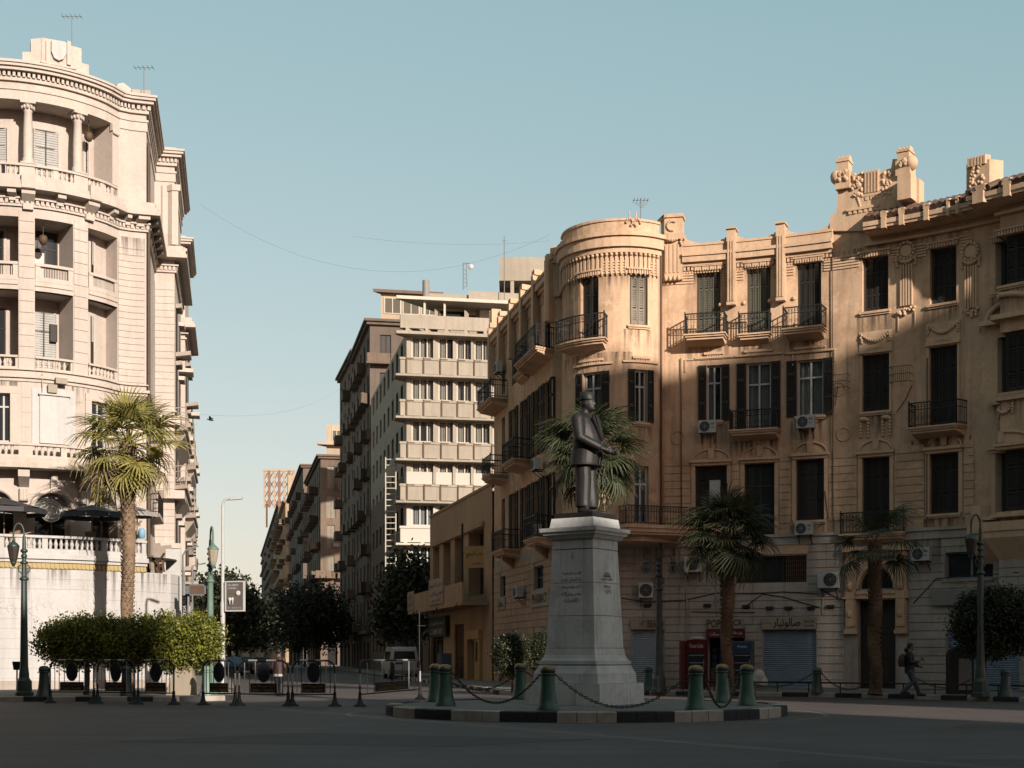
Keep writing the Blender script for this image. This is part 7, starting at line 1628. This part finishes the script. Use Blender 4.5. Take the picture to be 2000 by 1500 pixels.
# ================================================================= WIRES IN THE SKY, BIRD
def wire(pts, label, r=.0045):
    q = MB(); out = []
    for (a, b, sag) in pts:
        out += [a.lerp(b, i / 20) - V3(0, 0, sag * 4 * (i / 20) * (1 - i / 20)) for i in range(21)]
    q.tube(out, r, 4); o = q.build('sky_wire', 'metal_grey'); tag(o, label, 'wire', 'wires across the street')
wire([(at(1075, 458, 61.9), at(390, 398, 66), 2.35)], 'thin long wire sagging from the round tower across the open sky')
wire([(at(668, 757, 150), at(352, 805, 75), 1.2)], 'thin short wire lower in the sky over the street')
wire([(at(1075, 470, 61.9), at(690, 462, 62), .25)], 'thin faint string of lights wire near the tower top')
t = thing('bird', at(410, 820, 55), 'small dark bird flying in the sky beside the cream building', 'bird'); q = MB(); c = at(410, 820, 55); q.tube([c + V3(-.09, 0, .02), c, c + V3(.09, 0, -.02), c + V3(.15, 0, -.03)], [.012, .035, .03, .008], 8); q.ell(c + V3(-.09, 0, .025), .03, .025, .025, 8, 6); q.build('body', 'iron', t)
for s in (-1, 1):
    q = MB(); q.add([c + V3(-.04, 0, .01), c + V3(.06, 0, 0), c + V3(.08, s * .2, .10), c + V3(-.0, s * .2, .12), c + V3(.06, s * .34, .05)], [(0, 1, 2, 3), (3, 2, 4)]); q.build('wing', 'iron', t)
# ================================================================= PALMS
def frond_mesh(name, blades=30, pet=.95, rad_=1.05, droop=.45, seed=0):
    rr = random.Random(seed); q = MB()
    q.tube([V3(0, 0, 0), V3(pet * .5, 0, .03), V3(pet, 0, 0)], [.028, .018, .014], 4)
    for i in range(blades):
        a = rad(-112 + 224 * i / (blades - 1)); L = rad_ * (.62 + .38 * math.cos(a * .62)) * rr.uniform(.88, 1.08); w = .023 * rr.uniform(.8, 1.25)
        d = V3(math.cos(a), math.sin(a), 0); s = V3(-math.sin(a), math.cos(a), 0); dr = droop * rr.uniform(.6, 1.5); up = rr.uniform(.0, .06); pts = []
        for t in (0.06, .4, .72, 1.0):
            c = V3(pet - .03, 0, 0) + d * (L * t) + V3(-.12 * dr * t * t, 0, up * math.sin(t * 3) - dr * L * max(0, t - .35) ** 2 * 1.6)
            ww = w * (.7, 1.25, .95, .12)[(0.06, .4, .72, 1.0).index(t)]; pts.append((c - s * ww, c + V3(0, 0, -.012), c + s * ww))
        for A, B in zip(pts, pts[1:]): q.add([A[0], A[1], A[2], B[0], B[1], B[2]], [(0, 1, 4, 3), (1, 2, 5, 4)])
    return q
FR = {}
for mat in ('palm_leaf', 'palm_leaf_shaded', 'palm_dry'):
    FR[mat] = [frond_mesh('frond', {'palm_leaf': 26, 'palm_dry': 18}.get(mat, 28), 1.0, 1.05, (.22 + .22 * k) if mat == 'palm_leaf' else (.3 + .25 * k), k).mesh('frond', mat) for k in range(3)]
def palm(px, Y, py, label, n, size, mats_, hi, lo, trunk=(.25, .2), bark='bark', seed=0, dry=.08, pet=1.0, skirt=0, lean=0.0):
    rr = random.Random(seed); x = xat(px, Y); zc = zat(py, Y); t = thing('palm_tree', (x, Y, .15), label, 'palm tree', 'fan palms of the square')
    h = zc - .15; q = MB(); m = 26; prof = []
    q.tube([V3(lean * (1 - i / m) ** 2 * .5 * 0 + .05 * math.sin(i * .5), .04 * math.sin(i * .7), h * i / m) for i in range(m + 1)], [trunk[1] * 1.25 if i == 0 else trunk[1] + (trunk[0] - trunk[1]) * (i / m) ** 1.5 + rr.uniform(-.012, .012) for i in range(m + 1)], 12)
    tr = q.build('trunk', bark, t, True)
    q = MB(); rows = int(h / .16)
    for r_ in range(rows):
        z = h * (r_ + .3) / rows; R0 = trunk[1] + (trunk[0] - trunk[1]) * (z / h) ** 1.5; big = .6 + 1.1 * (z / h) ** 2
        for k in range(9):
            a = 2 * math.pi * (k + .5 * (r_ % 2)) / 9 + rr.uniform(-.1, .1); d = V3(math.cos(a), math.sin(a), 0); s = V3(-d.y, d.x, 0); b = d * (R0 - .02) + V3(0, 0, z); e = d * (R0 + .055 * big * rr.uniform(.6, 1.3)) + V3(0, 0, z + .14 * big)
            q.add([b - s * .075, b + s * .075, b + d * .03 + V3(0, 0, .0), e - s * .03, e + s * .03], [(0, 2, 4, 3), (2, 1, 4), (0, 3, 4, 1)])
    tag(q.build('bark_scale', bark, tr, True), kind='stuff')
    for i in range(n):
        f = (i + .5) / n; el = hi + (lo - hi) * f ** .85 + rr.uniform(-7, 7); az = i * 137.5 + rr.uniform(-14, 14)
        isdry = el < lo + 25 and rr.random() < dry * 4
        me = FR['palm_dry' if isdry else mats_][rr.randrange(3)]; o = link_mesh('frond', me, t); s = size * rr.uniform(.85, 1.12) * (0.85 if el > 55 else 1.0); o.scale = (s, s, s)
        o.location = (.08 * math.cos(rad(az)), .08 * math.sin(rad(az)), h - .25 + .5 * (1 - f)); o.rotation_euler = (rad(rr.uniform(-25, 25)), -rad(el), rad(az))
    for i in range(skirt):
        o = link_mesh('dead_frond', FR['palm_dry'][i % 3], t); o.scale = (size * .7,) * 3; o.location = (0, 0, h - .45); o.rotation_euler = (rad(rr.uniform(-20, 20)), rad(rr.uniform(68, 86)), rad(i * 360 / skirt + rr.uniform(-10, 10)))
    return t
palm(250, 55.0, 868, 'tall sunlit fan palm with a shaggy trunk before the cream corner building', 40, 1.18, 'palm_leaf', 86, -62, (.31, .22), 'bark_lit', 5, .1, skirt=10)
palm(1157, 49.0, 885, 'fan palm directly behind the statue, its crown framing the bronze man', 46, .98, 'palm_leaf_shaded', 85, -60, (.27, .21), 'bark', 6, .02, skirt=3)
palm(1420, 50.5, 1045, 'full dark fan palm standing before the open shop', 54, .92, 'palm_leaf_shaded', 85, -55, (.25, .20), 'bark', 7, .08, skirt=6)
palm(1709, 49.0, 1062, 'sparse drooping fan palm before the arched portal', 10, .85, 'palm_leaf_shaded', 62, -32, (.20, .22), 'bark', 8, .02)
# ================================================================= CLIPPED TREES, BUSHES
def crown_mesh(blobs, n, leaf, seed, fill=.55, up=.3):
    """many small leaf faces spread in the shells of several blobs (cx, cy, cz, rx, ry, rz)"""
    rr = random.Random(seed); q = MB(); tot = sum(b[3] * b[4] + b[4] * b[5] + b[3] * b[5] for b in blobs)
    for b in blobs:
        k = int(n * (b[3] * b[4] + b[4] * b[5] + b[3] * b[5]) / tot)
        # twig clumps first, leaves round them: uneven outline, gaps
        clumps = []
        for _ in range(max(8, k // 22)):
            u, v, w = rr.gauss(0, 1), rr.gauss(0, 1), rr.gauss(0, 1); l_ = math.sqrt(u * u + v * v + w * w) or 1; r_ = (fill + (1.06 - fill) * rr.random() ** .6)
            clumps.append(V3(b[0] + b[3] * u / l_ * r_, b[1] + b[4] * v / l_ * r_, b[2] + b[5] * w / l_ * r_))
        for c in clumps:
            ax = V3(rr.gauss(0, 1), rr.gauss(0, 1), rr.gauss(.3, 1)).normalized()
            for _ in range(22):
                p = c + V3(rr.gauss(0, 1), rr.gauss(0, 1), rr.gauss(0, .8)) * leaf * 1.5
                d = (ax + V3(rr.gauss(0, .7), rr.gauss(0, .7), rr.gauss(up, .6))).normalized(); s = d.cross(V3(rr.gauss(0, 1), rr.gauss(0, 1), rr.gauss(0, 1))).normalized(); L = leaf * rr.uniform(.7, 1.35)
                q.add([p, p + d * L * .5 + s * L * .27, p + d * L, p + d * L * .5 - s * L * .27], [(0, 1, 2, 3)])
    return q
def limbs(t, base, fork, ends, r0, mat='wood_stem', seed=0):
    q = MB(); q.tube([base, base.lerp(fork, .5) + V3(.02, .01, 0), fork], [r0 * 1.25, r0, r0 * .9], 8)
    for e in ends: q.tube([fork - V3(0, 0, .05), fork.lerp(e, .5) + V3(0, 0, .05), e], [r0 * .7, r0 * .45, r0 * .2], 6)
    return q.build('trunk', mat, t)
def tree(name, px, Y, label, blobs, n, leaf, mat, r0=.08, cat='tree', group=None, seed=1, fill=.55, base_z=.15, stems=1):
    """blobs in pixels: (px, py, half width px, half height px, depth m)"""
    t = thing(name, (xat(px, Y), Y, base_z), label, cat, group); bl_ = []
    for bx, by, hw, hh, dp in blobs: bl_.append((xat(bx, Y), Y + R.uniform(-.15, .15) * dp, zat(by, Y), hw / F * Y, dp, hh / F * Y))
    zb = min(b[2] - b[5] * .6 for b in bl_); base = V3(xat(px, Y), Y, base_z - .02); fork = V3(base.x + .05, Y, max(base_z + .3, zb + .05))
    limbs(t, base, fork, [V3(b[0], b[1], b[2]) for b in bl_], r0)
    tag(crown_mesh(bl_, n, leaf, seed, fill).build('crown', mat, t), kind='stuff')
    return t
grp = 'clipped trees in front of the terrace wall'
tree('clipped_tree', 168, 48.8, 'dark clipped tree, first of the shaded row before the white wall', [(110, 1254, 32, 36, .75), (142, 1244, 30, 40, .75), (176, 1252, 34, 42, .8), (200, 1244, 26, 38, .75), (150, 1288, 34, 16, .5)], 21000, .105, 'ficus_leaf', .09, group=grp, seed=11)
tree('clipped_tree', 250, 49.4, 'shaded clipped tree in the middle of the row below the tall palm', [(222, 1254, 28, 46, .8), (252, 1260, 28, 44, .85), (280, 1248, 26, 42, .8), (302, 1258, 22, 40, .75), (240, 1292, 30, 14, .5)], 20000, .105, 'ficus_leaf', .08, group=grp, seed=12)
tree('clipped_tree', 352, 48.8, 'yellow green sunlit clipped tree at the street end of the row', [(322, 1244, 28, 42, .8), (350, 1256, 32, 44, .85), (384, 1246, 28, 46, .85), (408, 1254, 22, 38, .75), (345, 1294, 34, 16, .5)], 21000, .105, 'ficus_leaf', .08, group=grp, seed=13)
tree('clipped_tree', 1918, 47.4, 'dark round trimmed tree before the far shutter at the shaded pavement', [(1900, 1215, 36, 50, .8), (1945, 1200, 45, 48, .95), (1990, 1215, 40, 55, .95), (1925, 1255, 40, 30, .7)], 24000, .105, 'ficus_dark', .11, seed=14)
tree('round_bush', 1001, 53.8, 'round clipped dark bush before the tan street front, left whole', [(1000, 1282, 31, 38, .62)], 9000, .085, 'ficus_dark', .06, 'bush', 'round bushes behind the pedestal', 15, .7)
tree('round_bush', 1059, 54.2, 'round clipped bush half hidden by the pedestal edge', [(1062, 1278, 24, 36, .55)], 7000, .085, 'ficus_dark', .05, 'bush', 'round bushes behind the pedestal', 16, .7)
# ------------------------------------------------ street trees
def street_tree(d, off, top, rad_m, label, mat='street_leaf', side=1, n=11000, seed=0, low=2.2):
    x = (street_x(d) - off) if side > 0 else (left_x(d) + off); rr = random.Random(seed); t = thing('street_tree', (x, d, .15), label, 'tree', 'trees lining the street'); bl_ = []
    for k in range(6):
        a = 2 * math.pi * k / 6; r_ = rad_m * .55; bl_.append((x + r_ * math.cos(a), d + r_ * math.sin(a), low + (top - low) * rr.uniform(.3, .62), rad_m * rr.uniform(.45, .65), rad_m * rr.uniform(.45, .65), (top - low) * rr.uniform(.26, .36)))
    bl_.append((x, d, top - (top - low) * .36, rad_m * .62, rad_m * .62, (top - low) * .36))
    limbs(t, V3(x, d, .1), V3(x, d, low + .4), [V3(*b[:3]) for b in bl_], .18); tag(crown_mesh(bl_, n, .34, seed, .35).build('crown', mat, t), kind='stuff')
for i, a in enumerate(((99, 1.6, 8.8, 2.1, 'dark street tree leaning out behind the long concrete canopy'), (152, 4.6, 9.2, 3.6, 'broad dark street tree, second down the shaded side'), (176, 4.6, 11.0, 5.2, 'highest dark street tree on the shaded side'),
                       (208, 5.0, 10.6, 5.2, 'dark street tree beyond the highest one'), (250, 5.5, 10.0, 5.5, 'dark street tree before the sand coloured balconies'), (310, 6.0, 9.5, 6.0, 'farthest dark street tree on the shaded side'))): street_tree(*a, seed=20 + i)
for i, a in enumerate(((98, 3.0, 7.0, 2.6, 'green street tree behind the framed street sign'), (118, 3.6, 7.6, 3.2, 'green street tree behind the dental banner'), (142, 3.8, 7.9, 3.6, 'green street tree farther along the sunny side'), (175, 4.5, 7.6, 3.8, 'last green street tree on the sunny side'))): street_tree(*a, side=-1, seed=40 + i)
street_tree(215, 13.5, 9.0, 2.6, 'street tree covered with red flowers at the end of the street', 'flower_red', -1, 1600, 60, 4.6)
street_tree(214, 14.0, 6.5, 2.8, 'dark green tree standing under the red flowers', 'street_leaf', -1, 2200, 61, 1.6)
# ================================================================= PEOPLE
def person(loc, rz, pose, label, top, legs, scale=1.0, hood=False, extra=None):
    t = thing('person', loc, label, 'person', None, rz)
    b = human(pose); b.v = [v * scale for v in b.v]
    me = remeshed(b, .014, 1); me.materials.append(MATS['skin']); link_mesh('body', me, t)
    j = MB(); j.loft([(0, 0, .80, .155, .185), (.005, 0, .95, .155, .18), (.01, 0, 1.1, .155, .178), (.005, 0, 1.3, .14, .20), (-.005, 0, 1.42, .11, .18), (-.005, 0, 1.475, .075, .095)], 16)
    for s, K in ((-1, 'armR'), (1, 'armL')):
        a, e, w, h_ = [Vector(v) for v in pose[K]]; j.ell(a, .085, .085, .092, 10, 8); j.tube([a, a.lerp(e, .5), e, e.lerp(w, .5), w], [.082, .076, .068, .060, .05], 10)
    if hood: j.ell(V3(-.085, 0, 1.52), .09, .10, .085, 10, 8)
    j.v = [v * scale for v in j.v]; m = remeshed(j, .018, 2); m.materials.append(MATS[top]); link_mesh('jacket', m, t)
    p = MB(); p.loft([(0, 0, .74, .148, .178), (0, 0, .86, .148, .172), (0, 0, .93, .14, .165)], 14)
    for s, K in ((-1, 'legR'), (1, 'legL')):
        k, a, tt = [Vector(v) for v in pose[K]]; p.tube([V3(0, s * .09, .84), V3(0, s * .09, .84).lerp(k, .5), k, k.lerp(a, .5), a + V3(0, 0, .01)], [.112, .102, .082, .078, .07], 10)
    p.v = [v * scale for v in p.v]; m = remeshed(p, .018, 2); m.materials.append(MATS[legs]); link_mesh('trousers', m, t)
    q = MB()
    for s, K in ((-1, 'legR'), (1, 'legL')):
        k, a, tt = [Vector(v) for v in pose[K]]; d = tt - a; d.z = 0; d = d.normalized()
        q.tube([a - d * .08 + V3(0, 0, -.035), a + d * .04 + V3(0, 0, -.03), a + d * .15 + V3(0, 0, -.045), a + d * .22 + V3(0, 0, -.055)], [.042, .056, .050, .03], 10)
    q.v = [v * scale for v in q.v]; q.build('shoe', 'rubber', t, True) if False else None
    for s, K in ((-1, 'legR'), (1, 'legL')):
        k, a, tt = [Vector(v) for v in pose[K]]; d = tt - a; d.z = 0; d = d.normalized(); q = MB()
        q.tube([v * scale for v in (a - d * .08 + V3(0, 0, -.035), a + d * .04 + V3(0, 0, -.03), a + d * .15 + V3(0, 0, -.045), a + d * .22 + V3(0, 0, -.055))], [.042, .056, .050, .03], 10); q.build('shoe', 'rubber', t, True)
    q = MB(); h_ = Vector(pose['head']); q.ell(h_ + V3(-.018, 0, .03), .105, .09, .115, 14, 10); q.v = [v * scale for v in q.v]
    # keep the face clear of hair
    q.f = [f for f in q.f if sum((q.v[i].x / scale - h_.x) for i in f) / len(f) < .045 or sum((q.v[i].z / scale - h_.z) for i in f) / len(f) > .075]; q.m = [0] * len(q.f); q.sm = [True] * len(q.f); q.build('hair', 'hair_black', t, True)
    return t
walk = dict(head=(.045, 0, 1.615), legR=((.10, -.09, .47), (-.22, -.10, .16), (-.10, -.10, .02)), legL=((.20, .09, .48), (.34, .10, .09), (.56, .10, .02)), armR=((-.005, -.20, 1.37), (.0, -.27, 1.10), (.26, -.20, 1.13), (.36, -.17, 1.20)), armL=((.0, .20, 1.37), (.10, .26, 1.09), (.34, .18, .98), (.44, .16, .95)), curl=.6)
pw = person((xat(1776, 46.9), 46.9, .15), rad(-4), walk, 'person in black jacket and jeans striding along the shaded pavement holding a phone', 'cloth_black', 'cloth_jeans', 1.02, True)
q = MB(); q.loft([(-.24, 0, .98, .10, .14), (-.26, 0, 1.15, .12, .16), (-.24, 0, 1.34, .10, .14), (-.2, 0, 1.42, .05, .09)], 12); q.build('backpack', 'cloth_maroon', pw, True)
t = thing('phone', pw.matrix_basis @ V3(.40, -.17, 1.25), 'small dark phone held up in the hand of the striding person', 'phone'); p = Vector(t.location); q = MB(); q.obox(p, V3(.008, 0, .006), V3(0, .036, 0), V3(-.05, 0, .055)); q.build('phone_body', 'iron', t)
stand = dict(head=(.03, 0, 1.63), legR=((.03, -.09, .47), (-.02, -.10, .09), (.12, -.12, .02)), legL=((.05, .09, .47), (.06, .10, .09), (.22, .12, .02)), armR=((-.005, -.20, 1.37), (-.03, -.27, 1.08), (.10, -.22, .88), (.16, -.2, .80)), armL=((0, .20, 1.37), (-.03, .27, 1.09), (.12, .22, .88), (.17, .2, .80)), curl=.5)
ps = person((xat(544, 52.0), 52.0, .004), rad(75), stand, 'person in maroon top standing in the sunlit street behind the barrier', 'cloth_maroon', 'cloth_black', 1.0)
q = MB(); q.loft([(0, 0, .74, .165, .195), (0, 0, .83, .163, .192)], 16, 0, False); q.build('shirt_hem', 'cloth_white', ps, True)
# ================================================================= VEHICLES
def vehicle(name, loc, rz, label, cat, L, W_, H, body, van=False, group=None):
    t = thing(name, loc, label, cat, group, rz); h0 = .32
    def sect(y, zs): return y, zs
    # side profile (y along length, rear at 0), roof line z
    if van: prof = [(0, h0), (0, 1.05), (.06, 1.45), (.22, H - .12), (.45, H), (L - 1.5, H), (L - 1.0, H - .1), (L - .45, 1.25), (L - .08, 1.0), (L, .8), (L, h0)]
    else: prof = [(0, h0), (0, .75), (.08, .92), (.75, .98), (1.25, H), (L - 2.2, H), (L - 1.35, 1.0), (L - .15, .88), (L, .7), (L, h0)]
    q = MB(); n = len(prof); fr = [(-1.0, .92), (-.97, 1.0), (-.55, 1.0)]; rows = []
    for sx, k in ((-1, 0), (-.985, 1), (-.8, 2), (.8, 2), (.985, 1), (1, 0)):
        row = []
        for y, z in prof:
            tumble = max(0, (z - 1.0) / (H - 1.0)) * .12 if z > 1.0 else 0; ins = (.0, .03, .05)[k]
            row.append(V3(sx * W_ / 2 * (1 - tumble), L / 2 - y + (0), z - (.05 if k == 0 and z >= H - .13 else 0)))
        rows.append(row)
    for a, b in zip(rows, rows[1:]):
        for i in range(n): q.quad(a[i], a[(i + 1) % n], b[(i + 1) % n], b[i])
    q.add(rows[0], [tuple(range(n))]); q.add(rows[-1], [tuple(reversed(range(n)))]); q.build('body', body, t, True)
    # rear is at +y/2 ... front at -y/2 in local space: rear glass, side glass, lamps
    def ry(y): return L / 2 - y
    zr0, zr1 = (1.25, H - .28) if van else (1.0, H - .08); w = W_ / 2 - .2
    q = MB()
    if van: q.hexa([V3(-w, ry(-.005), zr0), V3(w, ry(-.005), zr0), V3(w, ry(.10), zr0), V3(-w, ry(.10), zr0), V3(-w * .93, ry(.125), zr1), V3(w * .93, ry(.125), zr1), V3(w * .93, ry(.26), zr1), V3(-w * .93, ry(.26), zr1)])
    else: q.hexa([V3(-w, ry(.68), zr0), V3(w, ry(.68), zr0), V3(w, ry(.9), zr0), V3(-w, ry(.9), zr0), V3(-w * .9, ry(1.17), zr1), V3(w * .9, ry(1.17), zr1), V3(w * .9, ry(1.4), zr1), V3(-w * .9, ry(1.4), zr1)])
    q.build('rear_window', 'glass_dark', t, True)
    ys = ((.7, 1.9), (2.05, 3.1), (3.25, L - 1.05)) if van else ((1.35, 2.2), (2.3, L - 1.75))
    for s in (-1, 1):
        for a, b in ys:
            q = MB(); z0, z1 = (1.2, H - .3) if van else (1.0, H - .1); x0 = W_ / 2 * (1 - max(0, (z0 - 1) / (H - 1)) * .12); x1 = W_ / 2 * (1 - (z1 - 1) / (H - 1) * .12)
            q.hexa([V3(s * (x0 - .03), ry(a), z0), V3(s * (x0 + .006), ry(a), z0), V3(s * (x0 + .006), ry(b), z0), V3(s * (x0 - .03), ry(b), z0), V3(s * (x1 - .03), ry(a), z1), V3(s * (x1 + .006), ry(a), z1), V3(s * (x1 + .006), ry(b), z1), V3(s * (x1 - .03), ry(b), z1)]); q.build('side_window', 'glass_dark', t, True)
        q = MB(); q.box(s * W_ / 2 * .96 - .07, s * W_ / 2 * .96 + .07, ry(.06), ry(-.02), .72, 1.12 if van else .86); q.build('tail_light', 'tail_red', t, True)
        for y in (.85, L - .95):
            q = MB(); r = .33; c = V3(s * (W_ / 2 - .1), ry(y), r); q.tube([c - V3(s * .11, 0, 0), c - V3(s * .1, 0, 0), c + V3(s * .1, 0, 0), c + V3(s * .11, 0, 0)], [r * .9, r, r, r * .9], 16); wh = q.build('wheel', 'rubber', t, True); q = MB(); q.tube([c + V3(s * .09, 0, 0), c + V3(s * .118, 0, 0)], r * .58, 12); q.build('rim', 'metal_grey', wh, True)
    q = MB(); q.box(-W_ / 2 + .03, W_ / 2 - .03, ry(.1), ry(-.09), .36, .58); q.build('bumper', 'metal_grey', t, True)
    q = MB(); q.box(-.26, .26, ry(.0), ry(-.012), .74, .87); q.build('number_plate', 'sign_white', t, True)
    q = MB(); q.box(-W_ / 2 + .2, W_ / 2 - .2, ry(L + .012), ry(L - .05), .5, .7); q.build('grille', 'iron', t, True)
    for s in (-1, 1): q = MB(); q.box(s * W_ * .36 - .14, s * W_ * .36 + .14, ry(L + .01), ry(L - .08), .68, .82); q.build('headlight', 'sign_white', t, True)
    if van:
        q = MB(); zz = H + .14
        for x in (-.62, .62): q.tube([V3(x, ry(.7), zz), V3(x, ry(L - 1.6), zz)], .02, 5)
        for k in range(6): y = .7 + (L - 2.3) * k / 5; q.tube([V3(-.62, ry(y), zz), V3(.62, ry(y), zz)], .016, 5); q.tube([V3(-.62, ry(y), zz), V3(-.62, ry(y), H - .03)], .016, 4); q.tube([V3(.62, ry(y), zz), V3(.62, ry(y), H - .03)], .016, 4)
        q.build('roof_rack', 'iron', t, True); q = MB(); q.box(-.012, .012, ry(-.0), ry(-.012), .6, 1.22); q.build('door_gap', 'iron', t, True); q = MB(); q.box(.1, .6, ry(0), ry(-.01), .95, 1.08); q.build('decal', 'letter_brown', t, True)
    return t
va = math.atan2(-.2015, 1.0)
vehicle('minibus', (xat(779, 92), 93.0, .004), math.pi + va * -1 + 0.0, 'white minibus with a roof rack parked behind the slanting barrier', 'van', 4.9, 1.8, 2.08, 'van_white', True)
cg = 'cars down the street'
for i, (px, Y, m, lab, s) in enumerate(((452, 108, 'car_blue', 'blue grey car parked behind the slim street light', -1), (474, 122, 'car_grey', 'grey car beyond the narrow barrier', 1), (490, 150, 'car_white', 'pale car far along the street before the dark tree', 1), (462, 165, 'car_white', 'pale car farthest along the sunny kerb', 1), (512, 118, 'car_grey', 'grey car above the barrier where the pedestrian stands', 1))):
    vehicle('parked_car', (xat(px, Y), Y, .004), math.pi - va if s > 0 else -va, lab, 'car', 4.3, 1.72, 1.42, m, False, cg)
bpy.data.scenes.remove(WORK)
